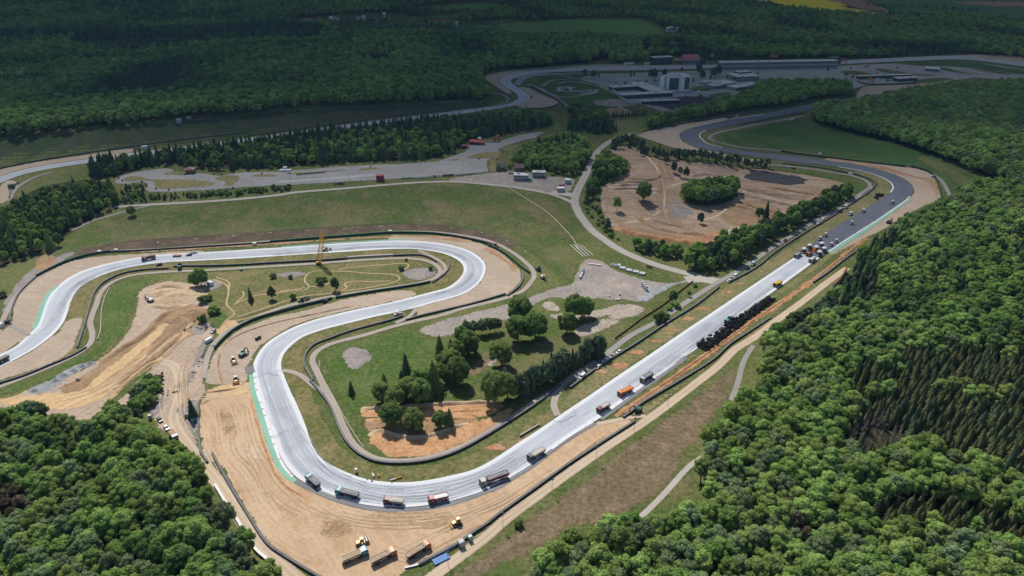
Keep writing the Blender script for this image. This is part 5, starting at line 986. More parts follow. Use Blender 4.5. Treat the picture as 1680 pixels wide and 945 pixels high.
T(1055,330,'park',18.7,'round tree standing alone on the motocross ground'); T(1012,346,'oak',14,'upright leafy tree at the lower left of the motocross ground'); T(1149,367,'pine',10,'small dark tree in the hollow of the motocross ground',None,'conifer_tree'); T(1053,256,'pine',8,'low dark pine just below the pine row',None,'conifer_tree'); T(1092,269,'pine',8.5,'dark pine in front of the pine row',None,'conifer_tree')
T(1105,284,'pine',12,'dark tree, upper of the small clump on the motocross ground',None,'conifer_tree'); T(1115,290,'dark',11,'rounded tree in the middle of the small motocross clump'); T(1125,292,'pine',11,'dark tree at the right of the small motocross clump',None,'conifer_tree'); T(1244,362,'dark',15,'dark tree at the lower edge of the motocross ground'); T(1256,358,'spruce',15.5,'pointed tree at the lower right of the motocross ground',None,'conifer_tree')
T(1081,527,'bush',6,'bright bush in the fork of the infield roads'); T(1091,522,'bush',4.5,'smaller bush beside the bright bush in the road fork'); T(1103,497,'pine',9,'dark thin pine beside the brown fence',None,'conifer_tree'); T(1130,487,'dark',5.4,'dark round tree between the two infield roads'); T(1110,505,'bush',3.6,'low bush below the thin pine'); T(1098,508,'bush',3,'low dark bush at the foot of the thin pine')
T(1140,470,'bush',2.4,'low bush near the road junction'); T(817,281,'oak',8,'tree between the dark roofed hut and the brown roofed hut'); T(836,283,'beech',9,'light green tree beside the dark roofed hut'); T(865,293,'oak',7.5,'tree between the two grey container huts'); T(905,286,'oak',9,'leafy tree to the right of the grey container huts')
for x, y, k, h, l in [(959,128,'pine',15,'dark conifer at the far bend beyond the kart lanes'), (973,129,'pine',14,'second dark conifer right of the one at the far bend'), (982,126,'spruce',9,'small conifer right of the pair at the far bend'), (1035,125,'spruce',9,'slim dark tree before the far straight'), (1040,124,'spruce',9,'slim dark tree right beside its twin before the far straight'), (1067,129,'pine',16,'tall conifer left of the white hotel'), (1073,131,'pine',18,'tallest conifer left of the white hotel'), (1090,128,'pine',15,'conifer just behind the white hotel'), (1118,120,'dark',11,'dark tree behind the white hotel'), (1146,122,'pine',18,'tall conifer right of the white hotel'), (1152,131,'pine',15,'conifer in front of the tall one right of the hotel'), (1170,128,'pine',17,'conifer left of the long pit building'), (1178,125,'pine',18,'conifer touching the left end of the pit building'), (1165,133,'dark',10,'dark tree below the conifers right of the hotel'), (1192,132,'dark',9,'dark tree beside the flat roofed hall'), (1205,134,'dark',9,'dark tree in front of the flat roofed hall'), (1243,123,'spruce',8,'small conifer at the corner of the flat roofed hall'), (1025,143,'dark',10,'dark tree behind the courtyard building'), (1045,141,'oak',11,'green tree behind the courtyard building'), (1137,135,'spruce',9,'small conifer between hotel and flat halls'), (1387,128,'dark',11,'dark tree at the left of the long low shelter'), (1398,131,'dark',9,'dark tree touching the long low shelter'), (1358,116,'spruce',9,'conifer behind the paddock grove'), (924,177,'dark',7,'small tree at the end of the far gravel trap')]:
    T(x, y, k, h, l, None, 'conifer_tree' if k in CONIF else None)

def sizepx(t): return KIND[t['key']][0][2] * t['sc'] / math.hypot(t['y'], t['x'], CAM_H)
def visible(t):
    zc = t['y'] * CP + CAM_H * SP - 8 * SP; u = t['x'] / zc * F + 840; v = 472.5 - F * ((-CAM_H + 12) * CP + t['y'] * SP) / zc
    return -20 < u < 1700 and -10 < v < 985
ZL = {}
def zone_label(t, conif):
    k = t['key']; look = {'oak': 'mid green broadleaf tree', 'beech': 'light green broadleaf tree', 'dark': 'dark green broadleaf tree', 'grey': 'grey-green broadleaf tree', 'bright': 'bright green broadleaf tree', 'rusty': 'brownish bare tree', 'park': 'round broadleaf tree', 'bush': 'low bush', 'spruce': 'dark pointed conifer', 'olive': 'olive-brown conifer', 'larch': 'light green conifer', 'pine': 'dark pine', 'rowpine': 'narrow dark pine', 'dead': 'grey dead conifer', 'youngfir': 'young fir', 'willow': 'slim grey-green tree'}[k]
    where = 'near part of the ' + t['zone'] if t['zone'].endswith('wood') and 'stand' not in t['zone'] else t['zone']
    return '%s in the %s' % (look, where)
done = {'broad': 0, 'conif': 0, 'bush': 0}; rest = {'b': [], 'c': [], 's': []}
nk = {'broad': 1, 'conif': 2, 'bush': 3}
def cls(t): return 'conif' if t['key'] in CONIF else ('bush' if t['key'] == 'bush' else 'broad')
for t in sorted(TREES, key=lambda t: (not t['keep'], -sizepx(t))):
    c = cls(t)
    if t['keep'] or (done[c] < 300 and visible(t)):
        done[c] += 1
        cr, tr, Rr, top = KIND[t['key']][t['v']]; z = float(H(t['x'], t['y']))
        nm = t['name'] or {'conif': 'conifer_tree', 'bush': 'bush', 'broad': 'broadleaf_tree'}[c]
        lab = t['label'] or zone_label(t, c == 'conif'); grp = t['group'] or (None if t['label'] else lab.replace('bush in the ', 'bushes of the ').replace('tree in the ', 'trees of the ').replace('conifer in the ', 'conifers of the ').replace('pine in the ', 'pines of the ').replace('fir in the ', 'firs of the '))
        e = empty(nm, (t['x'], t['y'], z), t['rz'], lab, 'bush' if c == 'bush' else 'tree', grp); s = t['sc']; e.scale = (s * rng.uniform(.92, 1.08), s * rng.uniform(.92, 1.08), s)
        for n_, me in (('crown', cr), ('trunk', tr)):
            o = bpy.data.objects.new(n_, me); COL.objects.link(o); o.parent = e
    else: rest['c' if c == 'conif' else ('s' if c == 'bush' else 'b')].append(t)

def instancer(name, pts, protos, label, cat):
    """all further trees of a kind as one mass: geometry nodes put tree meshes on the points"""
    coll = bpy.data.collections.new(name + '_kinds')
    for i, me in enumerate(protos):
        o = bpy.data.objects.new('%s_kind_%03d' % (name, i), me); coll.objects.link(o)
    me = bpy.data.meshes.new(name); n = len(pts)
    me.from_pydata([(x, y, float(H(x, y))) for x, y, _, _, _ in pts], [], [])
    for an, ty, k in (('vi', 'INT', 2), ('sc', 'FLOAT', 3), ('rz', 'FLOAT', 4)):
        a = me.attributes.new(an, ty, 'POINT'); a.data.foreach_set('value', [p[k] for p in pts])
    o = bpy.data.objects.new(name, me); COL.objects.link(o)
    g = bpy.data.node_groups.new(name, 'GeometryNodeTree'); g.interface.new_socket('Geometry', in_out='INPUT', socket_type='NodeSocketGeometry'); g.interface.new_socket('Geometry', in_out='OUTPUT', socket_type='NodeSocketGeometry')
    N = g.nodes; gi = N.new('NodeGroupInput'); go = N.new('NodeGroupOutput'); ip = N.new('GeometryNodeInstanceOnPoints'); ci = N.new('GeometryNodeCollectionInfo')
    ci.inputs['Collection'].default_value = coll; ci.inputs['Separate Children'].default_value = True; ci.inputs['Reset Children'].default_value = True
    def na(nm, ty):
        a = N.new('GeometryNodeInputNamedAttribute'); a.data_type = ty; a.inputs[0].default_value = nm; return a.outputs[0]
    g.links.new(gi.outputs[0], ip.inputs['Points']); g.links.new(ci.outputs[0], ip.inputs['Instance']); ip.inputs['Pick Instance'].default_value = True
    g.links.new(na('vi', 'INT'), ip.inputs['Instance Index']); cx = N.new('ShaderNodeCombineXYZ'); g.links.new(na('rz', 'FLOAT'), cx.inputs[2]); g.links.new(cx.outputs[0], ip.inputs['Rotation'])
    g.links.new(na('sc', 'FLOAT'), ip.inputs['Scale']); g.links.new(ip.outputs[0], go.inputs[0])
    md = o.modifiers.new('planting', 'NODES'); md.node_group = g
    return tag(o, label, cat, None, 'stuff')
def mass(name, ts, label, cat):
    protos = []; index = {}; pts = []
    for t in ts:
        far = t['y'] > 640 and t['key'] in FARK
        if far: k = (t['key'], 'far', t['v'] % len(FARK[t['key']])); 
        else: k = (t['key'], 'near', t['v'])
        if k not in index:
            index[k] = len(protos)
            protos.append(FARK[k[0]][k[2]] if far else joined(KIND[k[0]][k[2]][0], KIND[k[0]][k[2]][1], 'tree_' + k[0]))
        pts.append((t['x'], t['y'], index[k], t['sc'], t['rz']))
    if pts: instancer(name, pts, protos, label, cat)
mass('broadleaf_forest', rest['b'], 'broadleaf woods stretching around the circuit to the horizon', 'forest')
mass('conifer_forest', rest['c'], 'dark conifers scattered through the woods around the circuit', 'forest')
mass('scrub', rest['s'], 'low scrub of bushes on the slopes', 'scrub')
print('TREES', len(TREES), done, {k: len(v) for k, v in rest.items()})
# ---------------------------------------------------------------- vehicles and machines
RUBBER = pm('tyre_rubber', (.022, .022, .024), .9, .3, 2, 0, .2, .25); RIM = pm('wheel_rim', (.30, .30, .31), .5, .2, 2, .3)
GLASS = pm('dark_window', (.02, .026, .034), .12, .2, 1, 0, .6, .02); CHASSIS = pm('chassis_black', (.035, .035, .04), .7, .3, 1, 0, .3, .3)
STEEL = pm('worn_steel', (.30, .30, .31), .45, .3, 1, .4); LAMP = pm('lamp_lens', (.75, .74, .68), .2, .1, 2, 0, .5, .02); REDL = pm('tail_lamp', (.45, .02, .02), .3, .1, 2)
LOADM = {'stone': pm('load_stone', (.36, .34, .32), .95, .45, .9, 0, .1, .4), 'sand': pm('load_sand', (.47, .34, .22), .95, .3, .9, 0, .1), 'pale': pm('load_pale', (.62, .57, .50), .95, .3, .7, 0, .1), 'white': pm('tarp_white', (.80, .79, .78), .7, .08, .6, 0, .2, .04), 'tarp_grey': pm('tarp_grey', (.30, .30, .30), .7, .3, .7, 0, .2), 'black': pm('load_asphalt', (.05, .05, .055), .9, .4, 1, 0, .2, .2), 'orange': pm('tarp_orange', (.72, .24, .055), .6, .12, .6, 0, .2), 'yellow': pm('tarp_yellow', (.72, .44, .05), .6, .12, .6, 0, .2)}
def paint(name, c): return pm('paint_' + name, c, .38, .14, .8, 0, .45, .14)
WHEELS = {}
def wheel_mesh(r, w_):
    k = (round(r, 2), round(w_, 2))
    if k not in WHEELS:
        mb = MB(); mb.tube((0, -w_ / 2, 0), (0, w_ / 2, 0), r, r, 16); mb.cur = 1; mb.tube((0, -w_ / 2 - .02, 0), (0, w_ / 2 + .02, 0), r * .52, r * .52, 10)
        me = bpy.data.meshes.new('wheel'); me.from_pydata(mb.v, [], mb.f); me.materials.append(RUBBER); me.materials.append(RIM); me.polygons.foreach_set('material_index', mb.m); me.update(); WHEELS[k] = me
    return WHEELS[k]
def wheel(root, x, y, r=.5, w_=.34, name='wheel'):
    o = bpy.data.objects.new(name, wheel_mesh(r, w_)); COL.objects.link(o); o.parent = root; o.location = (x, y, r); return o
def box_obj(name, c, d, mat, parent, rz=0., ry=0.): return MB().box(c, d, rz, ry).build(name, mat, parent)
def stand(name, px, hd, label, cat, group=None, mid=1.4, flip=False):
    """an Empty on the ground below the pixel where the thing is seen; its +x axis points to the second pixel"""
    p = P(px[0], px[1], mid); q = P(hd[0], hd[1], mid); rz = math.atan2(q.y - p.y, q.x - p.x)
    return empty(name, (p.x, p.y, float(H(p.x, p.y)) + .14), rz, label, cat, group)
def heap(mb, x0, x1, w_, z, hgt, n=7, m_=5, rg=rng):
    vs = []; fs = []
    for i in range(n):
        for j in range(m_):
            u, v = i / (n - 1), j / (m_ - 1); k = math.sin(u * math.pi) ** .6 * math.sin(v * math.pi) ** .6
            vs.append((x0 + (x1 - x0) * u, -w_ / 2 + w_ * v, z + hgt * k * rg.uniform(.75, 1.1)))
    for i in range(n - 1):
        for j in range(m_ - 1):
            a = i * m_ + j; fs.append((a, a + m_, a + m_ + 1, a + 1))
    mb.add(vs, fs)
def cab(root, xf, ln, col, W=2.5, top=3.0, sleeper=False):
    """forward-control lorry cab whose front is at x = xf"""
    m = col; xb = xf - ln; mb = MB()
    mb.prism([(xb, .75), (xf, .75), (xf + .04, 1.75), (xf - .22, top - .22), (xf - .5, top), (xb + .05, top), (xb, top - .12)], -W / 2, W / 2)
    c = mb.build('cab', m, root)
    box_obj('bumper', (xf + .06, 0, .62), (.24, W - .06, .5), CHASSIS, root)
    g = MB(); g.add([(xf + .055, -W / 2 + .14, 1.82), (xf + .055, W / 2 - .14, 1.82), (xf - .175, W / 2 - .2, top - .34), (xf - .175, -W / 2 + .2, top - .34)], [(0, 1, 2, 3)]); g.build('windscreen', GLASS, c)
    for s in (-1, 1):
        g = MB(); y = s * (W / 2 + .012); v = [(xf - .25, y, 1.75), (xf - .42, y, top - .35), (xf - 1.15, y, top - .35), (xf - 1.2, y, 1.75)]; g.add(v, [(0, 1, 2, 3) if s < 0 else (3, 2, 1, 0)]); g.build('side_window', GLASS, c)
        box_obj('headlight', (xf + .19, s * (W / 2 - .32), .78), (.05, .42, .2), LAMP, root)
        box_obj('mirror', (xf - .05, s * (W / 2 + .2), 2.1), (.1, .22, .55), CHASSIS, c)
    box_obj('grille', (xf + .05, 0, 1.3), (.05, W - .9, .7), CHASSIS, c)
    mb = MB(); mb.prism([(xf - .35, top), (xf - .62, top), (xf - .62, top + .1)], -W / 2 + .25, W / 2 - .25); mb.build('roof_visor', m, c)
    return c
def tipper_bed(root, x0, x1, z0, hgt, mat, load=None, W=2.5, heaped=.35, ribs=0, canopy=True):
    mb = MB(); t = .09; L = x1 - x0; cx = (x0 + x1) / 2
    mb.box((cx, 0, z0 + .07), (L, W - .5, .14))
    for s in (-1, 1):
        mb.add([(x0 + .15, s * (W / 2 - .3), z0 + .05), (x1 - .05, s * (W / 2 - .3), z0 + .05), (x1, s * W / 2, z0 + hgt), (x0, s * W / 2, z0 + hgt), (x0 + .15, s * (W / 2 - .3 - t), z0 + .05), (x1 - .05, s * (W / 2 - .3 - t), z0 + .05), (x1, s * (W / 2 - t), z0 + hgt), (x0, s * (W / 2 - t), z0 + hgt)],
               [f if s < 0 else f[::-1] for f in [(0, 1, 2, 3), (7, 6, 5, 4), (3, 2, 6, 7), (0, 3, 7, 4), (1, 5, 6, 2), (0, 4, 5, 1)]])
        for k in range(6):
            x = x0 + L * (k + .5) / 6; mb.box((x, s * (W / 2 - .12), z0 + hgt * .5), (.1, .1, hgt * .92))
    mb.box((x1 - .04, 0, z0 + hgt * .55), (t, W - .22, hgt * 1.1)); mb.box((x0 + .06, 0, z0 + hgt * .5), (t, W - .3, hgt * .92), 0, -.12)
    if canopy: mb.box((x1 + .28, 0, z0 + hgt * 1.08), (.62, W - .25, .07))
    b = mb.build('tipper_body', mat, root)
    if load:
        h = MB(); heap(h, x0 + .12, x1 - .1, W - .26, z0 + hgt * .86, heaped + .12); h.build('load', LOADM[load], b)
    if ribs:
        r_ = MB()
        for k in range(ribs): x = x0 + L * (k + .5) / ribs; r_.tube((x, -W / 2 + .05, z0 + hgt + .02), (x, 0, z0 + hgt + .3), .04, .04, 5); r_.tube((x, 0, z0 + hgt + .3), (x, W / 2 - .05, z0 + hgt + .02), .04, .04, 5)
        r_.build('tarp_bow', STEEL, b)
    box_obj('tailgate', (x0 - .05, 0, z0 + hgt * .5), (.08, W - .2, hgt * .8), mat, b, 0, -.12)
    return b
def dump_truck(px, hd, cabc, bedc, label, load='stone', L=9.2, axles=4, heaped=.3, ribs=0, group='tipper lorries hauling on the circuit', tip=0., bedh=1.35, mid=1.5):
    r = stand('dump_truck', px, hd, label, 'truck', group, mid); xf = L / 2
    mb = MB(); mb.box((-.1, 0, .95), (L - .6, .95, .32)); mb.box((xf - 2.9, .95, .75), (1.0, .5, .55)); mb.box((xf - 2.9, -.95, .75), (1.0, .5, .55)); mb.box((-xf + .25, 0, .7), (.1, 2.2, .2)); mb.build('chassis', CHASSIS, r)
    cab(r, xf, 2.15, cabc)
    b = tipper_bed(r, -xf + .1, xf - 2.55, 1.22, bedh, bedc, load, 2.5, heaped, ribs)
    if tip:
        b.location = (-xf + .6, 0, 1.2); b.rotation_euler = (0, -tip, 0)
        for v in b.data.vertices: v.co.x -= (-xf + .6); v.co.z -= 1.2
        for ch in b.children:
            for v in ch.data.vertices: v.co.x -= (-xf + .6); v.co.z -= 1.2
    xs = {4: (xf - 1.25, xf - 2.95, -xf + 2.6, -xf + 1.25), 3: (xf - 1.25, -xf + 2.5, -xf + 1.15), 2: (xf - 1.25, -xf + 1.6)}[axles]
    for x in xs:
        for s in (-1, 1): wheel(r, x, s * 1.06, .52, .38)
    for s in (-1, 1): box_obj('tail_light', (-xf + .17, s * .9, .85), (.06, .35, .14), REDL, r)
    return r
def semi_tipper(px, hd, cabc, bedc, label, load=None, ribs=9, L=13.4, group='tipper lorries hauling on the circuit'):
    r = stand('semi_trailer_truck', px, hd, label, 'truck', group, 1.5); xf = L / 2
    mb = MB(); mb.box((xf - 3., 0, .95), (5.6, .95, .3)); mb.box((-1.6, 0, 1.15), (L - 4.4, 1.1, .26)); mb.box((xf - 3, 1.0, .72), (1.1, .5, .6)); mb.box((xf - 3, -1.0, .72), (1.1, .5, .6)); mb.build('chassis', CHASSIS, r)
    cab(r, xf, 2.3, cabc, 2.5, 3.25); tipper_bed(r, -xf + .1, xf - 3.4, 1.35, 1.6, bedc, load, 2.5, .25, ribs, False)
    for x in (xf - 1.35, xf - 4.6, -xf + 1.2, -xf + 2.5, -xf + 3.8):
        for s in (-1, 1): wheel(r, x, s * 1.06, .52, .38)
    for s in (-1, 1): box_obj('tail_light', (-xf + .17, s * .9, .95), (.06, .35, .14), REDL, r)
    return r
TEAL = paint('teal', (.045, .30, .32)); TEALB = paint('teal_blue', (.07, .36, .46)); DGREEN = paint('dark_green', (.05, .085, .075)); GREYB = paint('grey_body', (.23, .24, .24)); DRED = paint('dark_red', (.20, .045, .045)); RED = paint('red', (.42, .12, .11)); RBED = paint('red_bed', (.36, .09, .08))
BEIGE = paint('beige', (.52, .46, .38)); BLACKP = paint('black', (.035, .036, .04)); ORANGE = paint('orange', (.68, .20, .03)); DORANGE = paint('deep_orange', (.66, .22, .05)); SILVER = paint('silver', (.46, .46, .47)); WHITE = paint('white', (.76, .76, .76)); YELLOW = paint('yellow', (.66, .36, .03)); BLUE = paint('light_blue', (.16, .42, .55)); DGREY = paint('dark_grey', (.10, .10, .11)); GREEN = paint('machine_green', (.035, .125, .09)); CATY = paint('machine_yellow', (.62, .34, .05)); CREAM = paint('cream', (.70, .60, .40)); BROWN = paint('rust_brown', (.30, .13, .06)); BLUEC = paint('car_blue', (.13, .22, .36)); DKRED = paint('maroon', (.16, .02, .03))
dump_truck((513.5,789), (503,780), TEAL, DGREEN, 'teal tipper lorry with a dark green body heading up the bend', 'tarp_grey', 8.4)
dump_truck((570,809), (556,805.5), TEAL, DGREY, 'teal tipper lorry with a grey covered body, second from the left on the bend', 'tarp_grey', 10.4)
dump_truck((646,822), (633,820.5), DRED, BEIGE, 'dark red tipper lorry with a pale beige loaded body at the bottom of the bend', 'pale', 8.4, 4, .25)
dump_truck((719,817.5), (706,820.5), RED, RBED, 'pale red tipper lorry with a white covered load', 'white', 8.4, 4, .12)
semi_tipper((811,785.5), (790,793), SILVER, paint('wine', (.16, .03, .04)), 'long dark lorry with a ribbed grey trailer on the bend', 'tarp_grey')
dump_truck((880,745), (865,754), DGREY, BEIGE, 'black tipper lorry with a beige topped body', 'pale', 9.6, 4, .12)
dump_truck((990,669), (981,674.5), DRED, DRED, 'dark red tipper lorry with a heaped grey load on the straight', 'pale', 8., 3, .3)
dump_truck((1026,642), (1014,648), ORANGE, DORANGE, 'bright orange tipper lorry with an orange covered body', 'orange', 9.4, 4, .1)
dump_truck((1061,619.5), (1050,626), SILVER, DGREY, 'silver cabbed tipper lorry with a tall dark grey body', 'tarp_grey', 8.8, 4, .1, 0, 'tipper lorries hauling on the circuit', 0., 1.7)
dump_truck((1197,525.5), (1187,531), TEAL, DGREY, 'teal lorry with a dark tipped-up body beside the tyre heap', 'black', 8., 3, 0., 0, 'tipper lorries hauling on the circuit', .3)
dump_truck((1276,465.5), (1268,470), YELLOW, YELLOW, 'yellow tipper lorry driving alone on the straight', 'yellow', 8.2, 3, .1)
dump_truck((1309,418), (1302,422.5), SILVER, DGREY, 'grey tipper lorry feeding the left-hand paver', 'tarp_grey', 8.6)
dump_truck((1333,425.5), (1327,430), WHITE, SILVER, 'white cabbed lorry feeding the right-hand paver', 'pale', 8.6)
dump_truck((1327.5,416), (1322,420), ORANGE, DORANGE, 'small orange lorry between the two lines of pavers', 'black', 6.6, 2)
dump_truck((582,911), (596,905), BLUE, BEIGE, 'light blue cabbed tipper lorry full of sand on the dirt run-off', 'sand', 10., 4, .1, 0, 'sand lorries waiting on the dirt run-off')
dump_truck((629,913), (643,906), ORANGE, DGREY, 'orange cabbed sand lorry in the middle of the three on the dirt', 'sand', 10., 4, .1, 0, 'sand lorries waiting on the dirt run-off')
dump_truck((686,903), (700,894.5), ORANGE, DGREY, 'orange cabbed sand lorry on the right, nearest the black barrier', 'sand', 10.2, 4, .1, 0, 'sand lorries waiting on the dirt run-off')
dump_truck((244,423.5), (236,425), paint('plum', (.13, .045, .05)), paint('plum_bed', (.15, .055, .05)), 'dark plum tipper lorry on the upper left of the track', 'black', 9.4)
dump_truck((2,591), (-4,594), TEAL, DGREEN, 'teal lorry cut off by the left edge of the picture', 'tarp_grey', 8.)
dump_truck((284.5,714.5), (290,722), WHITE, BROWN, 'small white lorry with a brown load parked by the trees', 'sand', 7.2, 2, .2, 0, None)
dump_truck((295,437.5), (294,444), GREEN, GREEN, 'dark green lorry parked across the barrier gap of the upper infield', None, 7., 2, 0, 0, None)

def car(px, hd, col, label, kind='hatch', group=None, mid=.8):
    r = stand({'van': 'parked_van', 'pickup': 'pickup_truck'}.get(kind, 'parked_car'), px, hd, label, {'van': 'van', 'pickup': 'pickup'}.get(kind, 'car'), group, mid)
    L, W, h, hs = {'hatch': (4.2, 1.78, 1.48, .92), 'van': (5.1, 1.95, 2.05, 1.1), 'pickup': (5.2, 1.9, 1.78, 1.0), 'long': (5.9, 2.05, 2.45, 1.2)}[kind]; a = L / 2; mb = MB()
    mb.prism([(-a, .42), (a - .05, .36), (a, .62), (a - .12, hs - .12), (a - .95, hs), (-a + .05, hs), (-a - .02, .75)], -W / 2, W / 2)
    if kind == 'pickup': xf, xb, xt0, xt1 = a - 1.35, -.35, a - 2., -.25
    elif kind == 'hatch': xf, xb, xt0, xt1 = a - 1.05, -a + .12, a - 1.85, -a + .55
    else: xf, xb, xt0, xt1 = a - .75, -a + .05, a - 1.5, -a + .15
    mb.add([(xb, -W / 2 + .03, hs), (xf, -W / 2 + .03, hs), (xf, W / 2 - .03, hs), (xb, W / 2 - .03, hs), (xt1, -W / 2 + .22, h), (xt0, -W / 2 + .22, h), (xt0, W / 2 - .22, h), (xt1, W / 2 - .22, h)], [(4, 5, 6, 7), (0, 1, 5, 4), (1, 2, 6, 5), (2, 3, 7, 6), (3, 0, 4, 7)])
    if kind == 'pickup':
        for s in (-1, 1): mb.box((-a + 1.1, s * (W / 2 - .06), hs + .16), (2.1, .1, .34))
        mb.box((-a + .06, 0, hs + .16), (.1, W - .2, .34))
    b = mb.build('body', col, r)
    def lerp(p, q, t): return tuple(p[i] + (q[i] - p[i]) * t for i in range(3))
    def pane(p0, p1, p2, p3, nm, off):
        A = lerp(p0, p3, .12); B = lerp(p1, p2, .12); C_ = lerp(p1, p2, .86); D = lerp(p0, p3, .86); A, B = lerp(A, B, .07), lerp(A, B, .93); D, C_ = lerp(D, C_, .07), lerp(D, C_, .93)
        g = MB(); g.add([tuple(v[i] + off[i] for i in range(3)) for v in (A, B, C_, D)], [(0, 1, 2, 3)]); g.build(nm, GLASS, b)
    k = .022
    pane((xf, -W / 2 + .03, hs), (xf, W / 2 - .03, hs), (xt0, W / 2 - .22, h), (xt0, -W / 2 + .22, h), 'windscreen', (k, 0, k))
    pane((xb, W / 2 - .03, hs), (xb, -W / 2 + .03, hs), (xt1, -W / 2 + .22, h), (xt1, W / 2 - .22, h), 'rear_window', (-k, 0, k))
    xm = xb if kind not in ('van', 'long') else (0.1 if kind == 'van' else .8)
    for s in (-1, 1): pane((xm, s * (W / 2 - .03), hs), (xf, s * (W / 2 - .03), hs), (xt0, s * (W / 2 - .22), h), (xm if kind in ('van', 'long') else xt1, s * (W / 2 - .22), h), 'side_window', (0, s * k, k))
    for x in (a - .85, -a + .85):
        for s in (-1, 1): wheel(r, x, s * (W / 2 - .1), .33, .22)
    for s in (-1, 1):
        box_obj('headlight', (a - .06, s * (W / 2 - .3), .68), (.12, .36, .16), LAMP, r); box_obj('tail_light', (-a - .01, s * (W / 2 - .2), .8), (.06, .22, .22), REDL, r)
    return r
ROW = 'vehicles parked on the infield service road'
car((955,617.5), (948,623), WHITE, 'white van parked lowest on the infield service road', 'van', ROW); car((980.5,602), (973,607), WHITE, 'white car parked between the lowest van and the pickup', 'hatch', ROW); car((994,591), (987,596), WHITE, 'white van in front of the pickup with a brown load', 'van', ROW); car((1004,583.5), (997,588), BEIGE, 'white pickup with a brown load in the parked row', 'pickup', ROW); car((1015,577), (1008,582), WHITE, 'white car parked uppermost in the row by the infield fork', 'hatch', ROW)
RW2 = 'vehicles along the service road beside the straight'
car((1196,460.5), (1189,465), WHITE, 'low white car behind a white van beside the barrier gap', 'hatch', RW2); car((1205.5,453), (1199,458), WHITE, 'white van just above the barrier gap on the straight', 'van', RW2); car((1235,432.5), (1228,438), WHITE, 'white van parked alone halfway up the service road', 'van', RW2); car((1288,394), (1281,399), DKRED, 'dark red car on the service road beside the trees', 'hatch', RW2); car((1342,366), (1336,370), WHITE, 'white car, lower of two nose to tail near the bushes', 'hatch', RW2); car((1349,361.5), (1343,366), WHITE, 'white van, upper of two nose to tail near the bushes', 'van', RW2); car((1344,353.5), (1338,355), SILVER, 'silver pickup on the grass above the two white vehicles', 'pickup', RW2); car((1323,360.5), (1318,363), WHITE, 'white car half hidden in the bushes by the service road', 'hatch', RW2); car((1387,340), (1381,345), WHITE, 'white box van standing at the crossing to the track', 'long', RW2); car((1411,322), (1405,326), WHITE, 'white car on the inside road, lower of two in the hairpin', 'hatch', RW2); car((1430,309), (1427,314), WHITE, 'white car at the tightest part of the hairpin inside road', 'hatch', RW2); car((1396,286), (1403,288), WHITE, 'white van rounding the inside of the hairpin', 'van', RW2); car((1291,274), (1284,273), WHITE, 'white van beside the dark car above the grass strip', 'van', RW2); car((1302,276), (1295,275), BLACKP, 'dark car behind the white van above the grass strip', 'hatch', RW2)
car((1299,196.5), (1292,198), WHITE, 'white van on the edge road of the upper green field', 'van'); car((1208.5,190), (1202,192), WHITE, 'white car beside the dark digger at the far bend', 'hatch')
car((350,543), (345,547), SILVER, 'silver car parked beside the rubble heap', 'hatch'); car((262,688.5), (266,693), BLACKP, 'black car parked by the trees on the dirt yard', 'hatch'); car((273,701.5), (277,706), WHITE, 'white car parked between the black car and the small lorry', 'hatch'); car((310,418), (303,419), DGREY, 'dark car parked on the edge of the upper track', 'hatch'); car((261,433.8), (254,435.5), BLACKP, 'black car on the infield verge of the upper track', 'hatch'); car((318.5,414), (326,413), WHITE, 'white pickup on the gravel above the upper track', 'pickup'); car((1395,350.5), (1389,354), WHITE, 'white water truck standing at the edge of the fresh asphalt', 'long', None, 1.2)
car((653,514.5), (644,516.5), BEIGE, 'white flatbed truck parked on the grass beside the link road', 'pickup', None, .9)

def roller(px, hd, label, group='road rollers on the fresh asphalt', kind='tandem', col=None):
    r = stand('road_roller', px, hd, label, 'road roller', group, 1.2); col = col or DGREY
    mb = MB(); mb.frust((0, 0, .75), (2.6, 1.5), (2.2, 1.3), .6); mb.box((1.5, 0, 1.0), (1.1, .9, .5)); mb.box((-1.5, 0, 1.0), (1.0, .9, .5)); mb.build('body', col, r)
    for x, nm in ((1.75, 'front_drum'), (-1.75, 'rear_drum')):
        mb = MB(); mb.tube((x, -.95, .66), (x, .95, .66), .66, .66, 18); mb.build(nm, STEEL, r)
    mb = MB()
    for a in (-.75, .75):
        for s in (-.6, .6): mb.tube((a, s, 1.3), (a, s, 2.75), .05, .05, 6)
    mb.build('roof_post', CHASSIS, r); mb = MB(); mb.frust((0, 0, 2.75), (2.2, 1.75), (1.9, 1.5), .16); mb.build('roof', WHITE, r)
    box_obj('seat', (-.2, 0, 1.5), (.5, .5, .45), CHASSIS, r); return r
for p, h, l in (((1345,391.5),(1339,396),'road roller with a white roof just above the pavers on the left'), ((1354,385.5),(1348,390),'road roller behind the one nearest the left pavers'), ((1364,401.5),(1362,406),'narrow road roller on the right, close to the pavers'), ((1372,395.5),(1370,400),'narrow road roller above the right-hand one by the pavers'), ((1397.5,366),(1395,371),'road roller in the middle of the empty fresh asphalt'), ((1416.5,346),(1412,350),'road roller above the white water truck on the inner edge'), ((1464,332),(1460,335),'road roller furthest up, at the exit of the hairpin')):
    roller(p, h, l)
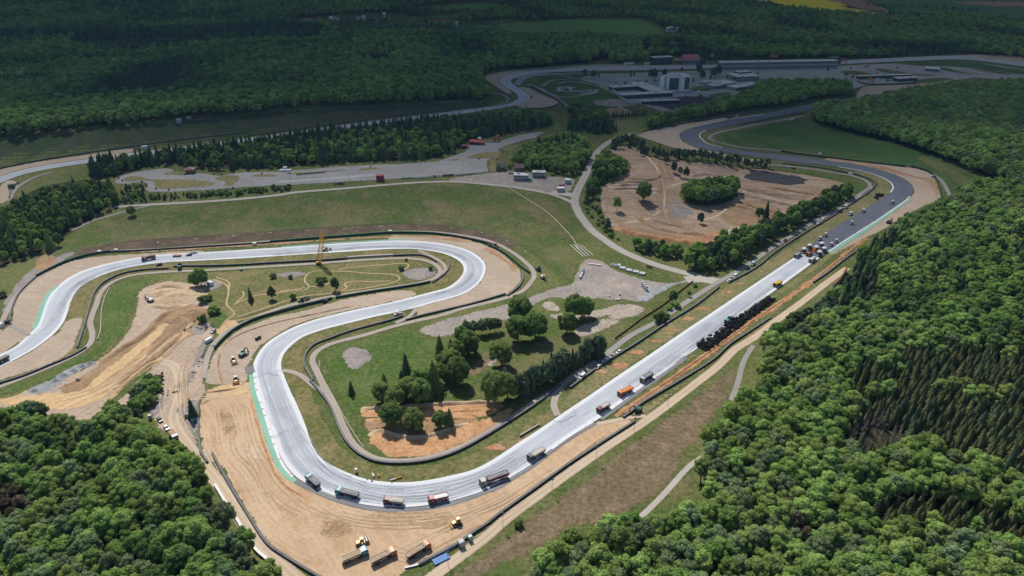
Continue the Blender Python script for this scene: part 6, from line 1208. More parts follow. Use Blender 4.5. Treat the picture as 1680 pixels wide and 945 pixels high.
def paver(px, hd, label, col=None):
    r = stand('asphalt_paver', px, hd, label, 'paver', 'asphalt pavers working side by side', 1.8)
    mb = MB(); mb.box((-.4, 0, 1.1), (3.6, 2.3, 1.1)); mb.build('body', col or DGREY, r)
    mb = MB()
    for s in (-1, 1): mb.add([(1.3, s * .6, .5), (3.0, s * .6, .45), (3.1, s * 1.6, 1.35), (1.3, s * 1.6, 1.45), (1.3, s * .7, .5), (3.0, s * .7, .45), (3.1, s * 1.7, 1.35), (1.3, s * 1.7, 1.45)], [(0, 1, 2, 3), (4, 7, 6, 5), (3, 2, 6, 7), (1, 5, 6, 2), (0, 3, 7, 4)])
    mb.box((2.2, 0, .5), (1.8, 1.4, .1)); mb.build('hopper', col or SILVER, r)
    box_obj('screed', (-2.7, 0, .45), (.9, 3.6, .55), CHASSIS, r); box_obj('console', (-1.5, 0, 1.95), (.5, 1.8, .5), CHASSIS, r)
    for s in (-1, 1): box_obj('crawler_track', (-.3, s * .95, .36), (3.2, .45, .62), CHASSIS, r)
    mb = MB()
    for a in (-1.8, .6):
        for s in (-1, 1): mb.tube((a, s, 1.6), (a, s, 3.3), .05, .05, 6)
    mb.build('roof_post', CHASSIS, r); mb = MB(); mb.frust((-.6, 0, 3.3), (4.0, 2.7), (3.6, 2.3), .22); mb.build('roof', WHITE, r); return r
for p, h, l, c in (((1317.8,411),(1311,415.5),'paver with a white roof, lowest on the left side',None), ((1327,405),(1320,409.5),'paver with a white roof, second on the left side',None), ((1338,408),(1331,412.5),'orange paver with a white roof in the middle of the group',ORANGE), ((1347,402),(1340,406.5),'paver with a white roof, uppermost of the group',None), ((1351,410),(1344,414.5),'paver with a white roof, upper one on the right edge',None), ((1343,416),(1336,420.5),'paver with a white roof, lower one on the right edge',None)):
    paver(p, h, l, c)
def soil_roller(px, hd, label):
    r = stand('soil_compactor', px, hd, label, 'road roller', None, 1.2)
    mb = MB(); mb.prism([(-2.6, .8), (-.4, .75), (-.3, 1.7), (-2.3, 1.55), (-2.7, 1.2)], -.85, .85); mb.box((.9, 0, .95), (1.2, 1.6, .25)); mb.build('body', CATY, r)
    mb = MB(); mb.tube((1.75, -1.05, .78), (1.75, 1.05, .78), .78, .78, 20); mb.build('drum', STEEL, r)
    mb = MB(); mb.box((1.75, 1.16, .85), (2.1, .12, .3)); mb.box((1.75, -1.16, .85), (2.1, .12, .3)); mb.box((2.75, 0, .85), (.15, 2.4, .3)); mb.build('drum_frame', CATY, r)
    c = MB().frust((-.05, 0, 1.45), (1.35, 1.5), (1.2, 1.35), 1.2).build('cab', GLASS, r); MB().frust((-.05, 0, 2.66), (1.6, 1.7), (1.4, 1.5), .14).build('roof', CATY, c)
    for s in (-1, 1): wheel(r, -1.5, s * .95, .75, .5)
    return r
soil_roller((594,888), (604,884.5), 'yellow soil compactor with a steel drum on the dirt run-off')
def dozer(px, hd, label, col=None, cabc=None, mid=1.3):
    r = stand('bulldozer', px, hd, label, 'bulldozer', None, mid); col = col or CATY
    mb = MB(); mb.prism([(-1.7, .75), (1.9, .75), (1.9, 1.55), (.5, 1.75), (-1.7, 1.6)], -.75, .75); mb.build('body', col, r)
    for s in (-1, 1):
        mb = MB(); mb.prism([(-1.9, .05), (1.5, .05), (1.9, .5), (1.5, .95), (-1.8, .95), (-2.2, .5)], s * 1.15 - .3, s * 1.15 + .3); mb.build('crawler_track', CHASSIS, r)
    mb = MB(); mb.prism([(2.6, .1), (2.75, .1), (2.68, .7), (2.85, 1.3), (2.7, 1.3), (2.5, .7)], -1.75, 1.75); mb.build('blade', col, r)
    mb = MB()
    for s in (-1, 1): mb.box((1.6, s * 1.3, .5), (2.1, .16, .22))
    mb.build('push_arm', col, r)
    c = MB().frust((-.7, 0, 1.6), (1.5, 1.5), (1.3, 1.35), 1.25).build('cab', GLASS, r); MB().frust((-.7, 0, 2.86), (1.85, 1.75), (1.6, 1.55), .16).build('roof', cabc or CREAM, c)
    return r
dozer((749,856.5), (738,860), 'yellow bulldozer with a cream roof spreading damp sand'); dozer((383,591), (386,598), 'yellow bulldozer standing in the upper gravel bed', CREAM); dozer((387,623), (387,632), 'yellow bulldozer beside the green kerb end')
def excavator(px, hd, label, col, roofc=None, reach=1., mid=1.5, bucket=True):
    r = stand('excavator', px, hd, label, 'excavator', None, mid)
    for s in (-1, 1):
        mb = MB(); mb.prism([(-1.9, .05), (1.9, .05), (2.15, .45), (1.9, .85), (-1.9, .85), (-2.15, .45)], s * 1.2 - .28, s * 1.2 + .28); mb.build('crawler_track', CHASSIS, r)
    mb = MB(); mb.box((0, 0, .8), (1.6, 1.9, .5)); mb.frust((-.6, 0, 1.05), (3.2, 2.6), (3.0, 2.4), 1.0); mb.build('house', col, r)
    c = MB().frust((.75, .75, 1.05), (1.5, 1.0), (1.3, .9), 1.75).build('cab', GLASS, r); MB().frust((.75, .75, 2.81), (1.6, 1.1), (1.45, 1.), .1).build('roof', roofc or col, c)
    def beam(a, b, w0, w1):
        a, b = Vector(a), Vector(b); d = (b - a); n = Vector((-d.z, 0, d.x)).normalized(); mb = MB()
        mb.prism([tuple((a - n * w0)[i] for i in (0, 2)), tuple((b - n * w1)[i] for i in (0, 2)), tuple((b + n * w1)[i] for i in (0, 2)), tuple((a + n * w0)[i] for i in (0, 2))], -.55, -.15); return mb
    k = reach; beam((.7, 0, 1.6), (3.2 * k, 0, 3.9), .3, .34).build('boom', col, r); beam((3.1 * k, 0, 3.95), (5.6 * k, 0, 3.2), .34, .24).build('boom', col, r); beam((5.4 * k, 0, 3.5), (6.4 * k, 0, 1.2), .26, .16).build('stick', col, r)
    if bucket: mb = MB(); mb.prism([(6.3 * k, 1.2), (6.8 * k, .9), (6.6 * k, .3), (5.9 * k, .25), (5.7 * k, .8)], -.85, .15); mb.build('bucket', CHASSIS, r)
    return r
excavator((246,491), (232,484), 'white excavator digging on the sand heap', WHITE); excavator((1046,671.5), (1036,674), 'dark green excavator beside the end of the black barrier', GREEN, GREEN, .7); excavator((398,580), (404,576), 'green compact excavator in the upper gravel bed', paint('pale_green', (.10, .22, .17)), None, .6); excavator((1196,192.5), (1203,190), 'dark excavator at the far bend beside a white car', GREEN, None, .6); excavator((891,454), (896,459), 'cream and yellow excavator on the grass beside the bend', CREAM, CATY, .7); excavator((1459,363.5), (1464,361), 'small dark excavator behind the green kerb at the wood', DGREY, WHITE, .6)
def tractor(px, hd, label, col, trailer=None):
    r = stand('tractor', px, hd, label, 'tractor', None, 1.3)
    mb = MB(); mb.prism([(.2, .8), (2.2, .85), (2.2, 1.4), (.2, 1.6)], -.5, .5); mb.box((-.3, 0, .8), (1.6, .8, .5)); mb.build('hood', col, r)
    c = MB().frust((-.4, 0, 1.2), (1.5, 1.5), (1.2, 1.3), 1.45).build('cab', GLASS, r); MB().frust((-.4, 0, 2.66), (1.6, 1.6), (1.45, 1.4), .14).build('roof', col, c)
    for s in (-1, 1): wheel(r, -.9, s * .85, .8, .5); wheel(r, 1.6, s * .75, .52, .35)
    if trailer:
        mb = MB(); mb.box((-4.0, 0, 1.15), (3.6, 2.1, .12))
        for s in (-1, 1): mb.box((-4., s * 1.02, 1.5), (3.6, .08, .6))
        mb.box((-2.2, 0, 1.5), (.08, 2.1, .6)); mb.box((-1.8, 0, .8), (1.4, .12, .12)); mb.build('trailer', trailer, r)
        for s in (-1, 1): wheel(r, -4.4, s * .95, .45, .3)
    return r
tractor((494,492), (488,494), 'green tractor with a trailer on the infield road', GREEN, GREEN); tractor((532,493), (538,491.5), 'small dark tractor beside the green wall end', DGREY)
excavator((883,440.5), (889,445), 'dark green machine parked by the bend exit', GREEN, GREEN, .45)
def grader(px, hd, label):
    r = stand('motor_grader', px, hd, label, 'grader', None, 1.2)
    mb = MB(); mb.box((-1.9, 0, 1.25), (2.4, 1.1, .9)); mb.prism([(-.6, 1.7), (2.6, 1.3), (2.9, .9), (3.0, 1.3), (2.6, 1.6), (-.6, 2.0)], -.16, .16); mb.build('frame', BROWN, r)
    c = MB().frust((-.35, 0, 1.2), (1.3, 1.4), (1.2, 1.3), 1.6).build('cab', GLASS, r); MB().frust((-.35, 0, 2.81), (1.5, 1.6), (1.4, 1.4), .1).build('roof', BROWN, c)
    box_obj('blade', (1.0, 0, .5), (.12, 3.4, .6), STEEL, r, .4)
    for x in (2.75, -1.3, -2.7):
        for s in (-1, 1): wheel(r, x, s * .95, .6, .38)
    return r
grader((536.5,409), (542,408), 'dark brown grader on the white track beside the crane'); grader((813,402.5), (808,399), 'dark machine behind the green wall at the hairpin')
def crane():
    """crawler crane with a long yellow lattice boom"""
    p = P(523, 434); r = empty('lattice_crane', (p.x, p.y, p.z + .14), R(8), 'tall yellow lattice boom crane beside the upper infield road', 'crane')
    for s in (-1, 1):
        mb = MB(); mb.prism([(-1.6, .05), (1.6, .05), (1.9, .4), (1.6, .8), (-1.6, .8), (-1.9, .4)], s * 1. - .25, s * 1. + .25); mb.build('crawler_track', CHASSIS, r)
    mb = MB(); mb.box((-.5, 0, 1.5), (2.6, 1.9, 1.2)); mb.build('house', CATY, r)
    top = Vector((5.6, 0, 25.5)); b0 = Vector((.9, 0, 1.4)); d = (top - b0).normalized(); n = Vector((-d.z, 0, d.x)); y = Vector((0, 1, 0)); mb = MB(); k = 22
    pts = []
    for i in range(k + 1):
        w_ = .5 + .75 * min(1, i / 3.) if i < k - 2 else .8; c = b0 + (top - b0) * (i / k); pts.append([c + n * w_ * a + y * w_ * b for a, b in ((-1, -1), (1, -1), (1, 1), (-1, 1))])
    for i in range(k):
        for j in range(4): mb.tube(pts[i][j], pts[i + 1][j], 0.2, .2, 5, False); mb.tube(pts[i][j], pts[i + 1][(j + 1) % 4], .13, .13, 4, False)
    mb.build('boom', paint('crane_yellow', (.85, .48, .04)), r)
    mb = MB(); mb.tube(top, (-1.7, .5, 2.2), .06, .06, 5); mb.tube(top, (-1.7, -.5, 2.2), .06, .06, 5); mb.tube(top, top + Vector((.6, 0, -14)), .05, .05, 5); mb.build('rope', CHASSIS, r)
    MB().box((5.1, 0, 13.2), (.5, .4, .9)).build('hook_block', CHASSIS, r)
crane()
# ---------------------------------------------------------------- barriers, walls, fences
BAR = pm('barrier_rubber', (.055, .058, .064), .8, .35, .4, 0, .25, .22); GRN = pm('wall_green', (.022, .075, .055), .6, .25, .5, 0, .3, .1); RAIL = pm('rail_steel', (.33, .335, .34), .5, .25, .6, .3); CAPD = pm('barrier_top', (.15, .155, .16), .75, .3, .5, 0, .3, .3); CONC = pm('concrete', (.42, .41, .39), .9, .25, .3, 0, .15, .3); RUST = pm('fence_brown', (.27, .10, .045), .8, .3, .8, 0, .2)
WIRE = pm('fence_wire', (.20, .23, .22), .5, .2, 1, .2); POST = pm('post_grey', (.34, .35, .35), .5, .2, 1, .2)
def wall_run(name, px, w_, h, mat, label, cat, cap=None, step=3., z0=-.05, parent=None, ragged=0.):
    c = gpath(px, step); a, b = offset(c, w_ / 2), offset(c, -w_ / 2); n = len(c); z = H(c[:, 0], c[:, 1]); vs = []; fs = []
    for i in range(n):
        hh = h * (1 + ragged * rng.uniform(-1, 1))
        for q, zz in ((a[i], z0), (b[i], z0), (b[i], hh), (a[i], hh)): vs.append((q[0], q[1], z[i] + zz))
    for i in range(n - 1):
        k = i * 4
        for j in range(4): fs.append((k + j, k + (j + 1) % 4, k + 4 + (j + 1) % 4, k + 4 + j))
    fs += [(3, 2, 1, 0), (n * 4 - 4, n * 4 - 3, n * 4 - 2, n * 4 - 1)]
    o = mesh_obj(name, vs, fs, mat, parent)
    if label: tag(o, label, cat)
    if cap:
        vs = []; fs = []
        for i in range(n):
            for q, zz in ((a[i], h + .004), (b[i], h + .004), (b[i], h + .09), (a[i], h + .09)): m = c[i] + (q - c[i]) * 1.12; vs.append((m[0], m[1], z[i] + zz))
        for i in range(n - 1):
            k = i * 4
            for j in range(4): fs.append((k + j, k + (j + 1) % 4, k + 4 + (j + 1) % 4, k + 4 + j))
        fs += [(3, 2, 1, 0), (n * 4 - 4, n * 4 - 3, n * 4 - 2, n * 4 - 1)]
        mesh_obj('cap', vs, fs, cap, o)
    return o
def tyre_run(px, label, w_=.9, h=1.05, joint=True):
    o = wall_run('tyre_barrier', px, w_, h, BAR, label, 'tyre barrier', CAPD if joint else None)
    return o
B_ = tyre_run
B_([(474,918),(439,893),(409,848),(384,808),(357,761),(349,745)], 'dark barrier between the dirt road and the big dirt run-off')
B_([(341,760),(336,752),(329,741),(326,700),(326,663)], 'dark curved barrier at the upper left corner of the dirt run-off')
B_([(474,918),(510,940),(540,957)], 'dark barrier running out of the bottom of the picture')
B_([(687,927.5),(752,893),(777,875),(800,860),(813.6,848.5),(867,810),(929,765),(954,748.5),(1000,718.8),(1042,692)], 'black barrier along the lower service road, ending at the gap by the green excavator')
B_([(1022,686),(1034,677.5),(1050.5,664),(1100.7,634),(1134,614),(1171,590),(1197,566),(1230.5,544),(1264,522)], 'black barrier beside the orange earth below the straight')
B_([(1334,464),(1360,446),(1387,425),(1417,404)], 'black barrier in front of the concrete retaining wall')
B_([(1468,366.5),(1476,363),(1486,359),(1496,350)], 'short dark barrier below the gravel at the upper right')
B_([(667,752),(707,746),(748,732),(790.5,711),(832,686),(882,654),(918,634)], 'black barrier between the infield road and the inside of the bend, lower half') if False else B_([(919,632),(882.5,661),(832,694.5),(790.5,720),(748.7,742),(707,755.5),(665,761),(622,759),(594,748.5),(575,733),(561,713),(541,666),(524,643),(509,625)][::-1], 'long black barrier round the inside of the lower bend')
B_([(935,637),(985.4,600.5),(1044,564),(1094,530.5),(1140,502),(1180,471)], 'black barrier on the infield side of the straight up to the gap')
B_([(1195,464),(1239,440.5),(1270,415.5),(1320,382.5),(1370.5,352),(1384,342)], 'black barrier on the infield side of the straight above the gap')
B_([(1391,338.5),(1418.5,320.5),(1432,309.5),(1435.5,302.5),(1431,297),(1415,290),(1393,284.6),(1360,278),(1325,273),(1284,268.8)], 'dark barrier round the inside of the right-hand hairpin')
B_([(500,604),(499,592),(504,578),(516,566),(540,556.5),(573,544.5),(607,535),(640.7,526),(661,519)], 'black barrier outside the infield road on the long bend')
B_([(513.5,625),(507.5,615),(500,603)], 'short light ended barrier beside the link road')
B_([(666,526),(690,519),(730,509.5),(780,497.5),(829,483)], 'dark wall along the lower edge of the hairpin gravel')
B_([(833,486),(839,481),(852,470),(858,458),(857,446.5)], 'curved black barrier at the end of the hairpin gravel')
B_([(142,571),(118,584.5),(80,600.5),(40,617),(0,629.5),(-40,640)], 'black barrier below the left gravel trap')
B_([(139,534),(147,505),(156,480),(172,463),(203,449),(240,443),(277,441)], 'dark barrier between the left gravel and the infield road, bend part', .9, 1.1)
B_([(139,535),(133,553),(127,571)], 'pale topped barrier at the end of the left inside bend', .9, 1.1)
B_([(285,438.5),(300,437.5),(345,437),(400,435),(440,432.5),(523.6,428),(570,424.5)], 'dark barrier along the upper infield straight', .9, 1.2)
B_([(645,420.2),(672,419),(690,419.5),(706,424),(716,430)], 'dark barrier at the start of the inner hairpin', .9, 1.2)
B_([(736.5,428),(737.5,436),(733,446),(722,456),(710,464)], 'grey barrier on the inside of the tight hairpin', .8, 1.)
B_([(17,533),(17.3,521),(21,505),(31,483),(45,468),(60,455)], 'black barrier at the far left edge of the gravel trap')
B_([(15.6,325),(17,318),(20,309),(30,300)], 'dark barrier at the far left bend', 1., 1.1)
def green(px, label, h=1.5, w_=.7): return wall_run('green_wall', px, w_, h, GRN, label, 'padded wall', None, 3.)
green([(60,454.5),(82,443),(108,431),(140,421),(165,416),(181,414)], 'long green padded wall behind the left gravel trap', 1.9)
wall_run('grey_barrier', [(181,414),(234,411.6),(300,407.5),(380,402.5),(443,398.5)], .8, 1.2, BAR, 'grey barrier between the access road and the top straight', 'barrier', CAPD)
green([(443,398),(523,391.5),(590,386.5),(640,383),(680,382.8),(713,384.2),(755,390),(785,396.5),(806,402)], 'green padded wall along the top straight into the hairpin', 1.7)
green([(799,402.5),(820,412),(836,423),(856,440),(869,449)], 'green padded wall behind the hairpin gravel', 1.7)
green([(352.5,573),(362,562),(378,547),(395,536),(420,524.5),(440,518),(490,504.5),(545,491)], 'green padded wall above the gravel of the long bend', 1.8)
green([(551,489.5),(600,481),(650,473.5),(690,467),(706,463.5)], 'green padded wall on the outside of the inner hairpin road', 1.5)
green([(1281,249),(1310,253.5),(1360,259.5),(1420,266.8),(1465,272),(1485,273.5)], 'green padded wall above the upper right track', 1.7)
green([(1494,274),(1520,281),(1533,290.5),(1540,306),(1544.5,325)], 'green padded wall behind the gravel of the right-hand hairpin', 1.7)
wall_run('concrete_wall', [(795,127),(800,123.5),(850,116.4),(893,112.5),(960,107.6),(1043,107)], .6, 1.2, CONC, 'grey wall behind the far hairpin gravel', 'wall', None, 6.)
B_([(869,141),(882,148),(902,157),(920,168),(924,175)], 'dark barrier along the far gravel trap', 1.2, 1.4)
B_([(868,178),(890,178.5),(905,176),(915,172.5)], 'dark barrier at the end of the far gravel trap', 1.2, 1.3)
B_([(1055,216),(1095,207.5),(1140,198.5),(1188,192)], 'dark barrier above the gravel of the upper hairpin', 1., 1.3)
B_([(1190,194),(1222,187),(1262,180),(1300,173.5)], 'dark barrier along the edge of the paddock grove', 1., 1.3)
B_([(1300,173.5),(1340,168),(1385,160.5),(1402,154),(1408,146.5),(1416,142)], 'grey barrier curving round below the long low shelter', 1., 1.2)
B_([(1212,204.5),(1253,197),(1290,190.5),(1320,185.5)], 'dark rail between the verge and the upper green field', .8, 1.)
B_([(0,277),(60,264.5),(142,251.5),(214,241),(300,229.5),(400,218.5)], 'grey rail behind the far left gravel', .8, 1.1); B_([(400,224.5),(480,213.5),(560,202),(660,189.5),(760,177.5),(800,171)], 'grey rail along the back straight', .8, 1.)
o = wall_run('retaining_wall', [(353,797),(362,812),(372,829),(389,854),(408,886),(421,905),(438,920),(455,938)], .9, 1.2, pm('wall_brown', (.26, .20, .15), .9, .3, .3), 'retaining wall with a white capping between the dirt road and the lower left wood', 'wall', pm('cap_white', (.78, .77, .74), .7, .12, .3, 0, .2, .08))
wall_run('retaining_wall', [(1366,476),(1374,468),(1382,457),(1388,447)], .8, 4.4, CONC, 'pale concrete retaining wall among the dark trees beside the road', 'wall', RUST)
wall_run('timber_fence', [(1009,556),(1030,541),(1052,524),(1085,503),(1110,483),(1137,462)], .25, 1.1, RUST, 'low rusty brown fence along the infield park', 'fence', None, 3., -.05)
wall_run('kerb_edging', [(548,580),(525,592),(523,604),(527,615),(545,648),(565,685),(580,710),(597,735)][1:], .22, .35, pm('edging_cream', (.62, .58, .46), .8, .2, .5), 'thin cream coloured edging beside the curved infield road', 'edging')
wall_run('guard_rail', [(180,473),(172,490),(167,510),(166,528),(165,545),(160,558)], .35, .8, RAIL, 'grey guard rail beside the left infield road', 'guard rail')
wall_run('guard_rail', [(664,933),(690,926.5),(720,912),(748,897)], .7, .7, RAIL, 'stack of grey guard rail parts at the bottom of the run-off', 'guard rail')
def fence(px, h, label, every=7.):
    c = gpath(px, every); n = len(c); z = H(c[:, 0], c[:, 1]); r = empty('wire_fence', (c[0, 0], c[0, 1], z[0]), 0, label, 'fence')
    o3 = np.array([c[0, 0], c[0, 1], z[0]]); q = np.column_stack([c, z]) - o3; mb = MB()
    for i in range(n - 1):
        for k in (.15, .4, .65, .85, 1.): mb.tube(q[i] + [0, 0, h * k], q[i + 1] + [0, 0, h * k], .035, .035, 4, False)
    mb.build('wire', WIRE, r); pmesh = None
    for i in range(min(n, 99)):
        if pmesh is None: pmesh = MB().tube((0, 0, -.2), (0, 0, h + .1), .06, .06, 6).build('post', POST, r); pmesh.location = q[i]
        else: c2 = pmesh.copy(); COL.objects.link(c2); c2.parent = r; c2.location = q[i]
fence([(80,425),(120,412),(190,398),(280,390),(400,381),(520,373.5),(620,367.5),(690,366.5),(750,371),(800,380),(833,390),(860,404),(880,418),(905,436),(925,453),(937,463)], 2.6, 'long wire fence along the foot of the grass hillside', 8)
fence([(875,411),(895,405),(920,393),(945,381)], 2.2, 'short wire fence climbing the hillside to the main road'); fence([(1084,445),(1095,455),(1105,463),(1118,474)], 2.2, 'wire fence and gate at the gravel lot entrance', 5); fence([(1460,270),(1510,272),(1540,278),(1556,290),(1564,303)], 2.4, 'wire fence above the right-hand hairpin'); fence([(895,316),(902,322),(920,327),(927,335),(940,358)], 2., 'wire fence beside the main road junction', 6); fence([(848,312),(830,305)], 1.6, 'short wire fence below the hillside road', 6)
fence([(1185,245),(1240,249),(1290,253),(1400,258),(1460,265)], 2., 'wire fence along the lower edge of the upper green field', 9)

# ---------------------------------------------------------------- poles, lamps
LPM = pm('pole_galvanised', (.30, .31, .31), .5, .2, 1, .3); LWH = pm('lamp_head_white', (.82, .82, .80), .4, .05, 1, 0, .4, .02)
def pole(bpx, h, label, group, head='white', name='lamp_post'):
    p = P(*bpx); r = empty(name, tuple(p), 0, label, 'lamp post', group); mb = MB(); mb.tube((0, 0, -.2), (0, 0, h), .10, .06, 8); mb.build('pole', LPM, r)
    mb = MB(); mb.frust((.15, 0, h), (1.0, .75), (.8, .6), .3); mb.build('lamp_head', LWH if head == 'white' else CHASSIS, r)
    return r
for i, (x, y) in enumerate([(263,413),(324,406.5),(385.6,402),(446,396.5),(507,393),(566,390),(625,386),(686,384.5),(741,388.5),(791,396.5),(832,410),(861,428)]):
    pole((x, y), 7.5, '%s from the left of the white headed poles on the bank of the top straight' % ('first second third fourth fifth sixth seventh eighth ninth tenth eleventh twelfth'.split()[i]), 'white headed poles above the top straight')
for (x, y), l in (((978,756),'dark headed lamp post below the straight beside the service road'), ((905.5,809),'dark headed lamp post beside the black barrier on the lower service road'), ((1040,707),'dark headed lamp post opposite the green excavator'), ((1095,665),'dark headed lamp post on the grass edge of the service road, uppermost'), ((735.5,930),'dark headed lamp post beside the blue sheets at the bottom'), ((825,865),'dark headed lamp post on the service road near the toilets'), ((682,531),'dark headed lamp post beside the link road of the long bend')):
    pole((x, y), 7.5 if x != 682 else 7, l, None, 'dark')
for i, (x, y, h) in enumerate([(478,305,13), (574,299,13), (667,290,12), (761,280,12), (277,297,16), (321,304,15), (184,352,11), (1278,133,24), (1497,122,16), (1592,112,18), (943,300,9)]):
    pole((x, y), h, ['grey floodlight mast at the left end of the kart straight', 'grey floodlight mast in the middle of the kart straight', 'grey floodlight mast behind the marked kart area', 'grey floodlight mast at the right end of the kart area', 'thin mast at the left kart loop', 'thin mast in the middle of the kart loop', 'thin mast beside the hillside road junction', 'tall lattice mast in front of the pit building', 'tall mast in the middle of the car parks', 'tall mast at the far end of the car parks', 'lamp post beside the main road and huts'][i], None, 'white', 'light_mast')
def pylon(px, h, label):
    p = P(*px); r = empty('power_pylon', tuple(p), .4, label, 'pylon', None); mb = MB()
    for a, b in ((-1, -1), (1, -1), (1, 1), (-1, 1)): mb.tube((a * 2, b * 2, 0), (a * .4, b * .4, h), .16, .12, 4)
    for k in range(6):
        w0 = 2 - 1.6 * k / 6; w1 = 2 - 1.6 * (k + 1) / 6
        for a, b in ((-1, -1), (1, -1), (1, 1), (-1, 1)): mb.tube((a * w0, b * w0, h * k / 6), (-b * w1, a * w1, h * (k + 1) / 6), .1, .1, 4)
    mb.build('tower', LPM, r); mb = MB()
    for z, l in ((h * .72, 4.5), (h * .84, 3.6), (h * .95, 2.8)): mb.tube((-l, 0, z), (l, 0, z), .14, .1, 4)
    mb.build('cross_arm', LPM, r)
for (x, y), l in (((823,45),'thin power pylon on the green field near the horizon'), ((975,44),'power pylon on the right part of the far green field'), ((372,62),'power pylon among the far left woods'), ((1306,60),'power pylon in the woods behind the pit building'), ((1228,55),'power pylon above the far right woods'), ((1502,66),'power pylon on the right of the far woods')): pylon((x, y), 38, l)

# ---------------------------------------------------------------- tyres, stones, stacks, small things
def tyre_bundle_mesh(seed):
    rg = random.Random(seed); mb = MB()
    for k in range(7):
        c = Vector((rg.uniform(-.8, .8), rg.uniform(-.7, .7), rg.uniform(.2, 1.3))); ax = Vector((rg.gauss(0, 1), rg.gauss(0, 1), rg.gauss(0, 1))).normalized(); u = ax.orthogonal().normalized(); v = ax.cross(u); r0, r1 = .55, .2; n, m_ = 12, 6; vs = []; fs = []
        for i in range(n):
            a = 6.283 * i / n; d = u * math.cos(a) + v * math.sin(a)
            for j in range(m_): b = 6.283 * j / m_; vs.append(c + d * (r0 + r1 * math.cos(b)) + ax * r1 * .8 * math.sin(b))
        for i in range(n):
            for j in range(m_): fs.append((i * m_ + j, ((i + 1) % n) * m_ + j, ((i + 1) % n) * m_ + (j + 1) % m_, i * m_ + (j + 1) % m_))
        mb.add(vs, fs)
    return mesh_mb(mb, 'tyre_bundle', RUBBER)
TB = [tyre_bundle_mesh(i) for i in range(6)]
def tyre_heap(px0, px1, wid, n, label, group, taper=.6):
    a, b = P(*px0), P(*px1); d = (b - a); nrm = Vector((-d.y, d.x, 0)).normalized()
    for i in range(n):
        t = rng.random(); w_ = wid * (1 - taper * t); q = a + d * t + nrm * rng.uniform(-.5, .5) * w_
        o = bpy.data.objects.new('tyre_bundle', TB[i % 6]); COL.objects.link(o); o.location = (q.x, q.y, float(H(q.x, q.y)) + .1 + (rng.uniform(.5, 1.) if rng.random() < .4 else 0)); o.rotation_euler = (rng.uniform(-.3, .3), rng.uniform(-.3, .3), rng.uniform(0, 6.28)); s = rng.uniform(.8, 1.05); o.scale = (s, s, s); tag(o, label, 'tyres', group)
tyre_heap((1150,573), (1266,491), 8.2, 270, 'bundle of black tyres in the long heap beside the straight', 'tyre bundles heaped beside the straight', .5)
tyre_heap((1433,326.5), (1446,320), 6., 16, 'bundle of black tyres in the small heap inside the hairpin', 'tyre bundles inside the hairpin', .3)
for (x, y), l in (((421,558), 'left bundle of black tyres in the gravel of the long bend'), ((425.5,555.5), 'right bundle of black tyres in the gravel of the long bend')):
    p = P(x, y); o = bpy.data.objects.new('tyre_bundle', TB[0]); COL.objects.link(o); o.location = (p.x, p.y, p.z + .1); tag(o, l, 'tyres', None)
for i in range(12):
    t = i / 11; p = P(854 + 30 * t, 716 - 17.5 * t); mb = MB()
    for k in range(3): mb.tube((0, 0, .3 * k), (0, 0, .3 * k + .26), .48, .48, 12)
    mb.cur = 1; mb.tube((0, 0, .86), (0, 0, .93), .46, .46, 12)
    o = mb.build('tyre_stack', [RUBBER, STEEL]); o.location = (p.x, p.y, p.z + .1); tag(o, 'stack of black tyres in the short row on the verge of the straight', 'tyres', 'tyre stacks in the short row')
for i in range(13):
    t = i / 12; p = P(488 + 44 * t, 287.6 - 4.2 * t); mb = MB()
    for k in range(3): mb.tube((0, 0, .4 * k), (0, 0, .4 * k + .36), .75, .75, 12)
    o = mb.build('tyre_stack', RUBBER); o.location = (p.x, p.y, p.z + .15); tag(o, 'black tyre stack in the row on the kart track', 'tyres', 'tyre stacks on the kart track')
for i, (x, y) in enumerate([(195,293),(201,297),(233,299),(240,303),(241,306),(256,310.5),(277,312),(313,279),(364,287),(382,309),(430,285.5),(475,285),(351,287),(608,274.5),(786,261.5),(808,261),(815,262)]):
    p = P(x, y); mb = MB()
    for k in range(3): mb.tube((0, 0, .4 * k), (0, 0, .4 * k + .36), .7, .7, 12)
    o = mb.build('tyre_stack', RUBBER); o.location = (p.x, p.y, p.z + .15); tag(o, 'single black tyre marker at the edge of the kart track', 'tyres', 'tyre markers round the kart track')
ROCK = pm('boulder_grey', (.20, .17, .15), .95, .4, .8, 0, .1, .3); ROCKP = pm('rubble_pale', (.52, .47, .41), .95, .3, .8, 0, .1)
def rocks(px, spread, n, smin, smax, label, group, mat=ROCK, name='boulder', cat='rock', up=0.):
    c = P(*px)
    for i in range(n):
        r = smin + (smax - smin) * rng.random() ** 1.6; x, y = c.x + rng.gauss(0, spread[0]), c.y + rng.gauss(0, spread[1]); mb = MB(); mb.ico((0, 0, r * .45), r, (1, rng.uniform(.6, 1), rng.uniform(.5, .8)), 1, .22)
        o = mb.build(name, mat); o.location = (x, y, float(H(x, y)) + up * rng.random()); o.rotation_euler = (0, 0, rng.uniform(0, 6)); tag(o, label, cat, group)
rocks((257,630), (1.8, 4.), 26, .6, 1.6, 'dark boulder in the pile beside the dirt yard bushes', 'dark boulders beside the dirt yard', pm('boulder_dark', (.13, .105, .095), .95, .4, .8, 0, .1, .3), up=1.2)
rocks((252,625), (1.5, 3.), 8, .5, 1., 'white block among the dark boulders', 'white blocks among the boulders', ROCKP, 'concrete_block', 'rubble')
rocks((333,536), (3.4, 3.2), 30, .35, 1.1, 'grey lump of rubble in the heap beside the silver car', 'rubble beside the silver car')
rocks((262,650), (3.2, 4.), 18, .3, .9, 'lump of rubble along the shrubs by the yard', 'rubble beside the shrubs')
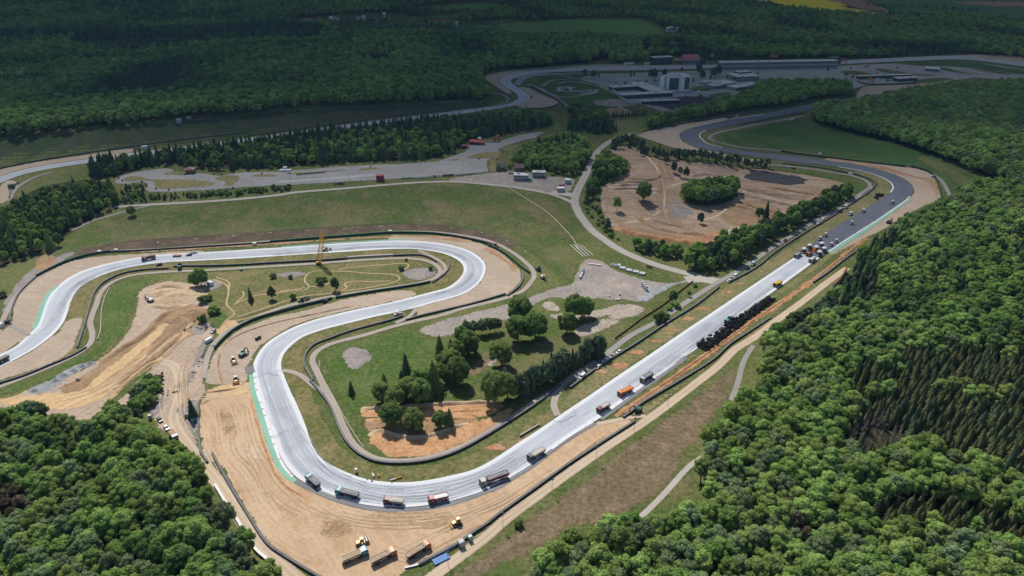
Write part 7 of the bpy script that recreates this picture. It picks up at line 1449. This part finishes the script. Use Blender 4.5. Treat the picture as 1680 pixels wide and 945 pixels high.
rocks((618,786), (5.5, .9), 16, .2, .5, 'brown stone at the inside edge of the bend', 'stones at the inside edge of the bend', pm('stone_brown', (.30, .2, .13), .95, .3, 1))
rocks((1005,489), (4.5, 2.2), 16, .5, 1.3, 'white lump of plaster rubble on the gravel lot', 'white rubble on the gravel lot', pm('rubble_white', (.66, .64, .58), .9, .2, .8), 'rubble', 'rubble')
rocks((333,590), (2., 14.), 14, .4, .9, 'white block in the line beside the infield road', 'white blocks beside the infield road', ROCKP, 'concrete_block', 'rubble')
rocks((866,299), (4., 1.6), 12, .4, .9, 'pale block in front of the left container hut', 'pale blocks before the left hut', ROCKP, 'concrete_block', 'rubble'); rocks((893,296), (5., 1.2), 10, .4, .8, 'pale block in front of the right container hut', 'pale blocks before the right hut', ROCKP, 'concrete_block', 'rubble')
rocks((130,622), (1, 1), 2, .8, 1.1, 'dark boulder alone on the brown dirt slope', 'boulders on the brown dirt slope')
def heap_mound(px, rx, ry, hgt, mat, label, rz=0., name='soil_heap', cat='heap'):
    p = P(*px); n, m_ = 28, 9; vs = [(0, 0, hgt)]; fs = []
    for j in range(1, m_ + 1):
        for i in range(n):
            a = 6.283 * i / n; f = j / m_; w_ = 1 + .18 * mnoise.noise((math.cos(a) * 1.5 + px[0], math.sin(a) * 1.5, 2.)); z = hgt * (1 - f) ** 1.1 * (1 + .3 * mnoise.noise((math.cos(a) * f * 4, math.sin(a) * f * 4, px[1]))) - .15 * f
            vs.append((math.cos(a) * rx * f * w_, math.sin(a) * ry * f * w_, z))
    for i in range(n): fs.append((0, 1 + i, 1 + (i + 1) % n))
    for j in range(m_ - 1):
        for i in range(n): a = 1 + j * n + i; b = 1 + j * n + (i + 1) % n; fs.append((a, a + n, b + n, b))
    o = mesh_obj(name, vs, fs, mat, None, None, True); o.location = (p.x, p.y, p.z + .05); o.rotation_euler = (0, 0, rz); add_edge(o.data, [1] * len(vs)); tag(o, label, cat); return o
heap_mound((295,487), 19, 12, 3.2, M['sand'], 'large pale sand heap with the white excavator on it'); heap_mound((268,482), 11, 9, 2.6, M['sand'], 'left part of the pale sand heap'); heap_mound((315,478), 10, 9, 2.4, M['sand'], 'right part of the pale sand heap below the bushy tree')
heap_mound((318,515), 14, 8, 3.0, M['dirt_brown'], 'dark brown earth heap below the pale sand heap'); heap_mound((290,525), 11, 6, 1.8, M['dirt_brown'], 'lower brown earth heap on the dirt works')
for i, (x, y, r0) in enumerate([(148,597,3.2), (136,601,3.2), (122,607,3.6), (105,616,4.), (92,624,3.4), (57,641,3.)]): heap_mound((x, y), r0, r0 * .8, 1.5, M['stone'], ['small grey stone heap, uppermost of the row', 'grey stone heap, second from the top of the row', 'grey stone heap, third in the row', 'largest grey stone heap in the row beside the grass', 'grey stone heap, last but one in the row', 'grey stone heap at the lower end of the row'][i])
def at_box(name, px, d, mat, label, cat, rz=0., group=None, z=0., mid=0.):
    p = P(px[0], px[1], mid); o = MB().frust((0, 0, 0), (d[0], d[1]), (d[0] * .985, d[1] * .985), d[2]).build(name, mat); o.location = (p.x, p.y, p.z + .12 + z); o.rotation_euler = (0, 0, rz); return tag(o, label, cat, group)
PINKW = pm('barrier_pink_white', (.66, .50, .49), .7, .25, .4)
for i in range(17):
    t = i / 16; at_box('barrier_block', (573 + 70 * t, 423.2 - 3.9 * t), (1.75, 1.3, 1.1), PINKW, 'pink and white barrier block in the row on the upper infield', 'barrier block', .05, 'pink and white barrier blocks')
SLAB = pm('slab_concrete', (.50, .51, .50), .85, .15, .4, 0, .15, .12)
for i, (x, y) in enumerate([(1015.5,436.5), (1021.5,441), (1032,444.5), (1043,447), (1053.5,450)]):
    p = P(x, y); r = empty('slab_stack', (p.x, p.y, p.z + .1), -.42, ['small grey slab stack next to the concrete beams', 'grey slab stack, second from the left', 'grey slab stack in the middle of the row', 'grey slab stack, second from the right', 'grey slab stack at the right end of the row'][i], 'concrete slabs', 'stacks of concrete slabs on the gravel lot'); w_ = 2.4 if i == 0 else 4.2
    mb = MB().box((0, 0, .14), (w_, 3.4, .24)); s0 = mb.build('slab', SLAB, r)
    for k in range(1, 4): s1 = s0.copy(); COL.objects.link(s1); s1.parent = r; s1.location = (rng.uniform(-.08, .08), rng.uniform(-.08, .08), .28 * k)
for i in range(4): at_box('concrete_beam', (1003.5 + 3.1 * i, 434.6 + .7 * i), (.55, 4.2, .6), SLAB, 'short concrete beam left of the slab stacks', 'concrete beam', -.55, 'short beams left of the slab stacks')
at_box('concrete_beam', (970.5,434.5), (4.6, .9, .8), pm('beam_white', (.72, .71, .68), .8, .1, .4), 'white concrete beam at the left top of the gravel lot', 'concrete beam', -.1); at_box('concrete_beam', (981.5,436), (4.4, .9, .8), pm('beam_white', (.72, .71, .68)), 'white concrete beam right beside its twin on the gravel lot', 'concrete beam', -.12)
PIPE = pm('pipe_white', (.66, .63, .58), .6, .15, .4)
for i, (a, b) in enumerate((((935,402),(957,422)), ((941,402),(962,421.5)), ((948,402),(967,420.5)), ((953,402.5),(973,419.5)))):
    c = gpath([a, b], 3., False, False); mb = MB(); q = np.column_stack([c, H(c[:, 0], c[:, 1]) + .35])
    for k in range(len(q) - 1): mb.tube(q[k], q[k + 1], .3, .3, 7)
    tag(mb.build('pipe', PIPE), 'pale pipe lying on the grass above the gravel lot', 'pipe', 'pale pipes above the gravel lot')
BLUEP = pm('sheet_blue', (.04, .19, .46), .5, .15, .5, 0, .3, .06)
for i in range(3):
    p = P(723.5, 918.5); o = MB().box((0, (i - 1) * .95, .3), (6.4, .88, .5)).build('blue_sheet_pack', BLUEP); o.location = (p.x, p.y, p.z + .1); o.rotation_euler = (0, 0, .57); tag(o, 'bright blue pack of sheets beside the guard rail parts at the bottom', 'sheet pack', 'bright blue packs of sheets')
def booth(px, d, mat, roofm, label, cat, name, rz=.5):
    p = P(*px); r = empty(name, (p.x, p.y, p.z + .1), rz, label, cat); MB().box((0, 0, d[2] / 2), d).build('wall', mat, r); MB().frust((0, 0, d[2] + .004), (d[0] + .15, d[1] + .15), (d[0] * .8, d[1] * .8), .22).build('roof', roofm, r); MB().box((0, -d[1] / 2 - .02, d[2] * .46), (d[0] * .6, .04, d[2] * .82)).build('door', pm('door_pale', (.45, .5, .48)), r); return r
PT = pm('toilet_green', (.06, .30, .22), .5, .1, .6); PGR = pm('toilet_roof', (.62, .68, .66), .5, .1, .6)
booth((771.5,887), (1.5, 1.5, 2.4), PT, PGR, 'green portable toilet beside the lower service road', 'portable toilet', 'portable_toilet'); booth((757,896), (2.2, 2.2, 2.7), pm('booth_grey', (.27, .30, .32), .5, .1), pm('booth_roof', (.50, .53, .55)), 'grey hut left of the green portable toilet', 'hut', 'site_hut'); booth((247,688), (1.5, 1.5, 2.4), pm('toilet_teal', (.10, .38, .38)), PGR, 'teal portable toilet at the edge of the lower left wood', 'portable toilet', 'portable_toilet')
booth((396,444), (1.8, 1.2, 1.2), PT, PT, 'small green box beside the upper infield road', 'box', 'equipment_box', 0.)
booth((319,691), (3.2, 2., 1.6), pm('skip_teal', (.06, .17, .20)), pm('skip_lid', (.12, .26, .30)), 'dark teal skip at the corner of the run-off beside the spruce', 'skip', 'waste_skip', -.6); booth((308.5,684), (2.6, 1.8, 1.6), DGREEN, pm('skip_lid2', (.14, .2, .19)), 'dark green skip left of the spruce', 'skip', 'waste_skip', .2)
booth((343,560.5), (1.9, 4.6, 1.9), WHITE, WHITE, 'white trailer beside the dirt road and infield road', 'trailer', 'box_trailer', -.5); booth((345.5,468), (3.6, 2.6, 2.6), WHITE, WHITE, 'white caravan beside the bushy tree at the sand heap', 'caravan', 'caravan', -.3)
at_box('container_skip', (291,421), (5.6, 2.2, 1.3), pm('skip_rust', (.34, .15, .07)), 'rusty open skip on the upper track', 'skip', .05); 
TANK = pm('tank_white', (.66, .69, .71), .4, .12, .5)
for i, (x, y) in enumerate([(1054,469.5), (1057,473), (1060,476.5)]):
    p = P(x, y); r = empty('storage_tank', (p.x, p.y, p.z + .1), 0, 'white upright storage tank on the gravel lot, %s of the three' % ('left', 'middle', 'right')[i], 'tank', 'white tanks on the gravel lot'); mb = MB(); mb.tube((0, 0, .3), (0, 0, 3.4), 1., 1., 16); mb.tube((0, 0, 3.4), (0, 0, 3.9), 1., .3, 16); mb.build('vessel', TANK, r); mb = MB()
    for a in range(4): mb.tube((math.cos(a * 1.57) * .8, math.sin(a * 1.57) * .8, 0), (math.cos(a * 1.57) * .8, math.sin(a * 1.57) * .8, .5), .08, .08, 5)
    mb.build('support', CHASSIS, r)
for i, (x, y) in enumerate([(956.5,447), (954.5,451.5), (952.5,456)]):
    p = P(x, y); mb = MB(); mb.tube((-1.8, 0, .9), (1.8, 0, .9), .8, .8, 14); mb.box((-1, 0, .2), (.3, 1.5, .4)); mb.box((1, 0, .2), (.3, 1.5, .4)); o = mb.build('tank_trailer', TANK if i else pm('tank_blue', (.08, .25, .48))); o.location = (p.x, p.y, p.z + .1); o.rotation_euler = (0, 0, 1.25); tag(o, ['blue drum at the top of the line on the left of the gravel lot', 'white lying tank below the blue drum', 'white lying tank at the bottom of the line on the gravel lot'][i], 'tank')
def barrel(px, mat, label, lying=0., L=1.6, r0=.38):
    p = P(*px); mb = MB()
    if lying: mb.tube((-L / 2, 0, r0), (L / 2, 0, r0), r0, r0, 12)
    else: mb.tube((0, 0, 0), (0, 0, L), r0, r0, 12)
    o = mb.build('marker_post', mat); o.location = (p.x, p.y, p.z + .1); o.rotation_euler = (0, 0, lying); tag(o, label, 'marker post')
OR2 = pm('marker_orange', (.70, .20, .04)); WH2 = pm('marker_white', (.78, .76, .72))
barrel((585,775), WH2, 'white upright post standing alone inside the bend', 0, 2., .6); barrel((612.5,781), WH2, 'white barrel lying inside the bend', -1.1, 2., .45); barrel((621,781.5), OR2, 'orange barrel beside the white one inside the bend', -1.2, 1.5, .45); barrel((645,788), WH2, 'white pole lying at the track edge', .35, 2.4, .35); barrel((655,785), OR2, 'orange pole lying at the track edge', .45, 2.6, .35)

# ---------------------------------------------------------------- buildings
ROOFG = pm('roof_pale', (.62, .62, .61), .8, .2, .12, 0, .2); WALLW = pm('wall_white', (.78, .79, .79), .8, .1, .3); WALLG = pm('wall_grey', (.30, .31, .31), .8, .15, .3); WALLD = pm('wall_dark', (.07, .065, .065), .8, .2, .3); ROOFR = pm('roof_red', (.34, .12, .12), .8, .2, .2); ROOFD = pm('roof_dark', (.10, .10, .11), .8, .25, .3); GLAZ = pm('glazing_dark', (.06, .085, .085), .15, .3, .15, 0, .6, .03); ROOFB = pm('roof_brown', (.20, .13, .10), .8, .25, .3); TIMB = pm('wall_timber', (.30, .19, .11), .8, .2, .3)
def bld(px0, px1, depth, h, wall, roof, label, cat='building', rows=0, cols=0, name='building', gable=0., over=.4, winm=None, group=None, door=True, side_cols=0, band=False):
    """a building whose front foot runs between two pixels; it extends away from the camera"""
    a, b = P(*px0), P(*px1); L = (Vector((b.x, b.y)) - Vector((a.x, a.y))).length; rz = math.atan2(b.y - a.y, b.x - a.x); z = min(a.z, b.z, float(H(a.x, a.y + depth)))
    r = empty(name, ((a.x + b.x) / 2, (a.y + b.y) / 2, z), rz, label, cat, group)
    MB().box((0, depth / 2, h / 2 - .5), (L, depth, h + 1.)).build('wall', wall, r)
    if gable:
        mb = MB(); e = over; v = [(-L / 2 - e, -e, h + .004), (L / 2 + e, -e, h + .004), (L / 2 + e, depth + e, h + .004), (-L / 2 - e, depth + e, h + .004), (-L / 2 - e, depth / 2, h + gable), (L / 2 + e, depth / 2, h + gable)]
        mb.add(v, [(0, 1, 5, 4), (2, 3, 4, 5), (0, 4, 3), (1, 2, 5), (3, 2, 1, 0)]); mb.build('roof', roof, r)
    else:
        mb = MB(); mb.box((0, depth / 2, h + .2), (L + 2 * over, depth + 2 * over, .4)); mb.build('roof', roof, r)
        for k in range(2): MB().box((rng.uniform(-.3, .3) * L, depth * rng.uniform(.35, .65), h + .75), (min(3, L * .1), min(2, depth * .2), .7)).build('roof_vent', WALLG, r)
    wm = winm or GLAZ; w0 = None
    for i in range(rows):
        for j in range(cols):
            ww, wh = L / cols * (.72 if not band else .93), h / rows * .55; x = -L / 2 + L * (j + .5) / cols; zz = h * (i + .55) / rows
            o = MB().box((0, 0, 0), (ww, .12, wh)).build('window', wm, r) if w0 is None else w0.copy()
            if w0 is None: w0 = o
            else: COL.objects.link(o); o.parent = r
            o.location = (x, -.03, zz)
    for j in range(side_cols):
        for s in (-1, 1): MB().box((s * (L / 2 + .02), depth * (j + .5) / side_cols, h * .5), (.12, depth / side_cols * .6, h * .5)).build('window', wm, r)
    if door: MB().box((L * .32, -.05, 1.1), (min(1.6, L * .2), .1, 2.2)).build('door', pm('door_dark', (.09, .08, .075)), r)
    return r
def hotel():
    a, b = P(1094, 151), P(1131, 149); L = (Vector((b.x, b.y)) - Vector((a.x, a.y))).length; rz = math.atan2(b.y - a.y, b.x - a.x); h = 21.; D = 17.
    r = empty('hotel_building', ((a.x + b.x) / 2, (a.y + b.y) / 2, min(a.z, b.z)), rz, 'white multi-storey hotel block with a stair tower in the paddock', 'building')
    mb = MB(); mb.box((0, D / 2, h / 2 - 1), (L, D, h + 2)); mb.build('wall', WALLW, r); mb = MB(); mb.box((0, D / 2, h + .25), (L + .6, D + .6, .5)); mb.box((-2, D / 2, h + 1.7), (L * .7, D * .6, 2.6)); mb.build('roof', ROOFG, r)
    MB().box((L * .12, -1.2, h / 2 + 1), (L * .17, 3.2, h + 4)).build('stair_tower', WALLW, r); MB().box((-L * .5 - 2.5, D * .55, h * .45), (4.6, D * .7, h * .9 + 1)).build('side_wing', WALLW, r)
    for x, w_ in ((-L * .22, L * .42), (L * .355, L * .23)):
        o = MB().box((x, -.06, h * .52), (w_, .14, h * .8)).build('window', GLAZ, r)
        for k in range(5): MB().box((x, -.15, h * .12 + h * .8 * (k + 1) / 6), (w_, .06, .3)).build('floor_line', WALLG, o)
        for k in range(3): MB().box((x - w_ / 2 + w_ * (k + 1) / 4, -.19, h * .52), (.2, .06, h * .8)).build('mullion', WALLG, o)
    for i in range(6): MB().box((-L * .5 - 2.6, D * .2 - .02 - .0, 3. + i * 3.4), (3., .1, 1.7)).build('window_band', GLAZ, r)
    MB().box((L * .12, -2.86, h * .9), (2.2, .08, 2.6)).build('sign_panel', pm('sign_red', (.4, .1, .08)), r)
hotel()
# the long pit building
bld((1182,115.5), (1373,112), 15, 12.5, WALLG, ROOFG, 'long glazed grey pit building beside the start straight', 'building', 2, 44, 'pit_building', 0, .8, pm('pit_glazing', (.10, .13, .135), .25, .3, .15, 0, .5, .03), None, True, 2)
p_ = P(1270, 108); o = MB().box((0, 0, 1.6), (14, 6, 3.2)).build('control_room', ROOFR); o.location = (p_.x, p_.y + 10, p_.z + 12.9); tag(o, 'dark red control room on the roof of the pit building', 'building')
bld((1364,106), (1379,105), 12, 11, WALLD, ROOFD, 'dark end block of the pit building', 'building', 2, 5, 'pit_end_block')
def gantry():
    a, b = P(1362, 102), P(1388, 107); r = empty('start_gantry', tuple(a), 0, 'red gantry bridging the start straight at the end of the pit building', 'gantry'); d = Vector((b.x - a.x, b.y - a.y, 0)); L = d.length; r.rotation_euler = (0, 0, math.atan2(d.y, d.x))
    MB().box((L / 2, 0, 9), (L, 2.2, 2.2)).build('beam', pm('gantry_red', (.5, .12, .13)), r)
    for x in (0.8, L - .8): MB().box((x, 0, 4), (1.2, 1.6, 8)).build('leg', WALLG, r)
gantry()
bld((1072,106.5), (1104,105), 16, 12, WALLD, ROOFG, 'dark grandstand-like block with a pale roof beyond the far straight', 'building', 1, 9)
bld((1107,107), (1122,106), 12, 8, TIMB, pm('roof_ochre', (.36, .27, .15)), 'ochre roofed house left of the red roofed hall', 'building', 1, 5, 'building', 3)
bld((1121,107), (1147,106.5), 18, 9, WALLG, pm('roof_hall_red', (.50, .16, .17), .8, .2, .2), 'large hall with a dull red roof beyond the trees', 'building', 1, 7, 'hall_building', 8)
bld((1146,105), (1157,104.5), 12, 8, WALLD, ROOFD, 'dark block at the right of the red roofed hall', 'building', 1, 4)
bld((1027,108), (1040,107), 7, 4, WALLW, ROOFG, 'small white hut beyond the far straight', 'hut', 1, 4, 'hut')
bld((1060,107.5), (1067,107), 6, 4, WALLW, ROOFG, 'tiny grey hut beside the gap in the far woods', 'hut', 1, 2, 'hut')
bld((1207,134), (1245,132.5), 30, 7, WALLG, ROOFG, 'flat roofed hall with a stepped roof in the paddock', 'building', 2, 12); bld((1212,129), (1232,127.5), 14, 9.5, WALLD, ROOFG, 'raised middle part of the flat roofed paddock hall', 'building', 1, 6)
bld((1168,147), (1184,146), 18, 5, WALLG, ROOFG, 'low flat building right of the hotel', 'building', 1, 6); bld((1184,145.5), (1208,142), 24, 6, WALLG, ROOFG, 'low flat restaurant with a wide pale roof', 'building', 1, 9); bld((1207,150), (1230,147), 20, 5, WALLG, ROOFG, 'flat building touching the paddock grove', 'building', 1, 8); bld((1230,146), (1244,143), 14, 5, WALLW, ROOFG, 'pale flat building behind the grove edge', 'building', 1, 5); bld((1158,140), (1170,137.5), 12, 4, WALLG, ROOFG, 'small grey building behind the lawn right of the hotel', 'building', 1, 4)
bld((1020,163), (1103,158.5), 12, 5.5, WALLD, ROOFG, 'long front wing of the flat roofed courtyard building', 'building', 1, 18, 'building', 0, 1.2); bld((1005,150), (1048,147.5), 14, 5.5, WALLD, ROOFG, 'rear wing of the courtyard building with a pale roof', 'building', 1, 10, 'building', 0, 1.2)
bld((1068,157), (1090,155.5), 70, 6, WALLD, ROOFG, 'wide right wing of the courtyard building', 'building', 1, 5, 'building', 0, 1.2); bld((1055,172), (1114,169.8), 7, 4.5, WALLD, ROOFG, 'narrow dark building with a grass strip in front of the courtyard', 'building', 1, 12)
wall_run('concrete_wall', [(1002,147),(1013,158),(1024,166.5),(1036,173)], 1.4, 3.5, WALLG, 'slanting grey wall at the left of the courtyard building', 'wall', ROOFG, 6.)
bld((1408,130.5), (1496,127.5), 6, 5, WALLD, ROOFG, 'long low shelter with a pale roof in the car park', 'shelter', 1, 20, 'shelter_building', 0, 1.); bld((1473,134.5), (1504,132.8), 12, 5, WALLD, ROOFG, 'shelter with a pale roof and dark front right of the long one', 'shelter', 1, 7, 'shelter_building', 0, 1.)
wall_run('display_fence', [(1406,134.5),(1420,139),(1440,140),(1475,139),(1502,137)], .5, 2.6, pm('fence_dark', (.08, .10, .10)), 'dark screen fence in front of the long shelter', 'fence', None, 5.)
bld((1517,117), (1539.5,118.8), 14, 5, WALLG, pm('roof_white', (.70, .70, .68)), 'white roofed hall standing alone in the car park', 'building', 1, 8, 'hall_building', 2.)
at_box('orange_tent', (1427,131.5), (6, 5, 3.2), OR2, 'orange tent in front of the long shelter', 'tent')
PADC = [(1415,107.6,'w'),(1420,108.4,'w'),(1427,107.6,'k'),(1421,110,'k'),(1440,114.5,'k'),(1446,114.8,'k'),(1439,119,'r'),(1449,121,'k'),(1472,111,'k'),(1554,121,'w'),(1498,99,'w'),(1468,97.5,'w'),(1052,134,'k'),(1060,134,'k'),(1068,132.5,'w'),(1075,132.8,'k'),(1010,135,'k'),(1020,136,'w'),(1130,125,'r'),(1137,121,'w'),(1000,133,'w'),(925,124.5,'y'),(1230,144,'w'),(1216,141,'w'),(1118,156.5,'w'),(1146,151,'w'),(1150,157,'k'),(1440,130,'w'),(1448,129,'w'),(1456,132,'k'),(1462,131,'w'),(1432,134,'r'),(1385,113,'w'),(1396,112,'k')]
nm_ = {'w': ('white', WHITE), 'k': ('dark', DGREY), 'r': ('red', RED), 'y': ('yellow', CATY)}
for i, (x, y, c) in enumerate(PADC):
    car((x, y), (x + rng.choice([-4, 4]), y + rng.uniform(-1, 1)), nm_[c][1], 'small %s vehicle parked in the far paddock' % nm_[c][0], rng.choice(['hatch', 'van', 'long']), '%s vehicles in the far paddock' % nm_[c][0])
# kart centre
bld((814,281), (828,281.3), 9, 4, TIMB, ROOFD, 'dark roofed wooden hut beside the kart track', 'hut', 1, 4, 'wooden_hut', 3.); bld((845,282), (860,281.5), 8, 4, TIMB, ROOFB, 'brown roofed hut behind the container huts', 'hut', 1, 4, 'wooden_hut', 2.5)
CONT = pm('container_grey', (.42, .45, .45), .7, .15, .3)
bld((843,296), (866,297), 7, 5, CONT, ROOFG, 'grey container hut on the left of the forecourt', 'hut', 2, 6, 'container_hut'); bld((873.5,291.5), (894,292), 6, 5, CONT, ROOFG, 'grey container hut on the right of the forecourt', 'hut', 2, 6, 'container_hut')
car((870.5,295), (870.8,299), TEALB, 'blue and white lorry parked between the two container huts', 'long', None, 1.2); booth((931.5,300.5), (5, 4, 3.6), pm('hut_mint', (.38, .50, .46)), WALLW, 'mint coloured hut near the main road', 'hut', 'site_hut', 0.); booth((920,313.5), (6.4, 4, 3.2), WALLG, WALLW, 'white roofed hut at the junction of the roads', 'hut', 'site_hut', .1)
at_box('red_bench', (922,304.5), (5.2, 1.4, 1.), pm('bench_red', (.42, .07, .10)), 'dark red bench in front of the white roofed hut', 'bench', .05)
REDB = pm('box_red', (.30, .035, .07), .6, .15, .4); at_box('timing_hut', (624,296), (6.8, 4.2, 5.2), REDB, 'dark red hut on the near edge of the kart straight', 'hut', .05)
def tent(px, d, label, mat):
    p = P(*px); r = empty('event_tent', tuple(p), .1, label, 'tent'); mb = MB()
    for s in (-1, 1):
        for t in (-1, 1): mb.tube((s * d[0] / 2, t * d[1] / 2, 0), (s * d[0] / 2, t * d[1] / 2, d[2]), .08, .08, 6)
    mb.build('tent_pole', POST, r); MB().frust((0, 0, d[2]), (d[0] + .4, d[1] + .4), (.3, .3), d[2] * .55).build('canopy', mat, r)
    MB().box((0, d[1] / 2 - .03, d[2] / 2), (d[0] * .96, .05, d[2] * .96)).build('back_wall', mat, r)
REDT = pm('tent_red', (.55, .085, .07), .6, .12, .4); tent((776,236), (8, 7, 3.4), 'red tent in front of the kart wood, left of three', REDT); tent((783,236.5), (8, 7, 3.2), 'red tent, middle of the red group by the kart track', REDT); tent((789.5,237), (7, 6, 3.), 'red tent, right end of the red group by the kart track', REDT); tent((763,243), (6.5, 5, 3.), 'small dark red tent left of the red group', pm('tent_darkred', (.36, .04, .05))); tent((312,284), (9.5, 5.5, 4.), 'pink and white pavilion at the left kart loop', pm('tent_pink', (.52, .24, .27), .6, .5, .5)); tent((787,231), (4, 4, 3), 'small white tent behind the red tents', WALLW)
def arch():
    p = P(815.5, 232); r = empty('inflatable_arch', tuple(p), .9, 'red inflatable arch on the kart track', 'arch'); mb = MB(); pts = [(-3.4, 0), (-3.3, 4.5), (-1.6, 6.4), (1.6, 6.4), (3.3, 4.5), (3.4, 0)]
    for (a, b), (c, d) in zip(pts, pts[1:]): mb.tube((a, 0, b), (c, 0, d), 1.0, 1.0, 10)
    mb.build('tube', pm('arch_red', (.55, .03, .07), .5, .1), r); MB().box((0, -1.05, 6.4), (3., .06, 1.2)).build('banner_panel', WHITE, r)
arch()
at_box('judge_stand', (468.5,281), (11, 4, 1.6), pm('stand_white', (.66, .68, .68)), 'low white platform beyond the kart straight', 'platform', .05); at_box('judge_hut', (468.5,279.5), (3.4, 2.6, 3.4), WALLW, 'small white hut on the platform beyond the kart straight', 'hut', .05)
def banner(px0, px1, h, mats, label, name='advertising_board'):
    a, b = P(*px0), P(*px1); L = (Vector((b.x, b.y)) - Vector((a.x, a.y))).length; r = empty(name, tuple(a), math.atan2(b.y - a.y, b.x - a.x), label, 'board'); x = 0
    for m, f in mats: MB().box((x + L * f / 2, 0, h / 2 + .15), (L * f * .985, .12, h)).build('panel', m, r); x += L * f
BW, BG, BR, BB = WALLW, WALLG, pm('board_red', (.42, .06, .05)), pm('board_dark', (.10, .11, .12))
banner((547,303.5), (566,302), 1.7, [(BG, .35), (BB, .3), (BR, .2), (BG, .15)], 'dark advertising board left of the dark red hut'); banner((658,294), (700,291.5), 1.1, [(BG, .5), (BW, .5)], 'row of pale advertising boards beside the kart area'); banner((706,291), (722,290), 1.6, [(BW, .3), (BB, .3), (BW, .4)], 'white and dark advertising boards beside the kart area'); banner((726,289.8), (744,288.6), 1.9, [(BR, .75), (BB, .25)], 'red banner along the kart area fence'); banner((748,288.5), (783,285.5), 1.2, [(pm('board_cream', (.5, .47, .36)), .6), (BG, .4)], 'cream boards at the right end of the kart area')
banner((1060,438.5), (1070,441.5), 1.7, [(BR, .35), (BB, .65)], 'small red and dark sign beside the main road'); 
# the village and the silo near the horizon
for i, (x, y, wd) in enumerate([(497,36,15), (505,36,9), (520,34,8), (540,34,11), (549,33,9), (585,32,9), (594,33,8), (612,36,10), (628,28,9), (690,41,11), (700,41.5,10), (725,40,15), (738,41,12), (748,42.5,9), (690,52,14), (1094,52,10), (1102,53,12), (1110,52,10), (1118,54,9), (1100,50,8)]):
    at = (x, y); c = P(*at); bld((x, y), (x + wd * .55, y), rng.uniform(9, 14), rng.uniform(5, 7), rng.choice([WALLW, WALLW, BEIGE]), rng.choice([ROOFR, ROOFB, ROOFD, ROOFG]), 'small far house among the trees near the horizon', 'house', 1, 3, 'house', 3.5, .4, None, 'far houses near the horizon', False)
bld((104,83), (108,83), 10, 6, WALLW, ROOFB, 'pale ruin-like hut in the far left woods', 'house', 1, 2, 'house', 3., .4, None, None, False)
c_ = P(1246, 8); r = empty('grain_silo', tuple(c_), 0, 'tall white silo tower at the top edge of the picture', 'silo'); mb = MB()
for k in (-1, 1): mb.tube((k * 5.5, 0, 0), (k * 5.5, 0, 44), 5.4, 5.4, 20)
mb.build('silo_body', WALLW, r); MB().box((0, 0, 46), (18, 9, 4)).build('head_house', WALLG, r)
bld((290,202), (297,202), 8, 4, WALLW, ROOFG, 'small white hut on the dark slope behind the back straight', 'hut', 1, 2, 'hut', 0, .3, None, None, False); at_box('site_cabin', (238,244), (6, 3, 3), WALLW, 'white cabin beside the back straight', 'cabin', .3); at_box('site_cabin', (310,194.5), (6, 4, 3), WALLG, 'grey cabin at the edge of the far wood', 'cabin', .3)
MB_ = at_box('equipment_box', (13,531), (3, 2, 2.2), CHASSIS, 'dark cabinet at the far left corner of the gravel trap', 'cabinet', .4); at_box('equipment_box', (1,537), (3.2, 2.4, 2.6), WALLW, 'white cabinet at the left edge of the picture', 'cabinet', .2); at_box('dark_cabin', (20,308.5), (5, 4, 3.4), DGREEN, 'dark green cabin at the far left bend', 'cabin', .4)
for i, (x, y) in enumerate([(191,412.5), (418,402), (640.5,381.5), (164,415.2), (1528,290.5), (1345,253.8)]): at_box('marshal_hut', (x, y), (2.6, 1.8, 1.8), WALLW, ['white marshal hut on the road above the left gravel trap', 'white marshal hut beside the start of the green wall', 'white marshal hut in the middle of the top straight', 'tiny white marshal hut at the left end of the long green wall', 'white marshal hut behind the right-hand hairpin gravel', 'white marshal hut on the wall below the upper green field'][i], 'hut', .1)
# ---------------------------------------------------------------- air between here and the horizon
def build_haze():
    mb = MB(); mb.box((0, 6500, 112), (18400, 16200, 242)); m, nt, N, L = newmat('haze_air')
    v = nt.nodes.new('ShaderNodeVolumePrincipled'); o = nt.nodes.new('ShaderNodeOutputMaterial')
    v.inputs['Color'].default_value = (.26, .52, .95, 1); v.inputs['Density'].default_value = HAZE; v.inputs['Anisotropy'].default_value = .2
    L.new(v.outputs[0], o.inputs['Volume']); h = mb.build('haze', m); tag(h, 'thin bluish haze over the far woods', 'haze', None, 'stuff')
build_haze()
